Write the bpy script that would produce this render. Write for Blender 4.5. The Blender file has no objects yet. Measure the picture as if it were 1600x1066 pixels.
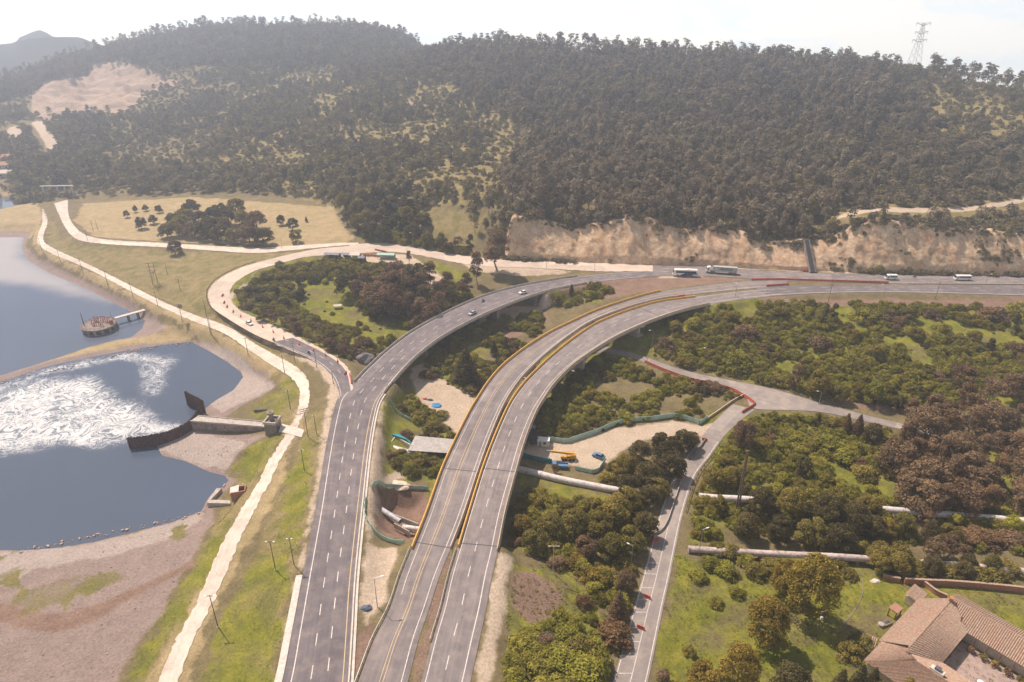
import bpy, bmesh, math, random
import numpy as np
from mathutils import Vector, Matrix
rad = math.radians
scene = bpy.context.scene
COL = scene.collection
# ------------------------------------------------------------------ camera
TH = rad(26.4); FPX = 1067.0; CAMH = 130.0
cam_d = bpy.data.cameras.new('camera'); cam = bpy.data.objects.new('camera', cam_d); COL.objects.link(cam)
cam.location = (0, 0, CAMH); cam.rotation_euler = (rad(90) - TH, 0, 0)
cam_d.sensor_width = 36; cam_d.lens = 36 * FPX / 1600; cam_d.clip_start = 1; cam_d.clip_end = 20000
scene.camera = cam
# ------------------------------------------------------------------ sky, sun, exposure
HORIZON = 16.0; SUN_EL = 55.0; SUN_AZ = -43.0          # degrees, azimuth from +Y towards +X
W = bpy.data.worlds.new('World'); scene.world = W; W.use_nodes = True
nt = W.node_tree; nt.nodes.clear()
wo = nt.nodes.new('ShaderNodeOutputWorld'); bg = nt.nodes.new('ShaderNodeBackground')
sky = nt.nodes.new('ShaderNodeTexSky'); sky.sky_type = 'NISHITA'; sky.sun_disc = False
sky.sun_elevation = rad(SUN_EL); sky.sun_rotation = rad(SUN_AZ); sky.altitude = 2600
sky.air_density = 1.0; sky.dust_density = 2.0; sky.ozone_density = 1.0
bg.inputs['Strength'].default_value = 0.08
# broken cloud that closes up towards the horizon, as a flat cloud layer does from any side; pale blue shows in the gaps
def wn(typ, **kw):
    n = nt.nodes.new(typ)
    for k, v in kw.items():
        if k in n.inputs: n.inputs[k].default_value = v
        else: setattr(n, k, v)
    return n
tc = wn('ShaderNodeTexCoord'); sx = wn('ShaderNodeSeparateXYZ'); nt.links.new(tc.outputs['Generated'], sx.inputs[0])
ab = wn('ShaderNodeMath', operation='ABSOLUTE'); nt.links.new(sx.outputs['Z'], ab.inputs[0])
hzn = wn('ShaderNodeMapRange', interpolation_type='SMOOTHSTEP'); nt.links.new(ab.outputs[0], hzn.inputs['Value'])
for k, v in (('From Min', .02), ('From Max', .30), ('To Min', 1.0), ('To Max', 0.0)): hzn.inputs[k].default_value = v
mp = wn('ShaderNodeMapping'); mp.inputs['Scale'].default_value = (1, 1, 3.2); mp.inputs['Location'].default_value = (0.35, 0.1, 0.2); nt.links.new(tc.outputs['Generated'], mp.inputs['Vector'])
cn = wn('ShaderNodeTexNoise', Scale=3.4, Detail=7, Roughness=.55); nt.links.new(mp.outputs['Vector'], cn.inputs['Vector'])
cr = wn('ShaderNodeMapRange', interpolation_type='SMOOTHSTEP'); nt.links.new(cn.outputs['Fac'], cr.inputs['Value'])
for k, v in (('From Min', .40), ('From Max', .62), ('To Min', 0.0), ('To Max', .75)): cr.inputs[k].default_value = v
cn2 = wn('ShaderNodeTexNoise', Scale=7.0, Detail=6, Roughness=.6, Distortion=.6); nt.links.new(mp.outputs['Vector'], cn2.inputs['Vector'])
bl = wn('ShaderNodeValToRGB'); nt.links.new(cn2.outputs['Fac'], bl.inputs['Fac'])     # cream cloud bank with pale blue gaps
bl.color_ramp.elements[0].position = .42; bl.color_ramp.elements[0].color = (.86, .885, .87, 1); bl.color_ramp.elements[1].position = .54; bl.color_ramp.elements[1].color = (1.0, .93, .80, 1)
bs = wn('ShaderNodeVectorMath', operation='SCALE', Scale=HORIZON); nt.links.new(bl.outputs['Color'], bs.inputs[0])
m1 = wn('ShaderNodeMix', data_type='RGBA'); m1.inputs['B'].default_value = (7.0, 6.6, 6.1, 1); nt.links.new(sky.outputs['Color'], m1.inputs['A']); nt.links.new(cr.outputs['Result'], m1.inputs['Factor'])
m2 = wn('ShaderNodeMix', data_type='RGBA'); nt.links.new(m1.outputs['Result'], m2.inputs['A']); nt.links.new(bs.outputs[0], m2.inputs['B']); nt.links.new(hzn.outputs['Result'], m2.inputs['Factor'])
nt.links.new(m2.outputs['Result'], bg.inputs['Color']); nt.links.new(bg.outputs['Background'], wo.inputs['Surface'])
sun_d = bpy.data.lights.new('sun', 'SUN'); sun_d.energy = 5.0; sun_d.angle = rad(0.6); sun_d.color = (1.0, 0.855, 0.745)
sun = bpy.data.objects.new('sun', sun_d); COL.objects.link(sun)
_e, _a = rad(SUN_EL), rad(SUN_AZ)
SUNV = Vector((math.cos(_e) * math.sin(_a), math.cos(_e) * math.cos(_a), math.sin(_e)))
sun.rotation_euler = SUNV.to_track_quat('Z', 'Y').to_euler(); sun.location = SUNV * 300
vs = scene.view_settings; vs.view_transform = 'Standard'; vs.look = 'None'; vs.gamma = 1; vs.exposure = 0.45; vs.use_curve_mapping = False
cy = scene.cycles; cy.use_denoising = True; cy.max_bounces = 6; cy.transparent_max_bounces = 8; cy.volume_bounces = 1
cy.diffuse_bounces = 3; cy.glossy_bounces = 2; cy.transmission_bounces = 3; cy.caustics_reflective = False; cy.caustics_refractive = False
try: cy.denoiser = 'OPENIMAGEDENOISE'
except Exception: pass
rng = np.random.default_rng(7); random.seed(7)

# ------------------------------------------------------------------ pixel <-> place (tracing the photograph onto the land)
_c, _s = math.cos(TH), math.sin(TH)
def ray(px, py):
    a = (px - 800) / FPX; b = (533 - py) / FPX
    return a, _c + b * _s, -_s + b * _c
def P(px, py, z=0.0):
    d = ray(px, py); t = (z - CAMH) / d[2]
    return Vector((d[0] * t, d[1] * t, z))
def PY(px, py, Y):
    d = ray(px, py); t = Y / d[1]
    return Vector((d[0] * t, Y, CAMH + d[2] * t))
def spline(pts, n):
    """Catmull-Rom through points (list of tuples), resampled to n points evenly by length."""
    p = np.array(pts, float)
    q = np.vstack([2 * p[0] - p[1], p, 2 * p[-1] - p[-2]])
    out = []
    for i in range(1, len(q) - 2):
        t = np.linspace(0, 1, 24, endpoint=False)[:, None]
        a, b, c_, d = q[i - 1], q[i], q[i + 1], q[i + 2]
        out.append(.5 * ((2 * b) + (c_ - a) * t + (2 * a - 5 * b + 4 * c_ - d) * t ** 2 + (-a + 3 * b - 3 * c_ + d) * t ** 3))
    out = np.vstack(out + [p[-1:]])
    L = np.r_[0, np.cumsum(np.linalg.norm(np.diff(out, axis=0), axis=1))]
    s = np.linspace(0, L[-1], n)
    return np.stack([np.interp(s, L, out[:, k]) for k in range(out.shape[1])], 1)
def wline(px_pts, z=0.0, n=60):
    return spline([tuple(P(x, y, z)) for x, y in px_pts], n)
# value noise in numpy
def _h(i, j, k=0):
    v = np.sin(i * 127.1 + j * 311.7 + k * 74.7) * 43758.5453
    return v - np.floor(v)
def vnoise(x, y, k=0):
    xi, yi = np.floor(x), np.floor(y); fx, fy = x - xi, y - yi
    fx = fx * fx * (3 - 2 * fx); fy = fy * fy * (3 - 2 * fy)
    a, b, c_, d = _h(xi, yi, k), _h(xi + 1, yi, k), _h(xi, yi + 1, k), _h(xi + 1, yi + 1, k)
    return (a * (1 - fx) + b * fx) * (1 - fy) + (c_ * (1 - fx) + d * fx) * fy
def fbm(x, y, k=0, o=4):
    r, a = 0, .5
    for i in range(o):
        r = r + a * vnoise(x * 2 ** i + 17.3 * i, y * 2 ** i - 9.1 * i, k + i); a *= .5
    return r / (1 - .5 ** o) - .5
def sdpoly(X, Y, poly):
    """signed distance (positive inside) of points to polygon."""
    p = np.asarray(poly, float)[:, :2]; q = np.roll(p, -1, 0)
    d2 = np.full(X.shape, 1e18); ins = np.zeros(X.shape, bool)
    for (ax, ay), (bx, by) in zip(p, q):
        ex, ey = bx - ax, by - ay; l2 = ex * ex + ey * ey + 1e-12
        t = np.clip(((X - ax) * ex + (Y - ay) * ey) / l2, 0, 1)
        d2 = np.minimum(d2, (X - ax - t * ex) ** 2 + (Y - ay - t * ey) ** 2)
        c1 = (ay > Y) != (by > Y)
        with np.errstate(divide='ignore', invalid='ignore'):
            ins ^= c1 & (X < (bx - ax) * (Y - ay) / (by - ay if by != ay else 1e-12) + ax)
    d = np.sqrt(d2); return np.where(ins, d, -d)
def sd_near(X, Y, poly, m=35.0):
    p = np.asarray(poly, float)
    k = (X > p[:, 0].min() - m) & (X < p[:, 0].max() + m) & (Y > p[:, 1].min() - m) & (Y < p[:, 1].max() + m)
    out = np.full(X.shape, -m)
    if k.any(): out[k] = np.maximum(sdpoly(X[k], Y[k], p), -m)
    return out
def sstep(a, b, x):
    t = np.clip((x - a) / (b - a), 0, 1); return t * t * (3 - 2 * t)

# ------------------------------------------------------------------ object helpers
def link(o, parent=None):
    COL.objects.link(o)
    if parent is not None: o.parent = parent
    return o
def tag(o, label=None, cat=None, group=None, kind=None):
    if label: o['label'] = label
    if cat: o['category'] = cat
    if group: o['group'] = group
    if kind: o['kind'] = kind
    return o
def empty(name, loc=(0, 0, 0), rz=0.0, label=None, cat=None, group=None):
    o = bpy.data.objects.new(name, None); COL.objects.link(o); o.location = loc; o.rotation_euler = (0, 0, rz)
    o.empty_display_size = .5
    return tag(o, label, cat, group)
def mesh_np(name, v, f, mats, smooth=False):
    me = bpy.data.meshes.new(name)
    v = np.asarray(v, np.float32); f = np.asarray(f, np.int32); n = f.shape[1]
    me.vertices.add(len(v)); me.vertices.foreach_set('co', v.ravel())
    me.loops.add(f.size); me.loops.foreach_set('vertex_index', f.ravel())
    me.polygons.add(len(f)); me.polygons.foreach_set('loop_start', np.arange(0, f.size, n, dtype=np.int32))
    if smooth: me.polygons.foreach_set('use_smooth', np.ones(len(f), bool))
    me.update(calc_edges=True)
    for m in (mats if isinstance(mats, (list, tuple)) else [mats]): me.materials.append(m)
    return me
class MB:
    """collects simple solids, then builds ONE mesh object"""
    def __init__(s): s.v = []; s.f = []; s.m = []
    def add(s, vs, fs, mi=0):
        b = len(s.v); s.v += [tuple(v) for v in vs]; s.f += [tuple(i + b for i in f) for f in fs]; s.m += [mi] * len(fs); return s
    def box(s, c, d, rz=0.0, mi=0, taper=1.0, rot=None):
        cx, cy_, cz = c; hx, hy, hz = d[0] / 2, d[1] / 2, d[2] / 2; vs = []
        for z in (-1, 1):
            k = taper if z > 0 else 1
            for x, y in ((-1, -1), (1, -1), (1, 1), (-1, 1)): vs.append(Vector((x * hx * k, y * hy * k, z * hz)))
        M = rot if rot is not None else Matrix.Rotation(rz, 3, 'Z')
        vs = [M @ v + Vector(c) for v in vs]
        return s.add(vs, [(3, 2, 1, 0), (4, 5, 6, 7), (0, 1, 5, 4), (1, 2, 6, 5), (2, 3, 7, 6), (3, 0, 4, 7)], mi)
    def bar(s, a, b, w, h=None, mi=0):
        a, b = Vector(a), Vector(b); d = b - a; L = d.length
        if L < 1e-6: return s
        return s.box((a + b) / 2, (w, h or w, L), mi=mi, rot=d.to_track_quat('Z', 'Y').to_matrix())
    def tube(s, a, b, r0, r1=None, n=8, mi=0, caps=True):
        a, b = Vector(a), Vector(b); r1 = r0 if r1 is None else r1; M = (b - a).to_track_quat('Z', 'Y').to_matrix()
        vs = [a + M @ Vector((r0 * math.cos(2 * math.pi * i / n), r0 * math.sin(2 * math.pi * i / n), 0)) for i in range(n)]
        vs += [b + M @ Vector((r1 * math.cos(2 * math.pi * i / n), r1 * math.sin(2 * math.pi * i / n), 0)) for i in range(n)]
        fs = [(i, (i + 1) % n, n + (i + 1) % n, n + i) for i in range(n)]
        if caps: fs += [tuple(range(n))[::-1], tuple(range(n, 2 * n))]
        return s.add(vs, fs, mi)
    def prism(s, prof, y0, y1, mi=0, tf=None):
        """profile in XZ (ccw) extruded along Y"""
        n = len(prof); vs = [Vector((x, y0, z)) for x, z in prof] + [Vector((x, y1, z)) for x, z in prof]
        if tf: vs = [tf(v) for v in vs]
        fs = [tuple(range(n)), tuple(range(n, 2 * n))[::-1]] + [(i, n + i, n + (i + 1) % n, (i + 1) % n) for i in range(n)]
        return s.add(vs, fs, mi)
    def lathe(s, prof, c=(0, 0, 0), n=16, mi=0):
        vs = []; fs = []; k = len(prof)
        for i in range(n):
            a = 2 * math.pi * i / n
            vs += [(c[0] + r * math.cos(a), c[1] + r * math.sin(a), c[2] + z) for r, z in prof]
        for i in range(n):
            j = (i + 1) % n
            fs += [(i * k + q, j * k + q, j * k + q + 1, i * k + q + 1) for q in range(k - 1)]
        return s.add(vs, fs, mi)
    def mesh(s, name, mats, smooth=False):
        me = bpy.data.meshes.new(name); me.from_pydata([tuple(v) for v in s.v], [], s.f)
        mats = mats if isinstance(mats, (list, tuple)) else [mats]
        for m in mats: me.materials.append(m)
        if len(mats) > 1: me.polygons.foreach_set('material_index', s.m)
        if smooth: me.polygons.foreach_set('use_smooth', [True] * len(me.polygons))
        me.update(); return me
    def build(s, name, mats, parent=None, smooth=False):
        o = bpy.data.objects.new(name, s.mesh(name, mats, smooth)); return link(o, parent)
def copy_tree(o, parent=None, label=None):
    c = o.copy(); COL.objects.link(c); c.parent = parent
    for ch in list(o.children): copy_tree(ch, c)
    if label: c['label'] = label
    return c

# ------------------------------------------------------------------ materials
MT = {}
def newmat(name):
    m = bpy.data.materials.new(name); m.use_nodes = True; t = m.node_tree; t.nodes.clear()
    out = t.nodes.new('ShaderNodeOutputMaterial'); b = t.nodes.new('ShaderNodeBsdfPrincipled')
    t.links.new(b.outputs['BSDF'], out.inputs['Surface']); MT[name] = m
    return m, t, b
def N(t, typ, **kw):
    n = t.nodes.new(typ)
    for k, v in kw.items():
        if k in n.inputs: n.inputs[k].default_value = v
        else: setattr(n, k, v)
    return n
def noise_node(t, vec, scale, detail=5, rough=.55, dist=0.0):
    n = N(t, 'ShaderNodeTexNoise', Scale=scale, Detail=detail, Roughness=rough, Distortion=dist)
    if vec is not None: t.links.new(vec, n.inputs['Vector'])
    return n.outputs['Fac']
def ramp(t, fac, stops):
    r = t.nodes.new('ShaderNodeValToRGB'); e = r.color_ramp.elements
    while len(e) < len(stops): e.new(.5)
    for q, (p, c_) in zip(e, stops): q.position = p; q.color = (*c_, 1)
    t.links.new(fac, r.inputs['Fac']); return r.outputs['Color']
def mixc(t, fac, a, b, mode='MIX'):
    m = t.nodes.new('ShaderNodeMix'); m.data_type = 'RGBA'; m.blend_type = mode
    for s_, v in (('Factor', fac), ('A', a), ('B', b)):
        if hasattr(v, 'is_linked') or hasattr(v, 'links'): t.links.new(v, m.inputs[s_])
        elif s_ == 'Factor': m.inputs[s_].default_value = v
        else: m.inputs[s_].default_value = (*v, 1) if len(v) == 3 else v
    return m.outputs['Result']
def math_n(t, op, a, b=None, clamp=False):
    m = t.nodes.new('ShaderNodeMath'); m.operation = op; m.use_clamp = clamp
    for i, v in enumerate((a, b)):
        if v is None: continue
        if hasattr(v, 'links'): t.links.new(v, m.inputs[i])
        else: m.inputs[i].default_value = v
    return m.outputs[0]
def bump(t, b, h, strength=.3, dist=.1):
    n = N(t, 'ShaderNodeBump', Strength=strength, Distance=dist); t.links.new(h, n.inputs['Height']); t.links.new(n.outputs['Normal'], b.inputs['Normal'])
def simple(name, col, rough=.75, var=.25, scale=1.5, metal=0.0, bumps=0.0, coord='Object', dirt=None):
    m, t, b = newmat(name); tcn = t.nodes.new('ShaderNodeTexCoord'); v = tcn.outputs[coord]
    f = noise_node(t, v, scale, 6, .6)
    lo = tuple(c_ * (1 - var) for c_ in col); hi = tuple(min(1, c_ * (1 + var)) for c_ in col)
    c_ = ramp(t, f, [(.3, lo), (.7, hi)])
    if dirt:
        f2 = noise_node(t, v, scale * 2.7, 4, .7); k = math_n(t, 'MULTIPLY', math_n(t, 'SUBTRACT', f2, .5, True), 5.0, True)
        c_ = mixc(t, k, c_, dirt)
    t.links.new(c_, b.inputs['Base Color']); b.inputs['Roughness'].default_value = rough; b.inputs['Metallic'].default_value = metal
    b.inputs['Specular IOR Level'].default_value = .3
    if bumps: bump(t, b, f, bumps, .15)
    return m
# ------------------------------------------------------------------ the land
WZ = -9.0                                  # water level
def tps(pts, vals, lam=1e-3):
    p = np.array(pts) / 100; n = len(p)
    r2 = ((p[:, None] - p[None]) ** 2).sum(-1); K = np.where(r2 > 0, r2 * np.log(r2 + 1e-12), 0) * .5
    A = np.zeros((n + 3, n + 3)); A[:n, :n] = K + lam * np.eye(n); A[:n, n] = 1; A[:n, n + 1:] = p; A[n, :n] = 1; A[n + 1:, :n] = p.T
    w = np.linalg.solve(A, np.r_[vals, 0, 0, 0])
    def ev(X, Y):
        sh = X.shape; q = np.stack([X.ravel(), Y.ravel()], 1) / 100; out = np.empty(len(q))
        for i in range(0, len(q), 40000):
            s = q[i:i + 40000]; r2 = ((s[:, None, :] - p[None]) ** 2).sum(-1)
            out[i:i + 40000] = (.5 * r2 * np.log(r2 + 1e-12)) @ w[:n] + w[n] + s @ w[n + 1:]
        return out.reshape(sh)
    return ev
FLOOR = [(495,1060,-.3),(530,900,-.3),(545,750,-.3),(560,640,-.3),(600,1060,-.5),(650,920,-.5),(700,1060,-.5),(735,920,-.5),(690,870,-2),(560,1000,-1),(590,900,-1.5),
 (650,640,-9),(620,700,-7),(605,800,-5),(630,790,-9),(690,700,-9.5),(720,600,-10),(640,600,-8),(760,540,-10),(800,500,-9),(700,540,-9),(850,480,-7),(900,470,-4.5),(950,455,-2),(585,660,-3),
 (780,700,-10),(830,640,-10.5),(900,560,-10.5),(960,540,-9),(1000,520,-7.5),(900,690,-10.5),(1000,665,-10.5),(720,760,-9),(760,800,-9.5),(1040,490,-4),
 (1100,490,-3),(1200,478,-2),(1300,475,-2),(1450,475,-2),(1580,480,-2),(1100,530,-7),(1250,540,-7),(1400,540,-6),(1550,540,-6),(1150,590,-10),(1300,610,-10),(1450,620,-10),(1590,600,-9),
 (1150,640,-10.5),(1100,700,-10.5),(1050,800,-10.5),(1020,900,-10.5),(990,1000,-10.5),(970,1060,-10.5),
 (1250,700,-12),(1400,700,-12),(1550,700,-12),(1200,800,-13),(1400,850,-12),(1590,850,-12),(1150,950,-11),(1300,950,-11),(1450,950,-10.5),(1590,950,-10.5),(1200,1050,-11),(1400,1060,-10.5),(1590,1060,-10.5),(1750,1000,-10.5),(1750,800,-12),(1750,600,-9),
 (850,850,-9),(900,780,-10),(850,950,-5),(900,1050,-5),(805,900,-2),(790,1050,-1),(950,950,-9.5),(930,880,-10),
 (262,1060,-3),(325,925,-3),(385,800,-3),(440,690,-3),(475,620,-3),(440,570,-3),(350,515,-3),(250,475,-3),(150,423,-3),(80,392,-3),(65,360,-3),(70,330,-3),
 (430,1060,-1),(470,900,-1),(500,750,-1),(520,620,-1),(380,1000,-2.5),(430,850,-2.3),(470,700,-2),
 (250,420,-2.5),(200,400,-2),(330,420,-1),(300,450,-2),(150,385,-1.5),(400,400,0),(300,400,-1),(330,470,-.6),(400,515,-.6),(480,550,-.4),(530,590,-.2),
 (430,440,-3),(480,480,-6),(540,500,-7),(600,490,-6),(560,440,-3),(640,450,-3),(700,440,-2),(450,500,-4),(500,530,-4),(560,550,-4),(620,520,-6),(580,410,-.5),(760,430,-1),(800,425,-1),
 (100,900,-7.5),(50,870,-8),(100,1000,-5.5),(20,1060,-5),(200,950,-5.5),(220,1050,-4),(200,860,-8),(-150,900,-7),(-150,1050,-5),
 (100,565,-6.5),(50,582,-6.5),(0,598,-6.5),(200,538,-6),(260,520,-4.5),(400,590,-6),(400,620,-6.5),(350,650,-7.5),(300,700,-8.2),(380,690,-7),(400,740,-5),(-150,500,-6.5),(-200,640,-6.5),
 (0,345,-4.5),(30,345,-4.5),(100,345,-2),(250,330,0),(250,360,-.5),(450,330,2),(480,360,1),(400,350,1),(520,350,1.5),(600,360,2),(700,375,1.5),(140,315,-2),
 (1600,445,0),(1400,445,0),(1200,440,0),(1050,420,0),(900,412,0),(750,405,0),(600,385,0),(1600,428,.1),(1300,424,0),(1750,445,0)]
fp = [P(x, y, z) for x, y, z in FLOOR]
fl_xy = [(p.x, p.y) for p in fp] + [(-500, 480), (-300, 640), (0, 640), (400, 640), (600, 500), (-100, 40), (100, 40), (0, 40), (250, 60), (-250, 60)]
fl_z = [p.z for p in fp] + [-6, 0, 4, 4, 3, -2, -10, -3, -10, -5]
floorZ = tps(fl_xy, fl_z)
# the rock cutting: foot line and crest line
FOOT = [(-260,322),(0,320),(140,308),(300,308),(480,318),(560,345),(650,372),(740,395),(790,404),(900,409),(1000,412.5),(1100,415),(1200,420.5),(1300,424),(1400,426.5),(1500,428),(1600,430),(1700,432),(1850,435)]
fw = np.array([tuple(P(x, y, 0))[:2] for x, y in FOOT])
def footY(X): return np.interp(X, fw[:, 0], fw[:, 1])
CREST = [(790,380),(800,345),(820,338),(850,343),(875,350),(900,354),(925,352),(950,350),(987,341),(1025,343),(1050,350),(1075,357),(1125,358),(1175,369),(1200,373),(1260,377),(1300,373),(1330,356),(1365,343),(1407,346),(1450,350),(1500,358),(1550,362),(1600,368),(1700,375),(1850,380)]
crest_w = []
for x, y in CREST:
    Y = float(footY(P(x, 415, 0).x)) + 15.0 * min(1, max(.2, (x - 785) / 40))
    crest_w.append(PY(x, y, Y))
HILL = [(1600,148,620),(1430,114,700),(1300,102,730),(1200,97,750),(1100,93,770),(1000,88,800),(900,83,820),(800,80,850),(700,80,900),
 (650,70,1150),(600,56,1180),(500,43,1200),(400,43,1200),(300,50,1200),(200,68,1150),(120,90,1100),(60,112,1050),(0,132,1000),(-150,170,950),(1750,190,600),(1900,230,560),
 (600,110,960),(500,110,930),(400,110,960),(500,200,660),(600,200,640),(700,200,620),(500,280,510),(600,290,470),(700,320,420),(800,200,600),(800,280,455),(900,250,500),(1000,200,580),(1050,270,460),
 (1200,200,560),(1200,300,430),(1350,220,510),(1500,200,500),(1500,300,415),(1590,250,440),(1400,300,420),(200,150,900),(100,200,760),(200,250,640),(100,250,636),(0,250,640),(300,250,610),(400,250,580),(400,150,850),(300,150,870),(0,200,760),(-150,260,620),(300,200,740)]
hxy, hz = [], []
for x, y, Y in HILL:
    p = PY(x, y, Y); hxy.append((p.x, p.y)); hz.append(p.z)
for (x, y, Y) in HILL[:21]:
    p = PY(x, y, Y); hxy.append((p.x * 1.3, p.y * 1.3)); hz.append(p.z - 45)
    hxy.append((p.x * 1.7, p.y * 1.7)); hz.append(p.z - 90)
for p in crest_w[2:]: hxy.append((p.x, p.y)); hz.append(p.z)
for x, y in FOOT[:9]:
    p = P(x, y, 0); zz = float(floorZ(np.array([p.x]), np.array([p.y]))[0]); hxy.append((p.x, p.y)); hz.append(zz)
    hxy.append((p.x * .94, p.y * .94)); hz.append(float(floorZ(np.array([p.x * .94]), np.array([p.y * .94]))[0]))
hillZ = tps(hxy, hz, 3e-3)

# ---- outlines traced from the photograph
LAKE = [(-420,372),(-100,372),(0,371),(37,371),(34,388),(44,407),(80,428),(130,449),(160,463),(190,477),(215,488),(228,500),(222,514),(206,527),(176,533),(138,543),(100,556),(50,572),(0,587),(-100,620),(-300,690),(-420,600)]
POND = [(-60,614),(0,597),(75,572),(126,561),(201,547),(226,543),(276,536),(302,534),(327,549),(357,565),(377,580),(380,590),(365,610),(339,625),(324,636),(312,650),(296,668),(272,683),(245,697),(254,712),(289,720),(327,737),(352,743),(358,751),(349,761),(332,771),(323,783),(316,799),(270,816),(212,831),(150,847),(87,857),(32,861),(0,860),(-150,866),(-320,800),(-320,690)]
RESERV = [(-420,352),(-100,338),(0,330),(34,323),(75,315),(150,305),(150,298),(60,303),(0,309),(-100,322),(-420,330)]
lake_w = [tuple(P(x, y, WZ))[:2] for x, y in LAKE]
pond_w = [tuple(P(x, y, WZ))[:2] for x, y in POND]
res_w = [tuple(P(x, y, WZ + .5))[:2] for x, y in RESERV]

# ---- road edges (left side, right side) in the photograph
L_L = [(422,1120),(441,1066),(457,985),(473,900),(492,800),(509,700),(522,640),(531,618),(553,597),(573,576),(600,551),(625,531),(651,513.5),(695,489.5),(735,471),(769,458.5),(811,447.5),(853,439.5),(900,432.5),(950,427),(1000,424),(1028,423.5)]
L_R = [(540,1120),(546,1066),(551,985),(556,900),(566,800),(577,700),(588,640),(599,617),(612,600),(627,582),(651,557.5),(676,537.5),(701,521),(735,502.5),(769,486.5),(811,469.5),(853,456),(890,448),(925,442),(960,437.5),(1000,434),(1032,432.5)]
M_L = [(537,1120),(559,1066),(584,1000),(609,950),(626,900),(646,850),(666,800),(690,733),(713,683),(734,642),(748,619),(762,598),(781,575.5),(803,556.5),(828,538.5),(860,519),(894,502.5),(927.5,487),(961,475),(995,464.5),(1029,456),(1075,449.5),(1125,443.5),(1175,438.5),(1230,437)]
M_R = [(620,1120),(637,1066),(654,1000),(671,950),(687,900),(707,850),(726,800),(748,733),(766,683),(783,642),(797,616),(814,592),(832,573),(855,552),(889,525.5),(922,504),(957,489),(992,477.5),(1027,468.5),(1055,464),(1083,460),(1110,457),(1145,453.5),(1185,450),(1230,447)]
R_L = [(642,1120),(658,1066),(675,1000),(690,950),(702,900),(717,850),(732,800),(753,733),(772,683),(790,642),(803,619),(820,597),(837,579.5),(860,558),(894,530.5),(927.5,508),(961,493),(995,481),(1029,472),(1060,467.5),(1088,464),(1125,459),(1175,453.5),(1230,449.5)]
R_R = [(722,1120),(735,1066),(749,1000),(760,950),(769,900),(778,860),(790,800),(806,740),(821,688),(838,645),(853,620),(868,599),(894,573),(927.5,549),(961,528.5),(995,512),(1029,498),(1071,484.5),(1112,475.5),(1150,469.5),(1175,466.5),(1200,463.5),(1225,461.5),(1250,460)]
FAR_T = [(1020,414.5),(1100,417),(1200,423.5),(1300,427.5),(1400,430),(1500,431),(1600,432),(1750,434)]
FAR_B = [(1020,431),(1100,431.5),(1180,436),(1230,439),(1300,441),(1400,443),(1500,443.5),(1600,444),(1750,445)]
NEAR_T = [(1180,450),(1240,446.5),(1300,445.5),(1400,445),(1500,445.5),(1600,446),(1750,447)]
NEAR_B = [(1200,463),(1250,460),(1300,458),(1380,457),(1450,458),(1530,460),(1600,462),(1750,466)]
OLD_T = [(545,383),(575,380),(600,380),(650,388),(700,396),(750,403),(800,407),(900,409.5),(960,412),(1020,414.5)]
OLD_B = [(545,394),(580,394.5),(610,393.5),(650,398),(712,410),(762,416.5),(800,417.5),(880,421),(940,424),(1020,424)]
SL_L = [(575,381),(550,384),(500,388.5),(450,398),(400,411),(370,421),(342,436),(328,450),(325,463),(332,481),(355,498),(397,523),(433,539),(475,556),(500,570.5),(518,588),(527,607),(530,622)]
SL_R = [(590,394),(560,396),(507,399),(475,402),(437,412),(400,422.5),(375,436),(361,450),(360,466),(372,483),(400,497),(437,513),(475,531),(510,549.5),(536,567),(547,582),(550,597),(552,608)]
SIDE_L = [(935,1120),(957,1066),(973,1010),(990,950),(1003,905),(1018,850),(1032,800),(1052,745),(1075,710),(1098,680),(1120,655),(1145,632)]
SIDE_R = [(997,1120),(1012,1066),(1024,1010),(1036,950),(1046,905),(1057,850),(1068,800),(1086,745),(1110,712),(1133,680),(1160,655),(1180,640)]
SB_T = [(930,537),(960,545),(990,552),(1020,562),(1060,576),(1100,586),(1150,596),(1200,606),(1250,620),(1290,632),(1340,645),(1400,660),(1480,676)]
SB_B = [(930,551),(960,554),(990,560),(1010,568),(1050,583),(1095,596),(1140,606),(1165,620),(1178,638),(1240,641),(1290,645),(1340,656),(1395,668),(1480,688)]
TR_L = [(225,1120),(246,1066),(275,1000),(303,950),(325,900),(347,850),(375,800),(403,755),(420,720),(444,683),(460,655),(467,632),(467,607),(453,589),(430,574),(395,551),(350,521),(295,499),(250,478.5),(200,453),(150,426.5),(112,409),(80,396),(60,381),(60,364),(66,348),(66,326)]
TR_R = [(258,1120),(277,1066),(302,1000),(328,950),(351,900),(372,850),(396,800),(420,755),(437,720),(459,683),(470,655),(482,632),(483,607),(478,589),(457,570),(405,541),(355,510),(300,490.5),(252,470),(203,445.5),(153,420.5),(115,402.5),(87,390),(69,378),(69,364),(74,348),(73,326)]
T2_L = [(84,318),(92,335),(100,352),(112,368),(130,377),(175,382),(250,386),(325,391),(400,395.5),(450,391.5),(525,384.5),(560,382)]
T2_R = [(106,312),(107,335),(114,350),(125,362),(142,370),(178,375.5),(250,379.5),(325,384),(400,387.5),(450,384.5),(525,380),(560,379)]
def edge(px, z): return [tuple(P(x, y, z))[:2] for x, y in px]
def poly2(a, b, z): return edge(a, z) + edge(b, z)[::-1]
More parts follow.
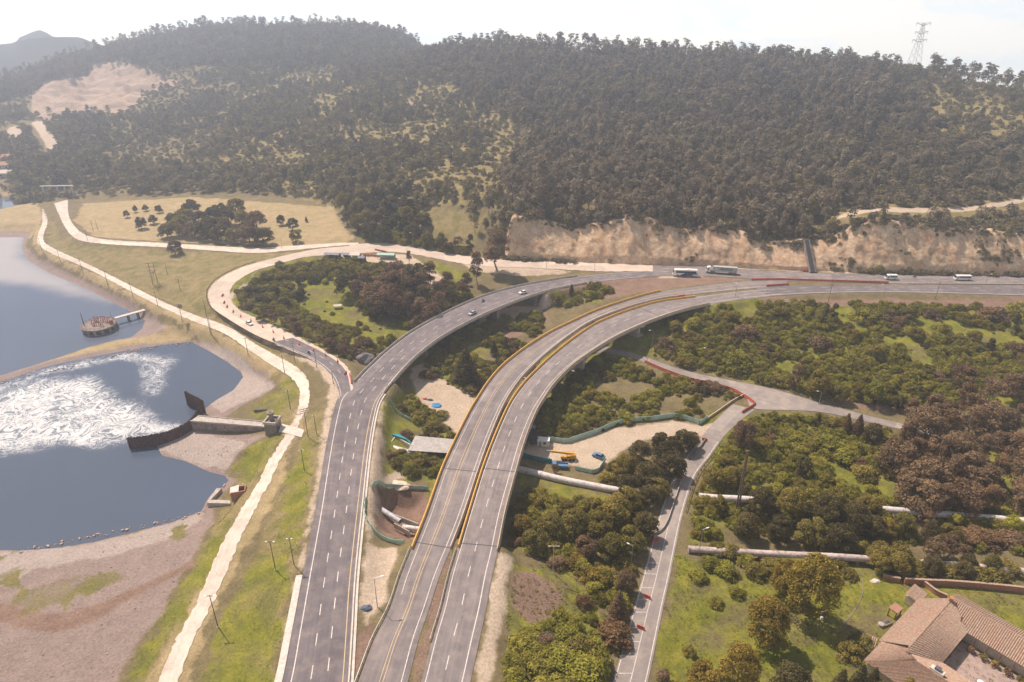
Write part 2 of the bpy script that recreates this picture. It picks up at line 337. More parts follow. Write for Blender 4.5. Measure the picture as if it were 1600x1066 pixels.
FLAT = [  # polygon, level, blend width
 (poly2(L_L[:9], L_R[:9], 0), -.12, 5), (poly2(L_L[17:], L_R[16:], 0), -.12, 4), (poly2(M_L[:6], M_R[:6], 0), -.12, 4), (poly2(R_L[:6], R_R[:6], 0), -.12, 5),
 (poly2(M_L[20:], M_R[18:], 0), -.12, 4), (poly2(R_L[19:], R_R[18:], 0), -.12, 4), (poly2(FAR_T, FAR_B, 0), -.12, 3), (poly2(NEAR_T, NEAR_B, 0), -.12, 4),
 (poly2(OLD_T, OLD_B, 0), -.12, 5), (poly2(SL_L, SL_R, 0), -.12, 5), (poly2(SIDE_L, SIDE_R, -10.5), -10.62, 4), (poly2(SB_T, SB_B, -10.5), -10.62, 4),
 (poly2(TR_L, TR_R, -3), -3.12, 6), (poly2(T2_L, T2_R, 0), -.12, 6),
 ([tuple(P(x, y, -10.5))[:2] for x, y in [(826,684),(870,692),(960,672),(1050,660),(1100,668),(1130,660),(1110,690),(1070,684),(1000,690),(975,705),(935,738),(870,725),(815,712)]], -10.62, 5),
 ([(88, 102), (118, 132), (140, 116), (112, 88)], -10.6, 6)]
def landZ(X, Y):
    zf = floorZ(X, Y); zf = zf + .5 * fbm(X / 14, Y / 14, 3, 3)
    mk = sstep(-14, 14, X); s = np.clip((Y - footY(X) - 5.0 * mk) / (6.0 + 6.5 * mk), 0, 1); zh = hillZ(X, Y) + (9.5 * fbm(X / 95, Y / 120, 11, 4) + 1.2 * fbm(X / 18, Y / 18, 5, 3)) * sstep(10, 90, Y - footY(X))
    z = zf * (1 - s) + zh * s
    for poly, sl in ((lake_w, .10), (pond_w, .13), (res_w, .22)):
        sd = sd_near(X, Y, poly, 60.0); lv = WZ + (.5 if poly is res_w else 0)
        wob = .12 * fbm(X / 6, Y / 6, 21, 3)
        bank = lv + .03 + np.where(sd < 0, -sd * sl + np.clip(-sd - 9, 0, 99) * .35, -np.minimum(sd, 12) * .16) + wob * (np.abs(sd) > .5)
        z = np.where(sd > -59, np.minimum(z, bank), z)
    for poly, lv, bw in FLAT:
        sd = sd_near(X, Y, poly, 30.0)
        k = sstep(-1.0 - bw, -1.0, sd); z = z * (1 - k) + lv * k
    qd = sd_near(X, Y, QUARRY, 60.0); z = z - sstep(-4, 22, qd) * (5 + 16 * np.abs(fbm(X / 34, Y / 20, 91, 4)) + 9 * fbm(X / 14, Y / 14, 93, 3))
    pit = sd_near(X, Y, PIT, 20.0); z = z - 3.2 * sstep(-1, 4, pit)
    return z
QUARRY = [tuple(PY(x, y, Y))[:2] for x, y, Y in [(48,178,850),(50,150,900),(110,122,980),(150,98,1040),(240,108,1020),(283,132,960),(225,155,890),(205,172,850),(110,180,840)]]
PIT = [tuple(P(x, y, -5))[:2] for x, y in [(585,775),(610,758),(660,752),(672,790),(662,835),(640,846),(600,838),(580,812)]]
def grow(a, b, f):
    o = [a]
    while o[-1] < b: o.append(o[-1] + f(o[-1]))
    return np.array(o)
ys = grow(70, 1860, lambda y: max(.62, .0052 * y))
xr = grow(0, 1500, lambda x: 1.0 if x < 230 else 1.0 + (x - 230) * .022)
xs = np.r_[-xr[::-1], xr[1:]]
GX, GY = np.meshgrid(xs, ys); GZ = landZ(GX, GY)
def zat(x, y):
    """ground height by bilinear sampling"""
    x = np.asarray(x, float); y = np.asarray(y, float)
    i = np.clip(np.searchsorted(xs, x) - 1, 0, len(xs) - 2); j = np.clip(np.searchsorted(ys, y) - 1, 0, len(ys) - 2)
    fx = np.clip((x - xs[i]) / (xs[i + 1] - xs[i]), 0, 1); fy = np.clip((y - ys[j]) / (ys[j + 1] - ys[j]), 0, 1)
    return (GZ[j, i] * (1 - fx) + GZ[j, i + 1] * fx) * (1 - fy) + (GZ[j + 1, i] * (1 - fx) + GZ[j + 1, i + 1] * fx) * fy
def G(px, py):
    """where the sight line through a pixel of the photograph meets the ground"""
    d = np.array(ray(px, py)); t = np.arange(85, 1700, .5)
    p = d[None] * t[:, None]; z = CAMH + p[:, 2]
    b = z < zat(p[:, 0], p[:, 1])
    i = int(np.argmax(b)) if b.any() else len(t) - 1
    q = p[i]; return Vector((q[0], q[1], float(zat(q[0], q[1]))))
def gpoly(pts): return [tuple(G(x, y))[:2] for x, y in pts]

# ---- land cover, each patch an outline on the ground
COVER = {
 'mud': [[(-200,360),(48,362),(40,384),(60,404),(110,428),(165,452),(220,480),(262,505),(255,522),(205,529),(100,540),(-200,600)],
         [(220,538),(302,527),(340,543),(385,565),(412,580),(432,603),(420,612),(385,632),(345,655),(325,662),(320,670),(430,677),(395,692),(368,715),(355,735),(370,752),(352,770),(338,790),(330,800),(300,815),(-200,700),(-200,620)],
         [(-200,855),(0,860),(90,858),(215,832),(300,805),(330,790),(338,815),(315,850),(290,890),(250,960),(215,1010),(185,1066),(170,1130),(-200,1130)]],
 'green': [[(478,680),(445,760),(430,850),(345,960),(318,1066),(305,1130),(415,1130),(428,1066),(445,950),(468,830),(488,740)],
         [(190,1066),(225,1010),(255,960),(300,890),(330,845),(345,810),(358,800),(350,850),(312,920),(262,1000),(225,1066)],
         [(362,735),(385,700),(425,680),(440,682),(420,720),(395,750),(375,748)], [(392,640),(430,610),(455,590),(464,610),(446,640),(432,662),(405,658)],
         [(470,475),(500,438),(545,450),(560,490),(590,510),(640,520),(622,534),(580,524),(520,505),(480,492)],
         [(1060,870),(1150,905),(1210,870),(1340,880),(1400,895),(1600,912),(1760,930),(1760,1130),(1010,1130),(1030,1010)],
         [(800,880),(880,880),(930,930),(960,1000),(940,1100),(780,1100),(790,1000)], [(1085,780),(1140,785),(1130,850),(1075,850)],
         [(1290,722),(1330,735),(1400,758),(1450,772),(1430,785),(1360,768),(1300,745)], [(810,735),(880,760),(1000,790),(1000,860),(800,860)],
         [(820,560),(1000,470),(1600,480),(1750,560),(1750,640),(1400,640),(1150,590),(1010,555),(900,620),(860,660)],
         [(640,590),(680,520),(800,500),(850,480),(760,560),(720,620),(700,600)], [(590,640),(650,600),(700,680),(705,760),(660,860),(640,850),(670,760),(600,740)],
         [(350,440),(480,400),(640,440),(720,440),(740,460),(640,520),(520,560),(430,510),(365,480)], [(600,395),(700,415),(760,430),(700,440),(640,410)],
         [(860,455),(930,440),(980,448),(940,470),(890,480)], [(1100,640),(1290,650),(1420,690),(1600,700),(1600,800),(1300,800),(1100,780)]],
 'patch': [[(20,935),(60,915),(120,905),(180,895),(215,890),(205,905),(160,925),(100,950),(50,955)], [(-40,868),(22,866),(10,880),(-40,884)], [(0,905),(20,890),(30,905),(12,925),(0,930)], [(270,830),(290,822),(292,840),(272,845)]],
 'dry': [[(130,318),(300,308),(520,322),(530,345),(552,372),(540,382),(450,386),(260,378),(150,370),(115,345)], [(-200,335),(60,318),(68,340),(60,362),(-200,372)],
         [(-200,655),(0,587),(140,542),(225,520),(275,505),(330,525),(300,533),(200,545),(100,563),(0,597),(-200,660)],
         [(62,345),(50,380),(62,400),(160,447),(280,510),(420,592),(440,570),(300,500),(150,428),(68,388)],
         [(225,1066),(310,920),(350,850),(400,770),(440,690),(465,640),(480,640),(462,690),(432,780),(372,880),(332,960),(300,1066),(280,1130),(205,1130)], [(430,285),(520,290),(480,300)], [(1180,735),(1270,700),(1290,730),(1260,760),(1190,760)],
         [(-200,300),(0,292),(45,292),(20,305),(0,308),(-200,322)]],
 'meadow': [[(380,110),(690,100),(800,150),(820,240),(780,320),(600,330),(450,290),(330,260),(380,180)], [(1400,130),(1600,170),(1700,230),(1700,360),(1300,350),(1340,250)], [(640,330),(760,335),(745,390),(640,370)], [(485,640),(450,740),(405,850),(335,1000),(290,1130),(422,1130),(442,1000),(472,850),(500,720),(508,640)], [(185,1130),(250,990),(318,860),(345,800),(372,752),(360,735),(385,700),(430,678),(420,640),(440,600),(400,575),(340,540),(300,528),(320,515),(440,572),(475,600),(472,640),(445,690),(400,770),(330,900),(240,1130)], [(430,280),(520,285),(600,320),(540,330),(440,300)], [(330,230),(420,225),(450,240),(380,250)], [(74,335),(95,370),(130,385),(250,390),(400,398),(550,388),(430,405),(340,440),(320,470),(340,495),(480,565),(470,590),(440,568),(300,490),(150,420),(76,386)]],
 'earth': [[(790,900),(830,890),(880,925),(875,965),(830,975),(800,950)], [(855,450),(950,432),(1010,434),(1100,433),(1180,436),(1080,447),(1000,458),(950,468),(900,470)], [(1190,465),(1600,464),(1760,470),(1760,482),(1190,478)],
         [(555,985),(580,975),(583,1000),(560,1060),(545,1066)], [(585,775),(610,758),(660,752),(672,790),(662,835),(640,846),(600,838),(580,812)], [(640,1066),(690,880),(705,870),(695,930),(660,1066),(640,1130),(625,1130)],
         [(720,500),(800,470),(850,470),(860,500),(800,530),(740,530)], [(1290,608),(1420,632),(1410,648),(1290,632)], [(-60,925),(0,935),(30,950),(100,962),(120,952),(165,935),(300,878),(303,886),(230,925),(170,960),(110,985),(50,990),(0,975),(-60,960)], [(1380,466),(1470,470),(1470,478),(1390,476)]],
 'pale': [[(415,1130),(432,1066),(452,960),(475,850),(495,740),(508,640),(515,600),(490,575),(440,548),(400,526),(360,505),(430,528),(530,580),(540,600),(520,650),(505,740),(480,850),(460,960),(445,1066),(430,1130)],
         [(640,575),(660,570),(700,600),(745,620),(720,680),(690,660),(650,620)], [(830,682),(870,690),(960,670),(1050,657),(1105,667),(1150,640),(1120,690),(1080,680),(1000,690),(975,705),(935,735),(870,725),(815,712)],
         [(575,850),(620,855),(605,940),(570,980),(560,920)], [(588,740),(620,735),(640,742),(600,760),(585,770)], [(520,398),(640,398),(700,440),(660,452),(600,412),(520,405)], [(750,480),(850,462),(870,475),(800,500)],
         [(598,620),(600,700),(580,860),(568,860),(580,700)], [(777,862),(800,872),(790,950),(768,1066),(755,1130),(735,1130),(748,1040)], [(400,424),(360,470),(378,495),(500,555),(490,562),(372,500),(348,470)],
         [(1028,431),(1100,431.5),(1100,434),(1028,435)], [(780,404),(1020,411),(1340,422),(1340,428),(1020,416),(780,411)], [(1318,334),(1400,325),(1500,324),(1600,309),(1700,295),(1700,302),(1600,317),(1500,331),(1400,332),(1296,348)],
         [(700,400),(800,417),(900,424),(870,430),(800,430),(740,425)], [(8,205),(24,194),(42,214),(30,222)], [(48,192),(66,188),(96,232),(80,242)]],
 'sand': [[(-100,868),(32,861),(150,848),(270,817),(316,800),(322,812),(268,842),(160,874),(60,890),(10,915),(-100,930)], [(300,529),(345,543),(388,567),(402,588),(430,604),(345,646),(328,632),(378,595),(374,578),(330,550)], [(244,703),(300,674),(385,690),(352,737),(290,720)]],
 'rock': [[(48,178),(50,150),(70,130),(110,122),(140,118),(150,98),(200,98),(240,108),(283,132),(255,142),(225,155),(205,172),(160,180),(110,180),(75,188)], [(630,155),(670,165),(640,172)], [(770,140),(815,146),(800,160),(775,155)], [(795,240),(840,250),(800,262)]],
}
verts = np.stack([GX.ravel(), GY.ravel(), GZ.ravel()], 1)
nx, ny = len(xs), len(ys)
idx = np.arange(nx * ny).reshape(ny, nx)
faces = np.stack([idx[:-1, :-1].ravel(), idx[:-1, 1:].ravel(), idx[1:, 1:].ravel(), idx[1:, :-1].ravel()], 1)
SD = {}
VX, VY = verts[:, 0], verts[:, 1]
for k, pl in COVER.items():
    s = np.full(len(verts), -20.0)
    for p in pl: s = np.maximum(s, np.maximum(sd_near(VX, VY, gpoly(p), 20.0), -20))
    SD[k] = np.clip(s, -20, 20)
def cover_at(k, x, y):
    g = SD[k].reshape(ny, nx); i = np.clip(np.searchsorted(xs, x), 0, nx - 1); j = np.clip(np.searchsorted(ys, y), 0, ny - 1); return g[j, i]
def ground_material():
    m, t, b = newmat('ground'); geo = t.nodes.new('ShaderNodeNewGeometry'); pos = geo.outputs['Position']
    n_big = noise_node(t, pos, .035, 5, .6); n_mid = noise_node(t, pos, .22, 6, .62); n_fine = noise_node(t, pos, 1.6, 6, .7)
    wob = math_n(t, 'MULTIPLY', math_n(t, 'SUBTRACT', noise_node(t, pos, .13, 8, .66), .5), 26.0)
    def two(lo, hi, f=n_mid, a=.32, c_=.68): return ramp(t, f, [(a, lo), (c_, hi)])
    col = mixc(t, n_big, two((.15, .128, .056), (.25, .205, .095)), two((.19, .145, .08), (.29, .22, .12)))
    lay = [('meadow', mixc(t, ramp(t, n_mid, [(.35, (0, 0, 0)), (.65, (1, 1, 1))]), (.195, .178, .056), (.36, .265, .135)), 1.0),
           ('dry', mixc(t, ramp(t, noise_node(t, pos, .07, 7, .68), [(.35, (0, 0, 0)), (.66, (1, 1, 1))]), two((.40, .29, .15), (.55, .41, .23)), two((.33, .265, .12), (.47, .36, .195))), .8),
           ('green', mixc(t, ramp(t, n_mid, [(.40, (0, 0, 0)), (.66, (1, 1, 1))]), (.165, .185, .020), (.300, .270, .048)), 1.2),
           ('mud', mixc(t, n_fine, two((.255, .185, .155), (.40, .305, .255)), (.335, .255, .22)), .5),
           ('sand', mixc(t, n_fine, two((.37, .30, .255), (.52, .43, .37)), (.46, .38, .33)), .5),
           ('earth', mixc(t, n_fine, two((.21, .125, .09), (.36, .24, .175)), (.30, .2, .15)), .6),
           ('patch', mixc(t, ramp(t, n_mid, [(.40, (0, 0, 0)), (.66, (1, 1, 1))]), (.17, .165, .04), (.29, .23, .09)), 1.6),
           ('pale', mixc(t, n_fine, two((.47, .36, .255), (.68, .54, .40)), (.60, .48, .36)), .5),
           ('rock', mixc(t, n_fine, two((.15, .095, .065), (.70, .53, .39), noise_node(t, pos, .05, 9, .78, 1.5), .38, .60), (.42, .30, .215)), .7)]
    for k, c_, am in lay:
        a = N(t, 'ShaderNodeAttribute', attribute_name='sd_' + k)
        v = math_n(t, 'ADD', a.outputs['Fac'], math_n(t, 'MULTIPLY', wob, am * .5))
        mr = N(t, 'ShaderNodeMapRange', interpolation_type='SMOOTHSTEP'); mr.inputs['From Min'].default_value = -.7; mr.inputs['From Max'].default_value = 1.0
        t.links.new(v, mr.inputs['Value']); f = mr.outputs['Result']
        if k in ('green', 'patch'):   # broken sward, worn patches
            w_ = ramp(t, noise_node(t, pos, .11, 7, .7), [(.36, (.1, .1, .1)), (.54, (1, 1, 1))]); f = math_n(t, 'MULTIPLY', f, w_)
        col = mixc(t, f, col, c_)
    col = mixc(t, .62, col, ramp(t, n_fine, [(.28, (.42, .42, .42)), (.72, (1.45, 1.45, 1.45))]), 'MULTIPLY')
    t.links.new(col, b.inputs['Base Color']); b.inputs['Roughness'].default_value = .95; b.inputs['Specular IOR Level'].default_value = .1
    bump(t, b, math_n(t, 'ADD', n_fine, noise_node(t, pos, 6, 4, .7)), .8, .5)
    return m
gme = mesh_np('ground', verts, faces, ground_material(), True)
for k in SD:
    a = gme.attributes.new('sd_' + k, 'FLOAT', 'POINT'); a.data.foreach_set('value', SD[k].astype(np.float32))
ground = link(bpy.data.objects.new('ground', gme)); tag(ground, 'uneven ground of banks, meadows and wooded hillside', kind='structure')

# ---- water
def water_material(name, base, foam=False, rough=.06, wave=.5, silt=None):
    m, t, b = newmat(name); geo = t.nodes.new('ShaderNodeNewGeometry'); pos = geo.outputs['Position']
    mpn = N(t, 'ShaderNodeMapping'); mpn.inputs['Scale'].default_value = (.55, 1.0, 1); mpn.inputs['Rotation'].default_value = (0, 0, .35); t.links.new(pos, mpn.inputs['Vector'])
    big = noise_node(t, pos, .02, 4, .55)
    col = mixc(t, big, tuple(c_ * .86 for c_ in base), tuple(c_ * 1.14 for c_ in base)); rg = rough
    if silt:
        a = N(t, 'ShaderNodeAttribute', attribute_name='silt'); w = math_n(t, 'ADD', a.outputs['Fac'], math_n(t, 'MULTIPLY', math_n(t, 'SUBTRACT', noise_node(t, pos, .05, 5, .6), .5), 9.0))
        mr = N(t, 'ShaderNodeMapRange', interpolation_type='SMOOTHSTEP'); mr.inputs['From Min'].default_value = -7; mr.inputs['From Max'].default_value = 9; t.links.new(w, mr.inputs['Value'])
        col = mixc(t, mr.outputs['Result'], col, silt)
    if foam:
        a = N(t, 'ShaderNodeAttribute', attribute_name='foam'); at = a.outputs['Fac']
        # swirls: two sets of thin contour lines of a strongly warped noise, thick where the foam field is high
        def warp(vec, sc_, amt):
            d1 = N(t, 'ShaderNodeTexNoise', Scale=sc_, Detail=2, Roughness=.5); t.links.new(vec, d1.inputs['Vector'])
            sv = N(t, 'ShaderNodeVectorMath', operation='SUBTRACT'); sv.inputs[1].default_value = (.5, .5, .5); t.links.new(d1.outputs['Color'], sv.inputs[0])
            sc = N(t, 'ShaderNodeVectorMath', operation='SCALE'); sc.inputs['Scale'].default_value = amt; t.links.new(sv.outputs[0], sc.inputs[0])
            ad = N(t, 'ShaderNodeVectorMath', operation='ADD'); t.links.new(vec, ad.inputs[0]); t.links.new(sc.outputs[0], ad.inputs[1]); return ad.outputs[0]
        w1 = warp(warp(pos, .05, 34.0), .14, 7.0)
        st = N(t, 'ShaderNodeMapping'); st.inputs['Scale'].default_value = (.10, .26, 1); st.inputs['Rotation'].default_value = (0, 0, -.2); t.links.new(w1, st.inputs['Vector'])
        n1 = noise_node(t, st.outputs['Vector'], .5, 5, .6); n4 = noise_node(t, st.outputs['Vector'], 1.5, 5, .62)
        rid = math_n(t, 'ABSOLUTE', math_n(t, 'SUBTRACT', n1, .5)); rid2 = math_n(t, 'ABSOLUTE', math_n(t, 'SUBTRACT', n4, .5))
        sp = math_n(t, 'SUBTRACT', noise_node(t, pos, 2.2, 4, .7), .5)
        edge_ = math_n(t, 'ADD', at, math_n(t, 'MULTIPLY', math_n(t, 'SUBTRACT', noise_node(t, w1, .12, 5, .6), .5), 5.0))
        thick = math_n(t, 'ADD', math_n(t, 'MULTIPLY', edge_, .0155), .004)
        la = math_n(t, 'SUBTRACT', thick, rid); lb = math_n(t, 'SUBTRACT', math_n(t, 'MULTIPLY', thick, .9), rid2)
        tot = math_n(t, 'ADD', math_n(t, 'MAXIMUM', la, lb), math_n(t, 'MULTIPLY', sp, .045))
        mr = N(t, 'ShaderNodeMapRange', interpolation_type='SMOOTHSTEP'); mr.inputs['From Min'].default_value = -.040; mr.inputs['From Max'].default_value = .050; t.links.new(tot, mr.inputs['Value'])
        mk_ = N(t, 'ShaderNodeMapRange', interpolation_type='SMOOTHSTEP'); mk_.inputs['From Min'].default_value = -1.5; mk_.inputs['From Max'].default_value = 2.2; mk_.inputs['To Max'].default_value = .32; t.links.new(edge_, mk_.inputs['Value']); col = mixc(t, mk_.outputs['Result'], col, (.36, .39, .41))
        f = mr.outputs['Result']; col = mixc(t, f, col, (.76, .735, .69))
        r = N(t, 'ShaderNodeMapRange'); r.inputs['To Min'].default_value = rough; r.inputs['To Max'].default_value = .9; t.links.new(f, r.inputs['Value']); t.links.new(r.outputs['Result'], b.inputs['Roughness'])
    else: b.inputs['Roughness'].default_value = rg
    t.links.new(col, b.inputs['Base Color']); b.inputs['IOR'].default_value = 1.33
    h = math_n(t, 'ADD', noise_node(t, mpn.outputs['Vector'], .8, 4, .6), math_n(t, 'MULTIPLY', noise_node(t, mpn.outputs['Vector'], .22, 3, .5), 2.0))
    bump(t, b, h, wave, .06)
    return m
def water(name, poly, z, mat_, label, step=2.0, fields=None):
    p = np.array(poly); x0, y0 = p.min(0) - 4; x1, y1 = p.max(0) + 4
    gx, gy = np.meshgrid(np.arange(x0, x1 + step, step), np.arange(y0, y1 + step, step)); sd = sdpoly(gx, gy, p)
    keep = sd > -3.5; ii = np.full(gx.shape, -1); ii[keep] = np.arange(keep.sum())
    q = np.stack([ii[:-1, :-1].ravel(), ii[:-1, 1:].ravel(), ii[1:, 1:].ravel(), ii[1:, :-1].ravel()], 1); q = q[(q >= 0).all(1)]
    v = np.stack([gx[keep], gy[keep], np.full(keep.sum(), z)], 1); me = mesh_np(name, v, q, mat_, True)
    for fn, fu in (fields or {}).items():
        a = me.attributes.new(fn, 'FLOAT', 'POINT'); a.data.foreach_set('value', fu(v[:, 0], v[:, 1]).astype(np.float32))
    o = link(bpy.data.objects.new(name, me)); return tag(o, label, kind='structure')
FOAMS = [([(-200,690),(0,615),(60,592),(140,590),(160,605),(180,625),(215,630),(245,660),(285,668),(290,674),(270,680),(230,684),(190,690),(140,697),(100,690),(40,704),(0,708),(-200,730)], 1.0),
         ([(-200,645),(0,602),(75,577),(126,566),(201,553),(250,557),(272,562),(260,575),(225,566),(190,560),(120,574),(60,590),(0,614),(-200,665)], .8),
         ([(228,570),(255,570),(252,590),(245,615),(230,612),(226,590)], .05)]
def foam_field(x, y):
    s = np.full(x.shape, -6.0)
    for p, k in FOAMS:
        w = [tuple(P(a, b, WZ))[:2] for a, b in p]; d = sd_near(x, y, w, 12.0); s = np.maximum(s, np.where(d > 0, np.minimum(d * .4, 1.8) * k, d * .55))
    return np.maximum(s, -6)
silt_w = [tuple(P(a, b, WZ))[:2] for a, b in [(-420,360),(45,360),(36,400),(130,447),(175,472),(90,455),(40,446),(0,440),(-420,436)]]
water('lake', lake_w, WZ, water_material('lake_water', (.105, .124, .160), rough=.05, wave=.12, silt=(.36, .33, .31)), 'calm blue grey lake with pale silty shallows', 2.5, {'silt': lambda x, y: sd_near(x, y, silt_w, 25.0)})
water('pond', pond_w, WZ + .01, water_material('pond_water', (.072, .092, .130), True, .1, 1.0), 'rippled blue grey pond with swirling white foam', 1.5, {'foam': foam_field})
water('reservoir', res_w, WZ + .5, water_material('reservoir_water', (.10, .12, .15), rough=.04, wave=.1), 'far sheet of still water behind the meadow')
# ------------------------------------------------------------------ roads
def road_mat(name, lo, hi, streak=.5, dust=None, dust_amt=.0):
    m, t, b = newmat(name); uv = N(t, 'ShaderNodeUVMap'); uv.uv_map = 'UVMap'; geo = t.nodes.new('ShaderNodeNewGeometry')
    mpn = N(t, 'ShaderNodeMapping'); mpn.inputs['Scale'].default_value = (1.4, .035, 1); t.links.new(uv.outputs['UV'], mpn.inputs['Vector'])
    s = noise_node(t, mpn.outputs['Vector'], 1.0, 5, .6); n1 = noise_node(t, geo.outputs['Position'], .12, 6, .65); n2 = noise_node(t, geo.outputs['Position'], 2.5, 5, .7)
    f = math_n(t, 'ADD', math_n(t, 'MULTIPLY', s, streak), math_n(t, 'MULTIPLY', n1, 1 - streak))
    c_ = ramp(t, f, [(.3, lo), (.68, hi)])
    if dust: c_ = mixc(t, math_n(t, 'MULTIPLY', ramp(t, noise_node(t, geo.outputs['Position'], .25, 6, .7), [(.45, (0, 0, 0)), (.7, (1, 1, 1))]), dust_amt), c_, dust)
    # patched and overlaid slabs, each a slightly different tone
    bk = N(t, 'ShaderNodeTexBrick', Scale=1.0, offset=.35); bk.inputs['Mortar Size'].default_value = .0; bk.inputs['Brick Width'].default_value = 7.3; bk.inputs['Row Height'].default_value = 31.0
    bk.inputs['Color1'].default_value = (.87, .86, .86, 1); bk.inputs['Color2'].default_value = (1.10, 1.08, 1.06, 1); t.links.new(uv.outputs['UV'], bk.inputs['Vector'])
    c_ = mixc(t, 1.0, c_, bk.outputs['Color'], 'MULTIPLY')
    c_ = mixc(t, .5, c_, ramp(t, n2, [(.2, (.75, .75, .75)), (.8, (1.2, 1.2, 1.2))]), 'MULTIPLY')
    t.links.new(c_, b.inputs['Base Color']); b.inputs['Roughness'].default_value = .85; b.inputs['Specular IOR Level'].default_value = .25
    bump(t, b, n2, .25, .03); return m
A_NEW = road_mat('asphalt_new', (.098, .086, .094), (.200, .176, .182), .6, (.34, .28, .24), .5)
A_OLD = road_mat('asphalt_worn', (.128, .110, .112), (.270, .236, .228), .72, (.40, .33, .28), .5)
A_SIDE = road_mat('asphalt_side', (.21, .18, .17), (.31, .27, .245), .5, (.45, .38, .31), .6)
A_PALE = road_mat('road_dusty', (.46, .37, .29), (.68, .56, .45), .4, (.38, .32, .28), .5)
A_TRACK = road_mat('dirt_track', (.52, .435, .355), (.78, .675, .565), .65, (.40, .32, .25), .7)
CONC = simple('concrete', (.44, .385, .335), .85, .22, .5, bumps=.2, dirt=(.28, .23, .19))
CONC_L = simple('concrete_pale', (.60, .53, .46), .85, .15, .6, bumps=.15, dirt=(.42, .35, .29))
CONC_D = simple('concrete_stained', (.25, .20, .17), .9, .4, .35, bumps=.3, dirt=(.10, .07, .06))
YEL = simple('yellow_paint', (.64, .36, .085), .6, .14, .8, dirt=(.45, .24, .08))
WHITE_L = simple('white_line', (.66, .60, .55), .7, .18, .9, coord='Object', dirt=(.38, .33, .30))
YEL_L = simple('yellow_line', (.58, .42, .22), .7, .2, .9, dirt=(.36, .28, .2))
JOINT = simple('joint_steel', (.06, .055, .06), .6, .3, 2)
WORN_L = simple('worn_line', (.46, .42, .385), .75, .2, .9, dirt=(.28, .25, .23))
RUST = simple('rusty_steel', (.115, .055, .042), .8, .5, .9, bumps=.3, dirt=(.05, .028, .025))
STEEL = simple('galvanised_steel', (.40, .38, .37), .45, .2, 2, metal=.6)
DARKST = simple('dark_steel', (.09, .08, .075), .6, .3, 2, metal=.3)
WOOD = simple('weathered_wood', (.16, .105, .075), .9, .35, 2, bumps=.3)
RED = simple('red_plastic', (.50, .085, .05), .45, .15, 1.5, dirt=(.42, .17, .12))
WHITEP = simple('white_paint', (.74, .71, .66), .4, .06, 1.2)
BLACK = simple('black_rubber', (.02, .02, .02), .7, .3, 3)
GLASS = simple('dark_glass', (.025, .03, .038), .12, .2, 1)
TEAL = simple('green_netting', (.40, .58, .48), .9, .15, .8, dirt=(.46, .62, .52))
TEALB = simple('teal_sheet', (.02, .22, .26), .7, .25, .8)
BRICK = simple('brick_red', (.36, .16, .10), .9, .28, 2.2, bumps=.3, dirt=(.46, .27, .19))
BLUE = simple('blue_paint', (.03, .07, .24), .35, .1, 1)
def ribbon_mesh(name, a, b, mat_, z=None):
    """a, b: (n,3) edges"""
    n = len(a); v = np.empty((2 * n, 3)); v[0::2] = a; v[1::2] = b
    i = np.arange(n - 1) * 2; f = np.stack([i, i + 1, i + 3, i + 2], 1)
    me = mesh_np(name, v, f, mat_, True)
    L = np.r_[0, np.cumsum(np.linalg.norm(np.diff((a + b) / 2, axis=0), axis=1))]; w = np.linalg.norm(a - b, axis=1)
    uvv = np.empty((2 * n, 2)); uvv[0::2, 0] = 0; uvv[1::2, 0] = w; uvv[0::2, 1] = L; uvv[1::2, 1] = L
    ul = me.uv_layers.new(name='UVMap'); ul.data.foreach_set('uv', uvv[f.ravel()].astype(np.float32).ravel())
    return me
def edges(pl, pr, z, n=160, pair=False):
    a = spline([tuple(P(x, y, z)) for x, y in pl], 700); b = spline([tuple(P(x, y, z)) for x, y in pr], 700)
    # pair the two edges by fraction of the traced control points so both sides stay together
    a = a[np.linspace(0, 699, n).astype(int)]
    if pair:      # square across: for each point of one edge the nearest of the other, kept in order and smoothed
        k = np.maximum.accumulate(np.array([np.argmin(((b - q) ** 2).sum(1)) for q in a])); k[0] = 0; k[-1] = 699
        k = np.convolve(np.pad(k.astype(float), 12, mode='edge'), np.ones(25) / 25, 'valid'); k[0] = 0; k[-1] = 699
        return a, np.stack([np.interp(k, np.arange(700), b[:, c_]) for c_ in range(3)], 1)
    return a, b[np.linspace(0, 699, n).astype(int)]
def road(name, pl, pr, z, mat_, label, n=160, lift=0.0):
    a, b = edges(pl, pr, z + lift, n, n == 420); o = link(bpy.data.objects.new(name, ribbon_mesh(name, a, b, mat_)))
    tag(o, label, kind='structure'); return o, a, b
def rough_edges(o, a, b, amp):
    """wear the edges of an unmade road: each edge wanders a little"""
    n = len(a); d = b - a; w = np.linalg.norm(d, axis=1)[:, None]; d = d / w; t_ = np.arange(n) / 1.6
    a2 = a - d * (amp * 2 * fbm(t_, t_ * 0 + 3, 5, 4))[:, None]; b2 = b + d * (amp * 2 * fbm(t_, t_ * 0 + 8, 9, 4))[:, None]
    o.data = ribbon_mesh(o.name, a2, b2, o.data.materials[0])
def line_at(a, b, off, side, width, dz=.025):
    """strip at a distance from one edge ('a' or 'b'), following the road"""
    e, o = (a, b) if side == 'a' else (b, a)
    d = (o - e); w = np.linalg.norm(d, axis=1)[:, None]; d = d / w
    p = e + d * off; q = e + d * (off + width); p[:, 2] += dz; q[:, 2] += dz
    return p, q
def frac_at(a, b, fr, width, dz=.025):
    d = b - a; w = np.linalg.norm(d, axis=1)[:, None]; c_ = a + d * fr; d = d / w
    p = c_ - d * width / 2; q = c_ + d * width / 2; p[:, 2] += dz; q[:, 2] += dz; return p, q
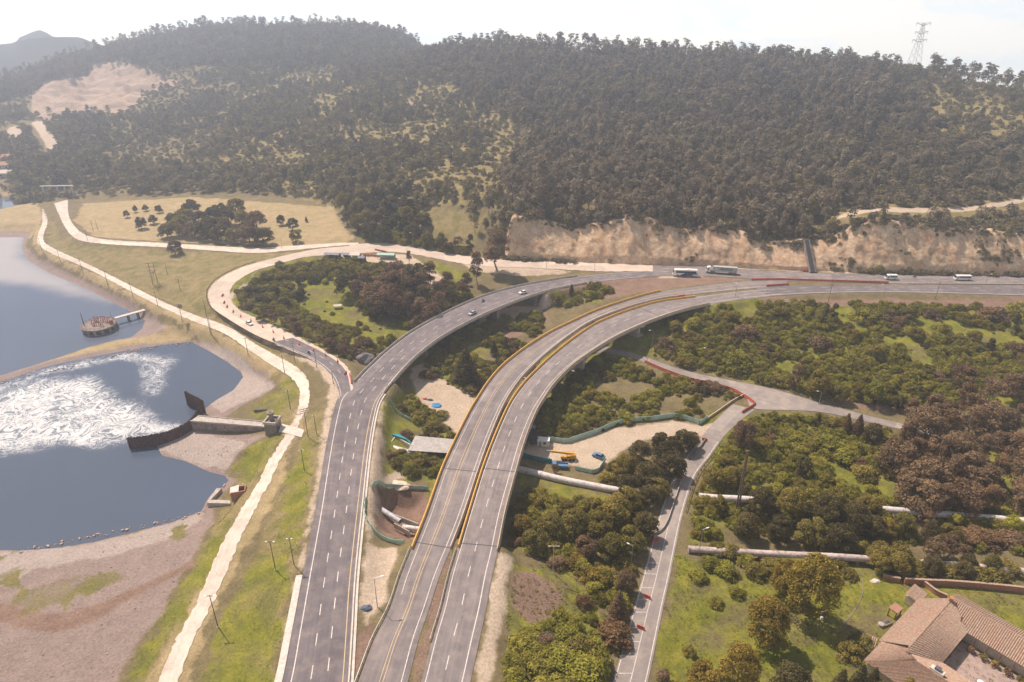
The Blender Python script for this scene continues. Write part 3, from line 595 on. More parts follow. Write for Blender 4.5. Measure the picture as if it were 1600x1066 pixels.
def solid(parent, name, pq, mat_, t0=0.0, t1=1.0, cat_label=None):
    p, q = pq; n = len(p); i, j = int(t0 * (n - 1)), int(t1 * (n - 1)) + 1
    return link(bpy.data.objects.new(name, ribbon_mesh(name, p[i:j], q[i:j], mat_)), parent)
def dashes(parent, name, pq, mat_, on=3.2, off=5.3, t0=0.0, t1=1.0, start=0.0):
    p, q = pq; m = (p + q) / 2; L = np.r_[0, np.cumsum(np.linalg.norm(np.diff(m, axis=0), axis=1))]
    s = t0 * L[-1] + start; B = MB()
    while s + on < t1 * L[-1]:
        ss = np.linspace(s, s + on, 3); A = np.stack([np.interp(ss, L, p[:, k]) for k in range(3)], 1); C = np.stack([np.interp(ss, L, q[:, k]) for k in range(3)], 1)
        B.add([*A, *C], [(0, 3, 4, 1), (1, 4, 5, 2)]); s += on + off
    return B.build(name, mat_, parent)
def barrier(parent, name, e, o, mat_, prof, t0=0.0, t1=1.0, base=0.0, label=None, mat_top=None):
    """sweep a profile [(offset from edge inward, z)] along edge e (o = opposite edge)"""
    n = len(e); i, j = int(t0 * (n - 1)), int(t1 * (n - 1)) + 1; e, o = e[i:j], o[i:j]
    d = o - e; d = d / np.linalg.norm(d, axis=1)[:, None]; B = MB(); k = len(prof)
    for r in range(len(e)):
        B.v += [tuple(e[r] + d[r] * x + np.array([0, 0, z + base])) for x, z in prof]
    for r in range(len(e) - 1):
        for s in range(k): B.f.append((r * k + s, r * k + (s + 1) % k, (r + 1) * k + (s + 1) % k, (r + 1) * k + s)); B.m.append(0)
    B.f += [tuple(range(k)), tuple((len(e) - 1) * k + s for s in range(k))[::-1]]; B.m += [0, 0]
    ob = B.build(name, mat_, parent)
    if label: ob['label'] = label
    return ob
JERSEY = [(0, -.05), (.42, -.05), (.40, .22), (.27, .45), (.24, 1.0), (.04, 1.0)]
KERB = [(-.15, -.1), (.25, -.1), (.25, .14), (-.15, .14)]
def deck_under(parent, a, b, t0, t1, mat_, depth=1.7):
    """box girder with cantilever slabs under a road surface"""
    n = len(a); i, j = int(t0 * (n - 1)), int(t1 * (n - 1)) + 1; a, b = a[i:j], b[i:j]
    w = np.linalg.norm(b - a, axis=1)[:, None]; d = (b - a) / w; B = MB(); k = 8
    for r in range(len(a)):
        W_ = w[r, 0]; prof = [(-.25, -.03), (-.25, -.55), (W_ * .16, -.8), (W_ * .22, -depth), (W_ * .78, -depth), (W_ * .84, -.8), (W_ + .25, -.55), (W_ + .25, -.03)]
        B.v += [tuple(a[r] + d[r] * x + np.array([0, 0, z])) for x, z in prof]
    for r in range(len(a) - 1):
        for s in range(k): B.f.append((r * k + s, (r + 1) * k + s, (r + 1) * k + (s + 1) % k, r * k + (s + 1) % k)); B.m.append(0)
    B.f += [tuple(range(k))[::-1], tuple((len(a) - 1) * k + s for s in range(k))]; B.m += [0, 0]
    return B.build('deck', mat_, parent)
def pier(parent, a, b, t, mat_, wide=.5, thick=1.6, cap=True):
    n = len(a); i = min(n - 2, int(t * (n - 1))); c_ = (a[i] + b[i]) / 2; d = b[i] - a[i]; W_ = np.linalg.norm(d); rz = math.atan2(d[1], d[0])
    zg = float(min(zat(a[i][0], a[i][1]), zat(b[i][0], b[i][1]), zat(c_[0], c_[1]))) - 1.0; B = MB()
    B.box((c_[0], c_[1], (zg - 2.55) / 2), (W_ * wide, thick, -2.55 - zg), rz)
    B.box((c_[0], c_[1], -2.1), (W_ * .8, thick * 1.25, .9), rz)
    B.box((c_[0], c_[1], float(zat(c_[0], c_[1])) + .2), (W_ * wide + 2, thick + 2.2, .9), rz)
    return B.build('pier', mat_, parent)
# --- western carriageway: at grade, then the first flyover
roadL, La, Lb = road('road', L_L, L_R, 0, A_NEW, 'dark three-lane road running up the left and over the curved bridge', 420)
def t_of(px, e):   # parameter along a paired edge nearest a traced pixel
    p = P(*px, 0); return float(np.argmin(np.hypot(e[:, 0] - p.x, e[:, 1] - p.y))) / (len(e) - 1)
tj = t_of((562, 590), La); tk = t_of((860, 435), La)
solid(roadL, 'edge_line', line_at(La, Lb, 1.75, 'a', .22), WHITE_L, 0, t_of((535, 613), La)); solid(roadL, 'edge_line', line_at(La, Lb, .9, 'a', .2), WHITE_L, t_of((555, 595), La), .97)
solid(roadL, 'edge_line', line_at(La, Lb, 1.35, 'b', .2), YEL_L, 0, t_of((590, 605), La)); solid(roadL, 'edge_line', line_at(La, Lb, .9, 'b', .2), WHITE_L, t_of((590, 600), La), .97)
for fr, st in ((.42, 0), (.66, 2.0)): dashes(roadL, 'lane_dashes', frac_at(La, Lb, fr, .2), WHITE_L, 3.4, 5.2, 0, .98, st)
fly1 = empty('flyover', tuple((La[210] + Lb[210]) / 2 * np.array([1, 1, 0])) , 0, 'slender grey curved flyover with plain concrete parapets', 'bridge')
fly1.location = (0, 0, 0)
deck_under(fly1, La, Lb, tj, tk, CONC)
barrier(fly1, 'parapet', La, Lb, CONC, JERSEY, t_of((551, 597), La), t_of((900, 430), La)); barrier(fly1, 'parapet', Lb, La, CONC_L, JERSEY, tj - .03, t_of((900, 430), La))
B = MB(); 
for t_ in (tj, tk):
    i = int(t_ * (len(La) - 1)); p, q, r, s = La[i], Lb[i], La[i + 1], Lb[i + 1]
    u = np.array([0, 0, .03]); dd = (r - p) / np.linalg.norm(r - p) * .35; MB().add([p + u, q + u, q + dd + u, p + dd + u], [(0, 1, 2, 3)]).build('expansion_joint', JOINT, fly1)
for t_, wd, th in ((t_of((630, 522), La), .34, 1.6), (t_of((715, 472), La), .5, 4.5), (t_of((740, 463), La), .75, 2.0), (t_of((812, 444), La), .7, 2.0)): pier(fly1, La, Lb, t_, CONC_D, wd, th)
par = empty('concrete_barrier', (0, 0, 0), 0, 'long pale concrete barrier on right edge of the left road', 'barrier')
barrier(par, 'barrier_wall', Lb, La, CONC_L, [(-.9, -.3), (.35, -.3), (.35, .3), (.15, .85), (-.1, .85), (-.3, .25), (-.9, .2)], 0, tj - .03)
gut = link(bpy.data.objects.new('gutter', None)); bpy.data.objects.remove(gut)
ga, gb = line_at(La, Lb, -1.7, 'a', 1.6, .05); gn = t_of((473, 900), La)
gt = solid(None, 'gutter', (ga, gb), CONC_L, 0, gn); tag(gt, 'pale concrete gutter along left edge of the dark road', 'gutter')
# --- the two eastern carriageways: at grade, the second flyover (twin decks), then the main road
roadM, Ma, Mb = road('road', M_L, M_R, 0, A_OLD, 'worn grey middle carriageway climbing onto the yellow-edged bridge', 420, .004)
roadR, Ra, Rb = road('road', R_L, R_R, 0, A_OLD, 'grey right carriageway on the outer deck of the yellow-edged bridge', 420, .008)
m0, m1 = t_of((646, 848), Ma), t_of((1010, 458), Ma); r0, r1 = t_of((717, 850), Ra), t_of((1100, 463), Ra)
for o_, fr in ((roadM, .43), (roadM, .50)): solid(o_, 'centre_line', frac_at(Ma, Mb, fr, .15), YEL_L, 0, .97)
solid(roadM, 'edge_line', line_at(Ma, Mb, 1.3, 'b', .18), WHITE_L, 0, .97)
solid(roadM, 'edge_line', line_at(Ma, Mb, 1.6, 'a', .14), WHITE_L, .1, .4)
solid(roadR, 'edge_line', line_at(Ra, Rb, .8, 'a', .18), WHITE_L, 0, .98); solid(roadR, 'edge_line', line_at(Ra, Rb, 1.7, 'b', .2), WHITE_L, 0, .98)
dashes(roadR, 'lane_dashes', frac_at(Ra, Rb, .44, .2), WHITE_L, 3.6, 5.4, 0, .98, 2)
fly2 = empty('flyover', (0, 0, 0), 0, 'twin-deck curved flyover edged with yellow barriers', 'bridge')
deck_under(fly2, Ma, Mb, m0, m1, CONC); deck_under(fly2, Ra, Rb, r0, r1, CONC)
YB = [(-.1, -.1), (.42, -.1), (.40, .3), (.28, .5), (.26, .95), (-.06, .95)]
WEST = 'yellow painted barrier'
barrier(fly2, 'barrier', Ma, Mb, YEL, YB, m0 - .005, t_of((1032, 455), Ma), label='yellow barrier along the inner curve')
barrier(fly2, 'barrier', Ra, Rb, YEL, YB, r0 - .004, t_of((1086, 465), Ra), label='yellow barrier between the two decks')
barrier(fly2, 'barrier', Mb, Ma, CONC_L, [(.0, -.1), (.35, -.1), (.33, .3), (.22, .45), (.2, .8), (.0, .8)], m0, t_of((1060, 466), Mb), label='pale concrete inner parapet')
barrier(fly2, 'barrier', Rb, Ra, simple('buff_concrete', (.55, .42, .28), .8, .15, .6, dirt=(.40, .30, .2)), JERSEY, r0 - .004, t_of((1110, 477), Rb), label='buff concrete outer parapet')
B = MB()
for a_, b_, ts in ((Ma, Mb, (m0, t_of((690, 733), Ma), t_of((945, 475), Ma))), (Ra, Rb, (r0, t_of((753, 733), Ra), t_of((1010, 486), Ra)))):
    for t_ in ts:
        i = int(t_ * (len(a_) - 1)); p, q, r = a_[i], b_[i], a_[i + 1]; u = np.array([0, 0, .035]); dd = (r - p) / np.linalg.norm(r - p) * .3; MB().add([p + u, q + u, q + dd + u, p + dd + u], [(0, 1, 2, 3)]).build('expansion_joint', JOINT, fly2)
for px in ((690, 733), (735, 632), (812, 551), (905, 490)): pier(fly2, Ma, Mb, t_of(px, Ma), CONC, .5, 1.8)
for px in ((753, 733), (803, 628), (893, 541), (985, 496)): pier(fly2, Ra, Rb, t_of(px, Ra), CONC, .5, 1.8)
farc, Fa, Fb = road('road', FAR_T, FAR_B, 0, A_OLD, 'far carriageway of the highway below the rock cutting', 200, .012)
for fr in (.3, .62): dashes(farc, 'lane_dashes', frac_at(Fa, Fb, fr, .2), WHITE_L, 4, 8, .02, 1)
solid(farc, 'edge_line', line_at(Fa, Fb, .7, 'b', .18), WHITE_L, .4, 1)
nearc, Na, Nb = road('road', NEAR_T, NEAR_B, 0, A_NEW, 'near carriageway of the highway beside the scrub slope', 200, .016)
for fr in (.3, .6): dashes(nearc, 'lane_dashes', frac_at(Na, Nb, fr, .2), WHITE_L, 4, 7, 0, 1)
solid(nearc, 'edge_line', line_at(Na, Nb, 1.0, 'b', .3), WHITE_L, 0, 1)
med = empty('median_kerb', (0, 0, 0), 0, 'low concrete median between the highway carriageways', 'kerb'); barrier(med, 'kerb', Fb, Fa, CONC, [(-.5, -.1), (.1, -.1), (.1, .35), (-.5, .35)], .55, 1)
oldr, Oa, Ob = road('road', OLD_T, OLD_B, 0, A_PALE, 'pale dusty old road at the foot of the wooded hill', 160, .02); rough_edges(oldr, Oa, Ob, .8)
solid(oldr, 'edge_line', line_at(Oa, Ob, 1.2, 'b', .15), WHITE_L, .3, .95)
slip, Sa, Sb = road('road', SL_L, SL_R, 0, A_PALE, 'curving slip road closed off by red barriers', 260, .01); rough_edges(slip, Sa, Sb, .45)
i0 = t_of((425, 535), Sa); ia, ib = line_at(Sa, Sb, .02, 'a', .1); k0 = int(i0 * 259)
p_ = Sa[k0:] + (Sb[k0:] - Sa[k0:]) * .03; q_ = Sa[k0:] + (Sb[k0:] - Sa[k0:]) * .82; p_ = p_ + [0, 0, .008]; q_ = q_ + [0, 0, .008]
na_ = link(bpy.data.objects.new('asphalt_strip', ribbon_mesh('asphalt_strip', p_, q_, A_NEW)), slip)
solid(slip, 'edge_line', line_at(Sa, Sb, .9, 'a', .2, .04), WHITE_L, i0, 1); solid(slip, 'edge_line', frac_at(Sa, Sb, .84, .2, .04), WHITE_L, i0 + .12, .985); dashes(slip, 'lane_dashes', frac_at(Sa, Sb, .5, .18, .04), WHITE_L, 3, 5, i0, i0 + .2)
rail = empty('guard_rail', (0, 0, 0), 0, 'rusty guard rail on short posts round the outside of the slip road', 'guard rail')
ra_, rb_ = line_at(Sa, Sb, -.7, 'a', .1, 0); i1, i2 = t_of((400, 411), Sa), t_of((433, 539), Sa)
barrier(rail, 'rail', ra_, rb_, WOOD, [(0, .5), (.08, .5), (.08, .85), (0, .85)], i1, i2)
for i in range(int(i1 * 259), int(i2 * 259), 2):
    MB().box((ra_[i][0], ra_[i][1], .35), (.18, .18, .9)).build('post', WOOD, rail)
side, Da, Db = road('road', SIDE_L, SIDE_R, -10.5, A_SIDE, 'narrow side road passing the garden and running under the trees', 200)
solid(side, 'edge_line', line_at(Da, Db, .35, 'a', .16), WHITE_L, 0, .72); solid(side, 'edge_line', line_at(Da, Db, .5, 'b', .18), WHITE_L, 0, .8); solid(side, 'centre_line', frac_at(Da, Db, .5, .15), WHITE_L, 0, .45)
B = MB()
for t_ in np.arange(.02, .36, .032):
    i = int(t_ * 199); p, q = Da[i] + (Db[i] - Da[i]) * .06, Da[i] + (Db[i] - Da[i]) * .5; f = (Da[i + 1] - Da[i]); f = f / np.linalg.norm(f) * .32; u = np.array([0, 0, .03]); MB().add([p + u, q + u, q + f + u, p + f + u], [(0, 1, 2, 3)]).build('speed_bar', WORN_L, side)
sideb, Ea, Eb = road('road', SB_T, SB_B, -10.5, A_SIDE, 'pale junction road coming out from under the yellow-edged bridge', 160, .01)
track, Ta, Tb = road('path', TR_L, TR_R, -3, A_TRACK, 'cream dirt track along the waterside bank', 700); rough_edges(track, Ta, Tb, .55)
track2, T2a, T2b = road('path', T2_L, T2_R, 0, A_TRACK, 'cream dirt track across the meadow edge', 300); rough_edges(track2, T2a, T2b, .6)
# soft sandy shoulders: verge strips that break up the track edges
# --- rock cutting
def rock_material():
    m, t, b = newmat('cut_rock'); geo = t.nodes.new('ShaderNodeNewGeometry'); pos = geo.outputs['Position']
    st = N(t, 'ShaderNodeMapping'); st.inputs['Scale'].default_value = (.30, .30, .12); st.inputs['Rotation'].default_value = (0, .35, 0); t.links.new(pos, st.inputs['Vector'])
    s = noise_node(t, st.outputs['Vector'], 1.0, 7, .65, .6); bn = noise_node(t, pos, .045, 5, .6); fn = noise_node(t, pos, .8, 7, .7)
    c_ = ramp(t, s, [(.28, (.24, .145, .09)), (.40, (.52, .34, .205)), (.55, (.68, .50, .33)), (.72, (.78, .63, .45))])
    c_ = mixc(t, ramp(t, bn, [(.42, (0, 0, 0)), (.62, (.5, .5, .5))]), c_, ramp(t, fn, [(.3, (.33, .235, .165)), (.7, (.60, .455, .33))]))
    c_ = mixc(t, ramp(t, noise_node(t, pos, .09, 6, .6), [(.50, (0, 0, 0)), (.68, (.6, .6, .6))]), c_, (.60, .33, .18))
    c_ = mixc(t, .6, c_, ramp(t, fn, [(.28, (.66, .63, .60)), (.72, (1.2, 1.18, 1.14))]), 'MULTIPLY')
    t.links.new(c_, b.inputs['Base Color']); b.inputs['Roughness'].default_value = .95; b.inputs['Specular IOR Level'].default_value = .1; bump(t, b, fn, .9, .6); return m
cx = np.array([p.x for p in crest_w]); cz = np.array([p.z for p in crest_w])
ux = np.arange(cx[0] - 4, cx[-1], .9); vv = np.linspace(0, 1, 44); UX, VV = np.meshgrid(ux, vv)
fy0 = footY(UX); top = np.interp(UX, cx, cz, left=.5) + .6 + 4.5 * fbm(UX / 9, UX * 0, 47, 4)
zz = -.5 + (top + .5) * VV
prof = VV ** 1.1 * np.interp(UX, [cx[0], cx[0] + 12], [4, 15.0]) * (1 - .22 * (fbm(UX / 26, zz / 40, 55, 3) + .1) * (VV * (1 - VV) * 4))
gul = np.abs(fbm(UX / 9 + .05 * zz, zz * .06, 31, 4)) * 7.0 + fbm(UX / 3.4, zz / 4.5, 33, 4) * 2.8 + fbm(UX / 30, zz / 30, 37, 2) * 3
led = .9 * np.floor(zz / 5.5 + 1.2 * fbm(UX / 25, zz / 9, 41, 2)) / 5
CYv = fy0 - .9 + prof + np.minimum(gul - 1.8, 1.4) * np.minimum(VV * 5, 1) * .75 + led
UX = np.vstack([UX, UX[-1:]]); CYv = np.vstack([CYv, CYv[-1:] * 0 + fy0[-1:] + 20]); zz = np.vstack([zz, zz[-1:] - .4])
k_ = np.arange(UX.size).reshape(UX.shape); cf = np.stack([k_[:-1, :-1].ravel(), k_[:-1, 1:].ravel(), k_[1:, 1:].ravel(), k_[1:, :-1].ravel()], 1)
cliff = link(bpy.data.objects.new('rock_cutting', mesh_np('rock_cutting', np.stack([UX.ravel(), CYv.ravel(), zz.ravel()], 1), cf, rock_material())))
tag(cliff, 'bare ochre rock cutting above the highway', kind='structure')
# quarry on the far hill: terraced bare face
# ------------------------------------------------------------------ distant hills and haze
def far_hills():
    pts = [(-500,70),(-200,72),(0,70),(30,60),(62,48),(80,56),(105,64),(150,80),(220,110),(300,150)]
    B = []; 
    for k, (Y, dy) in enumerate(((1720, 40), (1750, 0), (1800, 18), (1850, 45))):
        pp = spline([(*PY(x, y + dy, Y),) for x, y in pts], 90); pp[:, 2] += 6 * fbm(pp[:, 0] / 40, pp[:, 0] * 0 + k, 3, 3); B.append(pp)
    B.insert(0, np.c_[B[0][:, 0], np.full(90, 1550), np.full(90, -20)])
    v = np.vstack(B); i = np.arange(90 * 5).reshape(5, 90); f = np.stack([i[:-1, :-1].ravel(), i[:-1, 1:].ravel(), i[1:, 1:].ravel(), i[1:, :-1].ravel()], 1)
    o = link(bpy.data.objects.new('hills', mesh_np('hills', v, f, simple('far_wood', (.06, .06, .045), .95, .4, .02), True))); tag(o, 'pale far ridge beyond the quarry hill', kind='structure')
def near_ridge():
    pts = [(-500,82),(-200,76),(0,70),(25,64),(50,61),(85,59),(125,60),(180,78),(260,120)]; B = []
    for k, (Y, dy) in enumerate(((1440, 55), (1470, 0), (1520, 25))):
        pp = spline([(*PY(x, y + dy, Y),) for x, y in pts], 90); pp[:, 2] += 5 * fbm(pp[:, 0] / 25, pp[:, 0] * 0 + k, 5, 3); B.append(pp)
    B.insert(0, np.c_[B[0][:, 0], np.full(90, 1330), np.full(90, -20)])
    v = np.vstack(B); i = np.arange(90 * 4).reshape(4, 90); f = np.stack([i[:-1, :-1].ravel(), i[:-1, 1:].ravel(), i[1:, 1:].ravel(), i[1:, :-1].ravel()], 1)
    o = link(bpy.data.objects.new('hills', mesh_np('hills', v, f, MT['far_wood'], True))); tag(o, 'hazy shoulder of hill in front of the far peak', kind='structure')
far_hills(); near_ridge()
hz_me = MB().box((0, 930, 58), (4600, 2100, 170)).mesh('haze', [])
haze = link(bpy.data.objects.new('haze', hz_me)); tag(haze, 'thin warm haze over the whole valley', kind='stuff')
hm = bpy.data.materials.new('haze_air'); hm.use_nodes = True; ht = hm.node_tree; ht.nodes.clear(); ho = ht.nodes.new('ShaderNodeOutputMaterial'); hv = ht.nodes.new('ShaderNodeVolumePrincipled')
hv.inputs['Color'].default_value = (.74, .84, 1.0, 1); hv.inputs['Density'].default_value = .00047; hv.inputs['Anisotropy'].default_value = .68
ht.links.new(hv.outputs['Volume'], ho.inputs['Volume']); hz_me.materials.append(hm)

# ------------------------------------------------------------------ plants
def leafmat(name, stops, trans=.22):
    m = bpy.data.materials.new(name); m.use_nodes = True; t = m.node_tree; t.nodes.clear(); out = t.nodes.new('ShaderNodeOutputMaterial')
    oi = t.nodes.new('ShaderNodeObjectInfo'); at = N(t, 'ShaderNodeAttribute', attribute_name='tone')
    c_ = ramp(t, oi.outputs['Random'], [(i / (len(stops) - 1), s) for i, s in enumerate(stops)])
    mr = N(t, 'ShaderNodeMapRange'); mr.inputs['To Min'].default_value = .9; mr.inputs['To Max'].default_value = 2.1; t.links.new(at.outputs['Fac'], mr.inputs['Value'])
    vm = N(t, 'ShaderNodeVectorMath', operation='SCALE'); t.links.new(c_, vm.inputs[0]); t.links.new(mr.outputs['Result'], vm.inputs['Scale'])
    d = t.nodes.new('ShaderNodeBsdfDiffuse'); tr = t.nodes.new('ShaderNodeBsdfTranslucent'); mx = t.nodes.new('ShaderNodeMixShader'); mx.inputs[0].default_value = trans
    t.links.new(vm.outputs[0], d.inputs['Color']); t.links.new(vm.outputs[0], tr.inputs['Color']); t.links.new(d.outputs[0], mx.inputs[1]); t.links.new(tr.outputs[0], mx.inputs[2]); t.links.new(mx.outputs[0], out.inputs['Surface'])
    MT[name] = m; return m
PAL = {'olive': leafmat('leaf_olive', [(.100, .084, .022), (.138, .110, .028), (.175, .136, .034), (.118, .102, .028)]),
       'brown': leafmat('leaf_brown', [(.112, .070, .042), (.135, .084, .048), (.155, .102, .056), (.120, .080, .048)]),
       'gum': leafmat('leaf_gum', [(.140, .112, .074), (.170, .135, .086), (.200, .160, .100), (.150, .126, .084)], .3), 'gumd': leafmat('leaf_gum_dark', [(.100, .084, .054), (.125, .102, .064), (.145, .116, .074)], .3), 'hill': leafmat('leaf_hill', [(.125, .108, .050), (.160, .134, .062), (.195, .160, .074), (.140, .122, .062)], .3),
       'dark': leafmat('leaf_dark', [(.064, .054, .023), (.084, .067, .027), (.102, .080, .032)]),
       'gold': leafmat('leaf_gold', [(.150, .108, .024), (.190, .136, .028), (.165, .130, .026)]),
       'green': leafmat('leaf_green', [(.120, .114, .021), (.160, .148, .025), (.200, .175, .033), (.140, .122, .028)]),
       'lime': leafmat('leaf_lime', [(.25, .23, .03), (.30, .26, .035)]),
       'rust': leafmat('leaf_rust', [(.130, .078, .040), (.150, .092, .045), (.115, .070, .038)]),
       'grass': leafmat('leaf_grass', [(.12, .145, .015), (.18, .185, .025), (.15, .15, .03), (.21, .18, .05)])}
BARK = simple('bark', (.15, .105, .08), .95, .35, 2); BARK_P = simple('bark_pale', (.27, .20, .155), .9, .3, 1.5)
def leaf_cloud(clumps, n, size, rg, flat=.35):
    """clumps: rows (x,y,z,rx,ry,rz,tone); n leaves in all, shared by surface area"""
    c_ = np.array(clumps, float); a = (c_[:, 3] * c_[:, 5]); k = np.maximum(3, (n * a / a.sum()).astype(int)); ii = np.repeat(np.arange(len(c_)), k); M = len(ii)
    d = rg.normal(size=(M, 3)); d /= np.linalg.norm(d, axis=1)[:, None]; d[:, 2] = np.where(d[:, 2] < -.45, -d[:, 2], d[:, 2])
    r = .62 + .42 * rg.random(M) ** .6
    p = c_[ii, :3] + d * c_[ii, 3:6] * r[:, None]
    nn = d + .75 * rg.normal(size=(M, 3)); nn[:, 2] += flat; nn /= np.linalg.norm(nn, axis=1)[:, None]
    u = np.cross(nn, rg.normal(size=(M, 3))); u /= np.linalg.norm(u, axis=1)[:, None] + 1e-9; w = np.cross(nn, u)
    s = size * (.6 + .8 * rg.random(M))[:, None]; e = .45 + .35 * rg.random((M, 1))
    v = np.stack([p - u * s, p - w * s * e, p + u * s, p + w * s * e], 1).reshape(-1, 3)
    tone = np.clip(c_[ii, 6] + .22 * rg.normal(size=M), 0, 1); return v, np.arange(4 * M).reshape(-1, 4), np.repeat(tone, 4)
def dome_clumps(R, H, z0, k, rg, cr=.42, full=False):
    out = []
    for i in range(k):
        u = rg.random(); ph = i * 2.39996 + rg.normal() * .3; lat = (u * 1.25 - .25) if full else u
        rr = math.sqrt(max(.05, 1 - lat * lat)); q = .58 + .3 * rg.random(); s = cr * R * (.7 + .6 * rg.random())
        out.append((R * q * rr * math.cos(ph), R * q * rr * math.sin(ph), z0 + H * (lat * .75 + (.22 if full else .05)), s, s, s * .8, .2 + .6 * rg.random()))
    return out
def trunk_mb(h, r, rg, limbs=4, lean=.03, top=.8):
    B = MB(); pts = [Vector((0, 0, -.6))]
    for i in range(1, 5): pts.append(Vector((rg.normal() * lean * h, rg.normal() * lean * h, h * top * i / 4)))
    for i in range(4): B.tube(pts[i], pts[i + 1], r * (1 - .2 * i), r * (1 - .2 * (i + 1)), 6, caps=False)
    for i in range(limbs):
        s = pts[1 + i % 3].lerp(pts[2 + i % 3], rg.random()); a = rg.random() * 6.283; L = h * (.2 + .15 * rg.random())
        B.tube(s, s + Vector((math.cos(a) * L * .8, math.sin(a) * L * .8, L * .75)), r * .4, r * .12, 5, caps=False)
    return B
KIND_H = {'great': 18.0, 'broad': 9.0, 'tall': 15.0, 'bush': 3.0, 'cone': 10.0, 'thin': 14.0, 'spray': 8.0}
def proto(kind, seed, near=True):
    rg = np.random.default_rng(seed); h = KIND_H[kind]
    if kind == 'great':
        cl = dome_clumps(6.6, 13.4, 3.6, 95, rg, .23, True); n, s = (12500, .27) if near else (900, .8); tr = trunk_mb(h, .5, rg, 6, .015, .6)
    elif kind == 'broad':
        cl = dome_clumps(4.0, 6.6, 2.0, 34, rg, .34, True); n, s = (5600, .25) if near else (470, .62); tr = trunk_mb(h, .3, rg, 5, .02, .6)
    elif kind == 'tall':
        cl = []
        for i in range(26):
            t_ = rg.random() ** .8; a = rg.random() * 6.283; rr = 2.9 * math.sin(math.pi * (.18 + .72 * t_)) * (.35 + .65 * rg.random()); s_ = .75 + .75 * rg.random()
            cl.append((rr * math.cos(a), rr * math.sin(a), 4.2 + 9.8 * t_, s_ * 1.1, s_ * 1.1, s_ * .85, .15 + .7 * rg.random()))
        n, s = (4200, .24) if near else (430, .52); tr = trunk_mb(h, .26, rg, 7, .02, .88)
    elif kind == 'thin':
        cl = []
        for i in range(12):
            t_ = rg.random(); a = rg.random() * 6.283; rr = 1.7 * (.3 + .7 * rg.random()) * (.6 + .4 * t_); s_ = .55 + .6 * rg.random()
            cl.append((rr * math.cos(a), rr * math.sin(a), 7.5 + 6.2 * t_, s_ * 1.25, s_ * 1.25, s_ * .7, .2 + .6 * rg.random()))
        n, s = (1700, .23) if near else (230, .45); tr = trunk_mb(h, .2, rg, 5, .02, .93)
    elif kind == 'bush':
        cl = dome_clumps(2.3, 2.5, .1, 20, rg, .36); n, s = (2200, .165) if near else (230, .42); tr = trunk_mb(1.6, .1, rg, 3, .02, .8)
    elif kind == 'spray':   # loose, half bare crown
        cl = []
        for i in range(22):
            t_ = rg.random(); a = rg.random() * 6.283; rr = 2.6 * (.4 + .6 * rg.random()) * math.sin(math.pi * (.2 + .7 * t_)); s_ = .5 + .6 * rg.random()
            cl.append((rr * math.cos(a), rr * math.sin(a), 1.6 + 6.0 * t_, s_, s_, s_, .2 + .6 * rg.random()))
        n, s = (1700, .2) if near else (200, .5); tr = trunk_mb(h, .16, rg, 9, .03, .8)
    else:                   # cone
        cl = []
        for i in range(46):
            t_ = (i + .5) / 46; a = i * 2.39996; rr = 2.9 * (1 - t_) ** .8 * (.62 + .3 * rg.random()); s_ = .5 + .85 * (1 - t_)
            cl.append((rr * math.cos(a), rr * math.sin(a), .9 + 8.8 * t_, s_, s_, s_ * .9, .25 + .5 * rg.random()))
        n, s = (4200, .22) if near else (260, .6); tr = trunk_mb(h, .25, rg, 0, .005, .85)
    return leaf_cloud(cl, n, s, rg), tr
PROTO = {}
def get_meshes(kind, pal, k, near=True):
    key = (kind, pal, k, near)
    if key not in PROTO:
        gk = (kind, k, near)
        if gk not in PROTO: PROTO[gk] = proto(kind, hash(kind) % 1 + 100 * k + len(kind) * 7 + (0 if near else 50), near)
        (v, f, tone), tr = PROTO[gk]; me = mesh_np('crown', v, f, PAL[pal]); a = me.attributes.new('tone', 'FLOAT', 'POINT'); a.data.foreach_set('value', tone.astype(np.float32))
        PROTO[key] = (me, tr.mesh('trunk', BARK_P if kind in ('tall', 'thin') else BARK))
    return PROTO[key]
TREES = []                                   # (zone, px order, object, look, noun)
ORD = ['leftmost', 'second', 'third', 'fourth', 'fifth', 'sixth', 'seventh', 'eighth', 'ninth', 'tenth', 'eleventh', 'twelfth', 'thirteenth', 'fourteenth', 'fifteenth', 'sixteenth', 'seventeenth', 'eighteenth', 'nineteenth', 'twentieth'] + ['twenty-' + x for x in ('first', 'second', 'third', 'fourth', 'fifth', 'sixth', 'seventh', 'eighth', 'ninth')] + ['thirtieth'] + ['thirty-' + x for x in ('first', 'second', 'third', 'fourth')]
LOOK = {'olive': 'olive green', 'brown': 'brownish', 'dark': 'dark', 'gold': 'golden olive', 'green': 'green', 'lime': 'bright lime', 'rust': 'rust brown'}
NOUN = {'great': ('tree', 'great round tree'), 'broad': ('tree', 'round bushy tree'), 'tall': ('tree', 'tall slim tree'), 'bush': ('bush', 'low bush'), 'cone': ('conifer', 'pointed conifer'), 'thin': ('tree', 'thin gum tree'), 'spray': ('tree', 'loose feathery tree')}
def plant(zone, px, py, kind, pal, h, wide=1.0):
    g = G(px, py); k = random.randrange(3); cm, tm = get_meshes(kind, pal, k, True)
    o = empty({'tree': 'tree', 'bush': 'shrub', 'conifer': 'conifer'}[NOUN[kind][0]], (g.x, g.y, g.z - .1), random.random() * 6.283)
    s = h / KIND_H[kind]; o.scale = (s * wide * random.uniform(.92, 1.08), s * wide * random.uniform(.92, 1.08), s)
    link(bpy.data.objects.new('crown', cm), o); link(bpy.data.objects.new('trunk', tm), o)
    o['category'] = NOUN[kind][0]; TREES.append((zone, px, o, LOOK[pal] + ' ' + NOUN[kind][1], kind)); return o
def plants(zone, rows):
    for r in rows: plant(zone, *r)
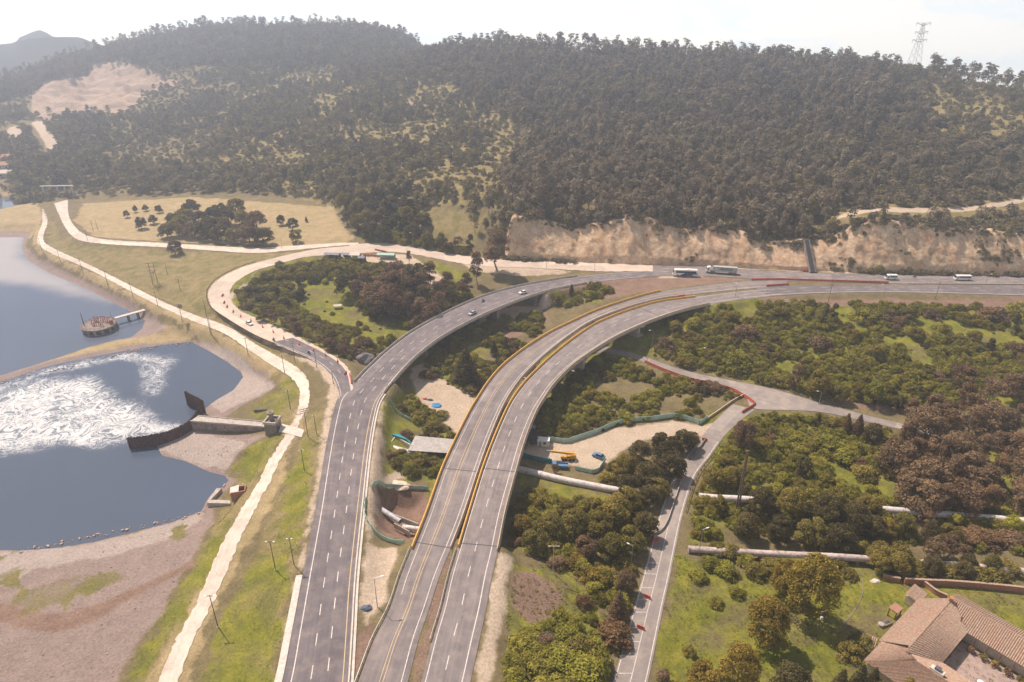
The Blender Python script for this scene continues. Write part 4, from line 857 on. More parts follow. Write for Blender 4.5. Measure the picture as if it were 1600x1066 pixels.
def label_trees():
    by = {}
    for z, px, o, look, kind in TREES: by.setdefault((z, look), []).append((px, o))
    for (z, look), L in by.items():
        L.sort(key=lambda q: q[0]); zone, grp = z
        for i, (px, o) in enumerate(L):
            if len(L) == 1: o['label'] = f'{look} {zone}'
            else: o['label'] = f'{look} {zone}, ' + ('leftmost one' if i == 0 else 'rightmost one' if i == len(L) - 1 else f'{ORD[i]} from left')
            o['group'] = grp
# --- stuff: woods and scrub that read as one mass
def scatter(name, xy, scl, idx, items, label, near=False, zs=None):
    src = bpy.data.collections.new(name + '_sources')
    for i, (kind, pal, k) in enumerate(items):
        cm, tm = get_meshes(kind, pal, k, near); bm = bmesh.new(); bm.from_mesh(cm); n0 = len(bm.faces); bm.from_mesh(tm); bm.faces.ensure_lookup_table()
        for f in bm.faces[n0:]: f.material_index = 1
        me = bpy.data.meshes.new('source'); bm.to_mesh(me); bm.free(); me.materials.append(cm.materials[0]); me.materials.append(tm.materials[0])
        src.objects.link(bpy.data.objects.new(f'{name}_source_{i:02d}', me))
    z = (zat(xy[:, 0], xy[:, 1]) if zs is None else zs) - .15; me = bpy.data.meshes.new(name); me.vertices.add(len(xy)); me.vertices.foreach_set('co', np.c_[xy, z].astype(np.float32).ravel())
    for an, ty, va in (('scl', 'FLOAT', scl.astype(np.float32)), ('rot', 'FLOAT', (rng.random(len(xy)) * 6.283).astype(np.float32)), ('idx', 'INT', idx.astype(np.int32))):
        a = me.attributes.new(an, ty, 'POINT'); a.data.foreach_set('value', va)
    o = link(bpy.data.objects.new(name, me)); tag(o, label, kind='stuff')
    g = bpy.data.node_groups.new(name + '_nodes', 'GeometryNodeTree'); g.interface.new_socket('Geometry', in_out='INPUT', socket_type='NodeSocketGeometry'); g.interface.new_socket('Geometry', in_out='OUTPUT', socket_type='NodeSocketGeometry')
    gi = g.nodes.new('NodeGroupInput'); go = g.nodes.new('NodeGroupOutput'); ip = g.nodes.new('GeometryNodeInstanceOnPoints'); ci = g.nodes.new('GeometryNodeCollectionInfo')
    ci.inputs['Collection'].default_value = src; ci.inputs['Separate Children'].default_value = True; ci.inputs['Reset Children'].default_value = True
    ip.inputs['Pick Instance'].default_value = True
    def na(nm, ty):
        q = g.nodes.new('GeometryNodeInputNamedAttribute'); q.data_type = ty; q.inputs['Name'].default_value = nm; return q.outputs['Attribute']
    cx_ = g.nodes.new('ShaderNodeCombineXYZ'); g.links.new(na('rot', 'FLOAT'), cx_.inputs['Z'])
    g.links.new(gi.outputs[0], ip.inputs['Points']); g.links.new(ci.outputs[0], ip.inputs['Instance']); g.links.new(na('idx', 'INT'), ip.inputs['Instance Index']); g.links.new(cx_.outputs[0], ip.inputs['Rotation']); g.links.new(na('scl', 'FLOAT'), ip.inputs['Scale'])
    g.links.new(ip.outputs[0], go.inputs[0]); md = o.modifiers.new('scatter', 'NODES'); md.node_group = g; return o
def jitter(x0, x1, y0, y1, st):
    gx, gy = np.meshgrid(np.arange(x0, x1, st), np.arange(y0, y1, st)); q = np.c_[gx.ravel(), gy.ravel()]; return q + (rng.random(q.shape) - .5) * st * .95
def inside(q, polys, m=0.0):
    s = np.full(len(q), -20.0)
    for p in polys: s = np.maximum(s, sd_near(q[:, 0], q[:, 1], p, 20.0))
    return s > m
ROADS = [poly2(a, b, z) for a, b, z in ((L_L[:9], L_R[:9], 0), (L_L[17:], L_R[16:], 0), (M_L[:6], M_R[:6], 0), (R_L[:6], R_R[:6], 0), (M_L[20:], M_R[18:], 0), (R_L[19:], R_R[18:], 0), (FAR_T, FAR_B, 0), (NEAR_T, NEAR_B, 0), (OLD_T, OLD_B, 0), (SL_L, SL_R, 0), (SIDE_L, SIDE_R, -10.5), (SB_T, SB_B, -10.5), (TR_L, TR_R, -3), (T2_L, T2_R, 0))]
# hillside
q = jitter(-1000, 1000, 340, 1330, 4.9); fyq = footY(q[:, 0]); rid_w = np.array([tuple(PY(x, y, Y))[:2] for x, y, Y in sorted(HILL[:20])]); rid_w = rid_w[np.argsort(rid_w[:, 0])]; keep = (np.abs(q[:, 0]) < q[:, 1] * .80 + 40) & (q[:, 1] > fyq + 7) & (q[:, 1] < np.interp(q[:, 0], rid_w[:, 0], rid_w[:, 1]) - 4)
q = q[keep]
keep = (cover_at('rock', q[:, 0], q[:, 1]) < 1.5) & (cover_at('pale', q[:, 0], q[:, 1]) < -2.5) & (cover_at('dry', q[:, 0], q[:, 1]) < 0) & ~inside(q, [res_w], -1) & ~inside(q, ROADS, -3); q = q[keep]
EUC = gpoly([(700,84),(900,88),(1100,97),(1300,106),(1380,118),(1395,140),(1350,230),(1300,330),(1260,368),(1180,362),(1075,350),(950,345),(880,345),(800,325),(790,280),(830,230),(800,190),(730,150),(690,110)])
RIDGE = gpoly([(-100,160),(0,136),(120,94),(300,54),(500,47),(650,72),(690,92),(640,98),(500,98),(400,104),(300,100),(200,100),(80,130),(-100,190)])
SCR = gpoly([(1395,130),(1430,125),(1470,220),(1600,215),(1700,230),(1700,370),(1450,352),(1360,345),(1290,365),(1310,325),(1350,240)])
GLADE = gpoly([(640,330),(700,322),(760,330),(745,390),(690,385),(640,370)])
BELT = gpoly([(20,265),(120,262),(300,270),(560,255),(640,300),(560,330),(500,312),(300,302),(140,300),(60,292),(20,290)])
n1 = fbm(q[:, 0] / 45, q[:, 1] / 45, 51, 4); r_ = rng.random(len(q))
euc = inside(q, [EUC], -3); rdg = inside(q, [RIDGE], 0); scr = inside(q, [SCR], 0); glade = inside(q, [GLADE]); belt = inside(q, [BELT])
cls = np.full(len(q), 0)
cls[:] = 1                                                     # mixed wood
cls[euc] = 0; cls[rdg] = 0; cls[scr] = 2
open_ = (cls == 1) & ~belt & (n1 > .02); thin_ = open_ & (r_ < .35); thin2 = (cls == 2) & (r_ < .25); thin3 = (glade & (r_ < .93)) | ((cls == 0) & ((r_ < .07) | ((fbm(q[:, 0] / 22, q[:, 1] / 22, 57, 3) > .24) & (r_ < .7))))
ok = ~(thin_ | thin2 | thin3); q, cls, n1, rdg, belt, open_ = q[ok], cls[ok], n1[ok], rdg[ok], belt[ok], open_[ok]
def pick(mask, base): return rng.choice(base, size=int(mask.sum()))
k = cls == 0
fi = rng.choice([0, 0, 1, 1, 2, 2, 3, 3, 3, 4, 6], size=int(k.sum())); fs = .62 + .52 * rng.random(int(k.sum())) ** 1.2; fs *= 1 + .18 * n1[k]; em = rng.random(len(fs)); fs[em < .05] *= 1.45; nk = n1[k]; mm = (nk > .10) & (em > .3); fi[mm] = rng.choice([7, 8, 3], size=int(mm.sum())); fs[mm & (fi >= 7)] *= 1.05; mm = (nk < -.12) & (em > .3); fi[mm] = rng.choice([6, 9], size=int(mm.sum()))
scatter('forest', q[k], fs, fi, [('tall', 'gum', 0), ('tall', 'gum', 1), ('tall', 'gum', 2), ('broad', 'gum', 0), ('thin', 'gum', 0), ('thin', 'gumd', 1), ('tall', 'gumd', 1), ('broad', 'hill', 0), ('tall', 'hill', 2), ('broad', 'gumd', 2)], 'dense brownish gum tree forest covering the upper hillside')
k = cls == 1
fi = rng.choice([0, 0, 1, 1, 2, 3, 4, 5, 6], size=int(k.sum())); fs = .36 + .62 * rng.random(int(k.sum())) ** 1.6; fs[belt[k]] *= 1.15; oo = open_[k]; fi[oo] = rng.choice([4, 4, 4, 7, 0], size=int(oo.sum())); fs[oo] = .5 + .6 * rng.random(int(oo.sum())); fs[oo & (fi == 0)] *= .55
scatter('forest', q[k], fs, fi, [('broad', 'hill', 0), ('broad', 'hill', 1), ('broad', 'gumd', 2), ('tall', 'gumd', 0), ('bush', 'hill', 0), ('broad', 'gum', 1), ('tall', 'hill', 2), ('bush', 'gum', 1)], 'mixed grey green woodland with rounded crowns on the left slopes')
qs = np.repeat(q[cls == 2], 5, 0); qs = qs + rng.normal(size=qs.shape) * 3.0; qs = qs[(qs[:, 1] > footY(qs[:, 0]) + 7) & (cover_at('pale', qs[:, 0], qs[:, 1]) < -1.2) & (cover_at('pale', qs[:, 0], qs[:, 1] + 6) < -1) & (cover_at('pale', qs[:, 0], qs[:, 1] + 11) < -1)]
fi = rng.choice([0, 0, 1, 1, 2, 3, 4], size=len(qs), p=[.2, .2, .2, .15, .15, .06, .04]); fs = .6 + .75 * rng.random(len(qs)); fs[fi >= 3] *= .7
scatter('scrub', qs, fs, fi, [('bush', 'hill', 0), ('bush', 'gumd', 1), ('bush', 'gum', 2), ('broad', 'gum', 0), ('tall', 'gumd', 0)], 'low olive and brown scrub on the slope below the pylon')
cq = []
for i in range(900):
    x = rng.uniform(cx[0], cx[-1]); cq.append((x, float(footY(np.array(x))) + 14.5 + abs(rng.normal()) * 3.0))
for i in range(90):
    x = rng.uniform(P(1340, 420, 0).x, P(1640, 420, 0).x); cq.append((x, float(footY(np.array(x))) - .9 - rng.random() * 1.2))
for i in range(40):
    x = rng.uniform(cx[0], P(900, 420, 0).x); cq.append((x, float(footY(np.array(x))) - .5 - rng.random() * 2.5))
cq = np.array(cq); scatter('scrub', cq, .45 + .6 * rng.random(len(cq)), rng.integers(0, 4, len(cq)), [('bush', 'hill', 0), ('bush', 'gumd', 1), ('bush', 'gum', 2), ('bush', 'gum', 0)], 'ragged bushes hanging along the crest and foot of the rock cutting')
R_, C_n = UX.shape; ci = []
while len(ci) < 620:
    i, j = rng.integers(2, R_ - 1), rng.integers(0, C_n); v_ = i / (R_ - 1); nz = float(fbm(np.array([UX[i, j] / 14]), np.array([zz[i, j] / 9]), 77, 3)[0])
    if (v_ > .86 and rng.random() < .8) or (nz > .22 and rng.random() < .5) or (UX[i, j] > P(1440, 420, 0).x and .3 < v_ and nz > .08): ci.append((UX[i, j], CYv[i, j] + .4, zz[i, j]))
ci = np.array(ci); scatter('scrub', ci[:, :2], .28 + .5 * rng.random(len(ci)), rng.integers(0, 4, len(ci)), [('bush', 'hill', 0), ('bush', 'gumd', 1), ('bush', 'gum', 2), ('bush', 'hill', 1)], 'tufts of scrub clinging to the face of the rock cutting', False, ci[:, 2])
# tall gum trees standing on the skyline
sk = []
for (x, y, Y) in [(x, np.interp(x, [690, 800, 1000, 1200, 1300, 1430, 1600, 1750], [81, 80, 88, 97, 102, 114, 148, 190]), np.interp(x, [690, 800, 1000, 1200, 1300, 1430, 1600, 1750], [895, 850, 800, 750, 730, 700, 620, 600])) for x in np.arange(690, 1740, 2.6)]:
    if 1400 < x < 1450: continue
    p = PY(x, y, Y + rng.normal() * 14); sk.append((p.x, p.y))
for (x, y, Y) in [(x, np.interp(x, [0, 60, 120, 200, 300, 400, 500, 600, 650], [132, 112, 90, 68, 50, 43, 43, 56, 70]), np.interp(x, [0, 120, 200, 300, 600, 650], [1000, 1100, 1150, 1200, 1180, 1150])) for x in np.arange(0, 690, 3)]:
    p = PY(x, y, Y + rng.normal() * 14); sk.append((p.x, p.y))
sk = np.array(sk); scatter('forest', sk, .55 + .85 * rng.random(len(sk)) ** 1.3, rng.choice([0, 1, 2, 3, 4], size=len(sk)), [('thin', 'gumd', 0), ('thin', 'gumd', 1), ('thin', 'gum', 2), ('tall', 'gumd', 0), ('tall', 'gum', 1)], 'thin gum trees standing along the skyline ridge')
# scrub on the near slopes
SCRUB = {'a': [(1000,545),(1010,520),(1040,500),(1110,482),(1200,474),(1400,476),(1600,484),(1760,500),(1760,640),(1600,610),(1480,640),(1400,635),(1290,622),(1200,600),(1100,580),(1060,570)],
 'b': [(850,650),(870,610),(900,585),(940,562),(990,566),(1050,590),(1140,612),(1155,625),(1120,650),(1090,658),(1050,650),(970,665),(880,683),(845,680)],
 'c': [(1110,700),(1180,650),(1300,655),(1400,680),(1440,700),(1600,780),(1600,870),(1400,880),(1340,862),(1200,850),(1090,840),(1075,800),(1100,745)],
 'd': [(790,1130),(800,1020),(830,985),(880,970),(930,960),(955,1010),(935,1130)], 'e': [(815,768),(900,788),(1000,802),(1020,835),(990,930),(940,960),(890,880),(800,860)],
 'f': [(360,480),(365,455),(440,415),(520,405),(600,415),(660,450),(720,445),(735,465),(650,505),(620,530),(560,565),(530,560),(500,545),(440,512)],
 'g': [(655,600),(690,520),(760,500),(850,490),(845,520),(790,560),(745,610),(720,600)], 'h': [(612,640),(640,620),(700,670),(708,690),(640,680)], 'i': [(620,710),(700,720),(690,745),(620,735)], 'j': [(870,455),(930,443),(960,458),(900,478),(860,478)],
 'k': [(780,405),(830,410),(880,412),(880,402),(790,398)], 'm': [(1340,424),(1420,426),(1450,420),(1400,416),(1345,418)], 'n': [(560,350),(660,372),(740,395),(700,398),(640,384),(560,372)]}
allp = {k_: gpoly(v_) for k_, v_ in SCRUB.items()}
q = jitter(-170, 330, 90, 470, 2.05); q = q[inside(q, list(allp.values()), -.5)]; q = q[~inside(q, ROADS, -2.5)]
q = q[(cover_at('pale', q[:, 0], q[:, 1]) < .2)]
n2 = fbm(q[:, 0] / 16, q[:, 1] / 16, 61, 4); meadow = inside(q, [gpoly(COVER['green'][4]), gpoly(COVER['green'][8])], -1.5)
q = q[(n2 < .10) & ~meadow | (rng.random(len(q)) < .04)]; n2 = fbm(q[:, 0] / 16, q[:, 1] / 16, 67, 3)
zq = zat(q[:, 0], q[:, 1]); dl = [sd_near(q[:, 0], q[:, 1], poly2(a, b, 0), 20.0) for a, b in ((L_L, L_R), (M_L, M_R), (R_L, R_R))]; q = q[~((np.max(dl, 0) > -.5) & (zq > -3.5))]; n2 = fbm(q[:, 0] / 16, q[:, 1] / 16, 67, 3)
fi = np.where(n2 > .21, rng.choice([4, 5], size=len(q)), rng.choice([0, 1, 2, 3], size=len(q))); fs = (.34 + 1.0 * rng.random(len(q)) ** 2.4)
scatter('scrub', q, fs, fi, [('bush', 'green', 0), ('bush', 'green', 1), ('bush', 'olive', 2), ('bush', 'green', 2), ('bush', 'brown', 0), ('bush', 'dark', 1)], 'tangled green scrub covering the slopes around the flyovers', True)
# rough grass
GR = [gpoly(p) for p in COVER['green'][5:8]]
q = jitter(-110, 190, 84, 215, 1.15); q = q[inside(q, GR, -.5) & ~inside(q, ROADS, -.6)]; n3 = fbm(q[:, 0] / 9, q[:, 1] / 9, 71, 4); q = q[(n3 + .35 * rng.random(len(q)) > .10)]
def tuft(seed):
    rg = np.random.default_rng(seed); v = []; f = []
    for i in range(26):
        a = rg.random() * 6.283; r0 = rg.random() * .45; L = .22 + .28 * rg.random(); b = Vector((r0 * math.cos(a), r0 * math.sin(a), 0)); t_ = b + Vector((math.cos(a) * L * .6, math.sin(a) * L * .6, L)); s_ = Vector((-math.sin(a), math.cos(a), 0)) * .09
        k_ = len(v); v += [b - s_, b + s_, t_ + s_ * .4, t_ - s_ * .4]; f.append((k_, k_ + 1, k_ + 2, k_ + 3))
    return np.array([tuple(x) for x in v]), np.array(f), np.repeat(rg.random(26), 4)
for k_ in range(3):
    v_, f_, to = tuft(k_); me = mesh_np('crown', v_, f_, PAL['grass']); a = me.attributes.new('tone', 'FLOAT', 'POINT'); a.data.foreach_set('value', to.astype(np.float32)); PROTO[('tuft', 'grass', k_, False)] = (me, MB().tube((0, 0, -.1), (0, 0, .05), .02, .01, 3).mesh('stem', PAL['grass']))
q2 = jitter(-110, 0, 88, 235, .8); q2 = q2[inside(q2, [gpoly(p) for p in COVER['green'][:4] + COVER['patch']], -1.0) & ~inside(q2, ROADS, -.4)]; q2 = q2[fbm(q2[:, 0] / 6, q2[:, 1] / 6, 73, 4) + .3 * rng.random(len(q2)) > .06]
scatter('grass', q2, .22 + .4 * rng.random(len(q2)) ** 2, rng.integers(0, 3, len(q2)), [('tuft', 'grass', 0), ('tuft', 'grass', 1), ('tuft', 'grass', 2)], 'short tufty grass on the banks beside the dirt track')
scatter('grass', q, .45 + .6 * rng.random(len(q)) ** 2, rng.integers(0, 3, len(q)), [('tuft', 'grass', 0), ('tuft', 'grass', 1), ('tuft', 'grass', 2)], 'rough green grass on the verges and in the garden')
# --- trees one can tell apart
Zg = ('on the house lawn', 'garden trees')
plants(Zg, [(1258,962,'great','gold',20,.92),(1194,1005,'great','gold',14.5,.95),(1150,1076,'great','gold',14,.95),(1098,1092,'broad','gold',10,.95),(1222,930,'great','gold',12,.9),(1232,1085,'broad','dark',8,1.1),(1345,1012,'bush','olive',4,1.1),(1326,1022,'bush','olive',3.5,1.2),
 (1305,1095,'cone','dark',10,.75),(1335,1090,'cone','dark',10.5,.7),(1358,1082,'cone','dark',8,.75),(1078,1022,'bush','olive',2.2,1),(1030,1092,'thin','brown',9.5,1.1),(1052,1100,'spray','gold',7,1),(1420,1095,'spray','gold',6,1.3),(1375,1100,'broad','gold',6,1)])
Zq = ('along the garden pipeline', 'pipeline hedge')
plants(Zq, [(1372,893,'broad','olive',6,1.1),(1402,896,'broad','olive',6.5,1.1),(1428,896,'bush','olive',4,1.3),(1452,899,'broad','dark',6,1),(1478,902,'bush','olive',4,1.3),(1500,903,'broad','dark',5.5,1),(1528,906,'bush','olive',4,1.4),(1552,908,'bush','olive',4,1.3),(1110,885,'bush','green',3,1.3),(1135,895,'bush','green',3.2,1.4),(1180,898,'bush','olive',3.5,1.3),(1200,890,'bush','olive',3.5,1.3),(1090,905,'bush','green',2.6,1.3),(1150,930,'bush','green',2.4,1.3),(1120,945,'bush','green',2,1.4),(1325,900,'bush','olive',2.6,1.2),(1310,890,'bush','olive',3,1.2)])
Zh = ('between pipeline and lawn', 'pipeline trees')
plants(Zh, [(1372,878,'broad','olive',6.5,1.15),(1400,882,'broad','olive',7.5,1.0),(1422,886,'bush','green',3.5,1.2),(1455,880,'spray','brown',9,1),(1442,862,'tall','dark',11,.9),(1480,872,'spray','brown',8,1.1),(1510,890,'broad','dark',5,1),(1545,892,'broad','olive',5,1),(1575,895,'bush','olive',3.5,1.3),(1140,868,'bush','olive',3.5,1.2),(1165,880,'bush','green',3,1.3),
 (1120,862,'bush','olive',3,1.2),(1508,850,'bush','rust',4,1.6),(1540,848,'bush','rust',4,1.6),(1580,850,'bush','brown',4,1.6),(1480,845,'broad','olive',6,1),(1380,838,'broad','gold',6.5,1),(1410,835,'broad','olive',7,1),(1330,862,'bush','olive',3,1.3),(1578,832,'broad','lime',6,.95),(1490,822,'broad','lime',4.5,.9),(1445,830,'spray','brown',7,1)])
Zd = ('right of the side road', 'thicket trees')
plants(Zd, [(1112,765,'broad','olive',8,1.0),(1140,760,'broad','olive',7,1.0),(1135,735,'broad','olive',6,1.0),(1185,810,'great','dark',12,1.1),(1232,815,'great','olive',12.5,1.1),(1285,828,'great','dark',13,1.15),(1330,835,'great','dark',12,1.1),(1215,845,'great','dark',9,1.1),(1265,850,'broad','olive',9,1.1),(1310,860,'broad','dark',9,1.0),(1360,845,'broad','dark',8,1.0),(1350,805,'broad','olive',7,1.1),
 (1165,840,'broad','dark',8,1.0),(1160,700,'broad','brown',10.5,.85),(1252,742,'spray','dark',7.5,1.15),(1240,790,'broad','olive',7,1.1),(1300,795,'broad','olive',7,1.1),(1120,800,'broad','olive',6,1),(1100,790,'bush','olive',3.5,1.2),(1190,700,'bush','olive',3.5,1.3),(1205,690,'bush','rust',3,1.2),(1240,690,'bush','green',4,1.6),(1290,700,'bush','green',4.5,1.8),(1320,720,'bush','green',4.5,1.6),(1350,745,'bush','olive',4,1.5),(1280,730,'bush','green',3.5,1.5),(1400,745,'bush','olive',4,1.5),(1270,690,'bush','olive',4,1.5)])
Zj = ('beside the road junction', 'junction trees')
plants(Zj, [(1320,675,'cone','rust',8,.8),(1338,680,'cone','brown',9,.8),(1362,692,'broad','dark',8,.85),(1306,668,'bush','olive',4,1.2),(1278,660,'cone','dark',4,.9),(1275,618,'broad','olive',11,.85),(1238,610,'spray','rust',9,.8),(1310,628,'broad','olive',7.5,1.0),(1362,632,'broad','green',10,.9),(1340,622,'broad','olive',7,1),(1400,640,'broad','dark',6,1),(1412,634,'broad','green',5,1),(1440,625,'broad','olive',6,1),(1215,600,'bush','olive',4,1.2),(1385,620,'broad','olive',6,1),(1248,590,'spray','brown',8,1)])
Zb = ('in the brown right-edge grove', 'brown grove trees')
rows = []
for i, (x, y) in enumerate([(1408,700),(1440,690),(1475,688),(1510,682),(1545,680),(1585,678),(1395,735),(1425,730),(1460,728),(1495,722),(1530,720),(1570,716),(1605,712),(1410,775),(1445,770),(1480,768),(1515,765),(1555,760),(1595,755),(1430,800),(1465,805),(1500,800),(1540,805),(1580,800),(1610,790),(1420,660),(1460,655),(1500,648),(1540,640),(1590,630)]):
    rows.append((x, y, ['tall', 'broad', 'tall', 'spray', 'broad'][i % 5], ['brown', 'rust', 'brown', 'brown', 'brown'][(i * 3) % 5], 10 + (i * 37 % 40) / 10, 1.15))
plants(Zb, rows)
Zs = ('on the slope below the highway', 'scrub slope trees')
rows = []
for i, (x, y) in enumerate([(1055,520),(1085,510),(1110,545),(1140,505),(1165,530),(1190,560),(1150,575),(1120,570),(1075,555),(1040,545),(1215,500),(1235,530),(1285,510),(1300,505),(1280,545),(1330,530),(1350,500),(1385,515),(1420,500),(1455,495),(1430,530),(1470,520),(1500,505),(1520,535),(1550,500),(1580,520),(1595,495),(1490,555),(1540,560),(1590,555),(1365,560),(1320,575),(1410,565),(1450,585),(1505,590),(1560,590)]):
    big = i in (12, 13, 25, 28); rows.append((x, y, 'tall' if big else ['broad', 'bush', 'spray', 'broad', 'bush'][i % 5], 'dark' if big else ['olive', 'green', 'green', 'olive', 'brown'][i % 5], 10 if big else (5.6 if i % 2 == 0 else 3.6) + (i * 53 % 20) / 10, 1.25 if not big else .9))
plants(Zs, rows)
Zw = ('between outer deck and side road', 'roadside wood trees')
plants(Zw, [(835,862,'broad','olive',8,1),(815,835,'broad','gold',7,1),(862,845,'broad','olive',9,1),(898,838,'broad','olive',9.5,1),(885,808,'broad','olive',6,1),(935,842,'broad','olive',9,1),(960,822,'broad','olive',9.5,1),(985,862,'broad','olive',8.5,1),(1005,838,'broad','dark',8,1),(955,872,'broad','olive',8,1),(915,870,'broad','brown',7,1),(975,800,'broad','olive',8.5,1),(1010,790,'broad','dark',7,1),(935,806,'broad','olive',6,1),(905,785,'bush','olive',2.5,1.2),
 (965,965,'cone','brown',9,.95),(978,925,'broad','brown',7,.9),(958,1000,'bush','rust',4.5,1.3),(912,945,'bush','rust',3,1),(925,905,'bush','gold',3.5,1.5),(900,885,'bush','gold',3.5,1.4),(945,905,'bush','olive',3.5,1.3),(870,885,'bush','brown',3,1.3),(868,742,'spray','brown',4.5,.9)])
Zy = ('beside the sandy yard', 'yard trees')
plants(Zy, [(975,745,'broad','olive',8,1.05),(1000,725,'broad','dark',8.5,1.05),(1035,712,'broad','dark',9,1.05),(1065,705,'broad','dark',8,1.0),(1045,745,'broad','dark',9.5,1.1),(1010,762,'broad','dark',9,1.1),(980,775,'broad','dark',7.5,1.1),(1080,700,'broad','olive',6.5,.9),(1030,780,'broad','olive',7,1.0),(950,755,'bush','olive',4,1.1),(960,735,'bush','olive',3.5,1.1)])
Zl = ('below the right embankment', 'embankment bushes')
plants(Zl, [(835,1050,'bush','green',4,1.4),(870,1040,'bush','green',4,1.5),(905,1060,'bush','green',4.5,1.5),(850,1085,'bush','green',4,1.5),(900,1020,'bush','olive',4,1.4),(925,1040,'bush','green',4,1.2),(938,1070,'cone','green',6,.9),(880,1000,'bush','green',3.5,1.5),(820,1015,'bush','green',3.5,1.4),(850,1010,'bush','brown',3,1.3),(915,1085,'bush','green',4,1.4),(938,1040,'cone','green',5,.8)])
Zv = ('in the hollow between both bridges', 'hollow trees')
plants(Zv, [(728,596,'cone','dark',15,1.12),(772,556,'cone','dark',7.5,.8),(790,552,'cone','dark',8,.75),(780,572,'bush','dark',3.5,1.1),(800,545,'bush','dark',3.5,1.1),(668,590,'bush','rust',3.5,1.3),(735,612,'bush','dark',3,1.5),(893,458,'cone','dark',5,.8),(650,655,'bush','olive',3,1.5),(680,670,'bush','olive',3,1.5),(690,652,'bush','olive',2.6,1.4),(635,682,'bush','brown',2.5,1.3),(618,726,'bush','olive',2.8,1.3),(640,730,'bush','olive',2.6,1.3),(677,724,'bush','olive',3.2,1.3),(655,728,'bush','olive',2.6,1.3),(610,715,'bush','brown',2.5,1.2),(840,500,'bush','olive',3,1.3),(870,470,'bush','olive',3,1.4),(920,462,'bush','green',3,1.4),(700,508,'broad','brown',7,1)])
Zi = ('inside the slip road loop', 'island trees')
rows = []
for i, (x, y) in enumerate([(548,462),(575,470),(600,478),(622,470),(640,482),(660,470),(610,497),(640,503),(662,492),(590,490),(685,485),(700,470),(648,455),(672,452),(560,480),(620,452),(708,488),(690,500),(665,510),(730,470)]):
    rows.append((x, y, 'tall' if i % 3 else 'broad', 'brown' if i % 4 else 'dark', 13.5 + (i * 29 % 30) / 10, 1.1))
for i, (x, y) in enumerate([(378,470),(395,460),(415,445),(440,435),(460,428),(480,420),(500,425),(405,475),(430,462),(450,452),(470,445),(490,440),(512,430),(530,425),(470,465),(420,490),(445,480),(388,485)]):
    rows.append((x, y, 'bush' if i % 2 else 'broad', 'dark' if i % 3 else 'olive', 3.4 + (i * 17 % 20) / 10, 1.25))
for i, (x, y) in enumerate([(410,502),(428,508),(447,515),(465,522),(482,532),(500,540),(518,548),(535,556),(440,498),(460,508),(480,515),(500,525),(520,535),(540,545),(560,550),(575,545),(555,530)]):
    rows.append((x, y, 'spray' if i % 3 else 'broad', 'brown' if i % 4 else 'olive', 4.8 + (i * 13 % 16) / 10, 1.1))
plants(Zi, rows)
Zr = ('by the pale old road', 'old road trees')
plants(Zr, [(778,424,'tall','brown',23,1.55),(746,446,'tall','brown',18,1.0),(735,400,'tall','dark',13,.8),(640,415,'tall','brown',9,.8),(700,396,'broad','dark',7,1),(668,386,'broad','olive',9,1),(690,388,'broad','olive',9,.9),(715,392,'spray','brown',9,1)])
Zf = ('in the straw field', 'straw field trees')
rows = []
for i, (x, y) in enumerate([(262,372),(280,368),(300,372),(322,374),(345,376),(368,378),(390,380),(412,382),(272,355),(292,350),(312,352),(335,352),(358,352),(380,352),(402,358),(300,335),(345,338),(370,335),(350,362),(388,366),(330,366),(285,360)]): rows.append((x, y, 'broad', ['dark', 'olive', 'brown', 'dark'][i % 4], 8.5 + (i * 19 % 30) / 10, 1.25))
rows += [(199,340,'broad','dark',5,.9),(212,332,'broad','dark',5,.7),(222,358,'broad','dark',8,1.0),(228,330,'broad','dark',4.5,1),(249,333,'broad','dark',5.5,1.0),(275,398,'broad','brown',8.5,1.0),(440,352,'broad','dark',6.5,.9),(458,360,'broad','dark',8,1),(462,378,'broad','olive',7,1),(479,347,'cone','dark',4,.8),(240,350,'broad','dark',6,1.0)]
plants(Zf, rows)
Ze = ('at the wood edge', 'wood edge trees')
rows = []
for i, (x, y) in enumerate([(545,352),(560,362),(580,372),(600,378),(575,350),(598,352),(620,360),(560,338),(585,335),(610,335),(635,352),(645,376),(660,360),(540,330),(620,320),(590,318),(565,318),(640,335)]): rows.append((x, y, 'broad', ['dark', 'olive', 'dark'][i % 3], 9.5 + (i * 23 % 30) / 10, 1.1))
plants(Ze, rows)
# ------------------------------------------------------------------ vehicles
def mcol(name, col, rough=.35, var=.06): return simple(name, col, rough, var, 1.0)
PAINT = {'white': mcol('van_white', (.75, .73, .69)), 'silver': mcol('car_silver', (.42, .42, .43)), 'dark': mcol('car_dark', (.05, .055, .065)), 'blue': mcol('truck_blue', (.10, .20, .33)), 'crane': mcol('crane_yellow', (.62, .33, .04), .5, .12), 'red': mcol('lamp_red', (.45, .03, .02)), 'lamp': mcol('lamp_glass', (.7, .7, .66), .2), 'black': mcol('trim_black', (.03, .03, .03), .6)}
def head(e, p):
    """road direction at a place: e = (n,3) edge line"""
    i = int(np.argmin(np.hypot(e[:, 0] - p.x, e[:, 1] - p.y))); i = min(max(i, 1), len(e) - 2); d = e[i + 1] - e[i - 1]; return math.atan2(d[1], d[0])
def wheels(root, xs_, w, r=.33, wd=.22):
    for x in xs_:
        for s in (-1, 1):
            y = s * (w / 2 - wd / 2 + .02); ty = MB().tube((x, y - wd / 2, r), (x, y + wd / 2, r), r, r, 14).build('wheel', BLACK, root)
            MB().tube((x, y - wd / 2 - .012, r), (x, y + wd / 2 + .012, r), r * .55, r * .55, 10).build('rim', STEEL, ty)
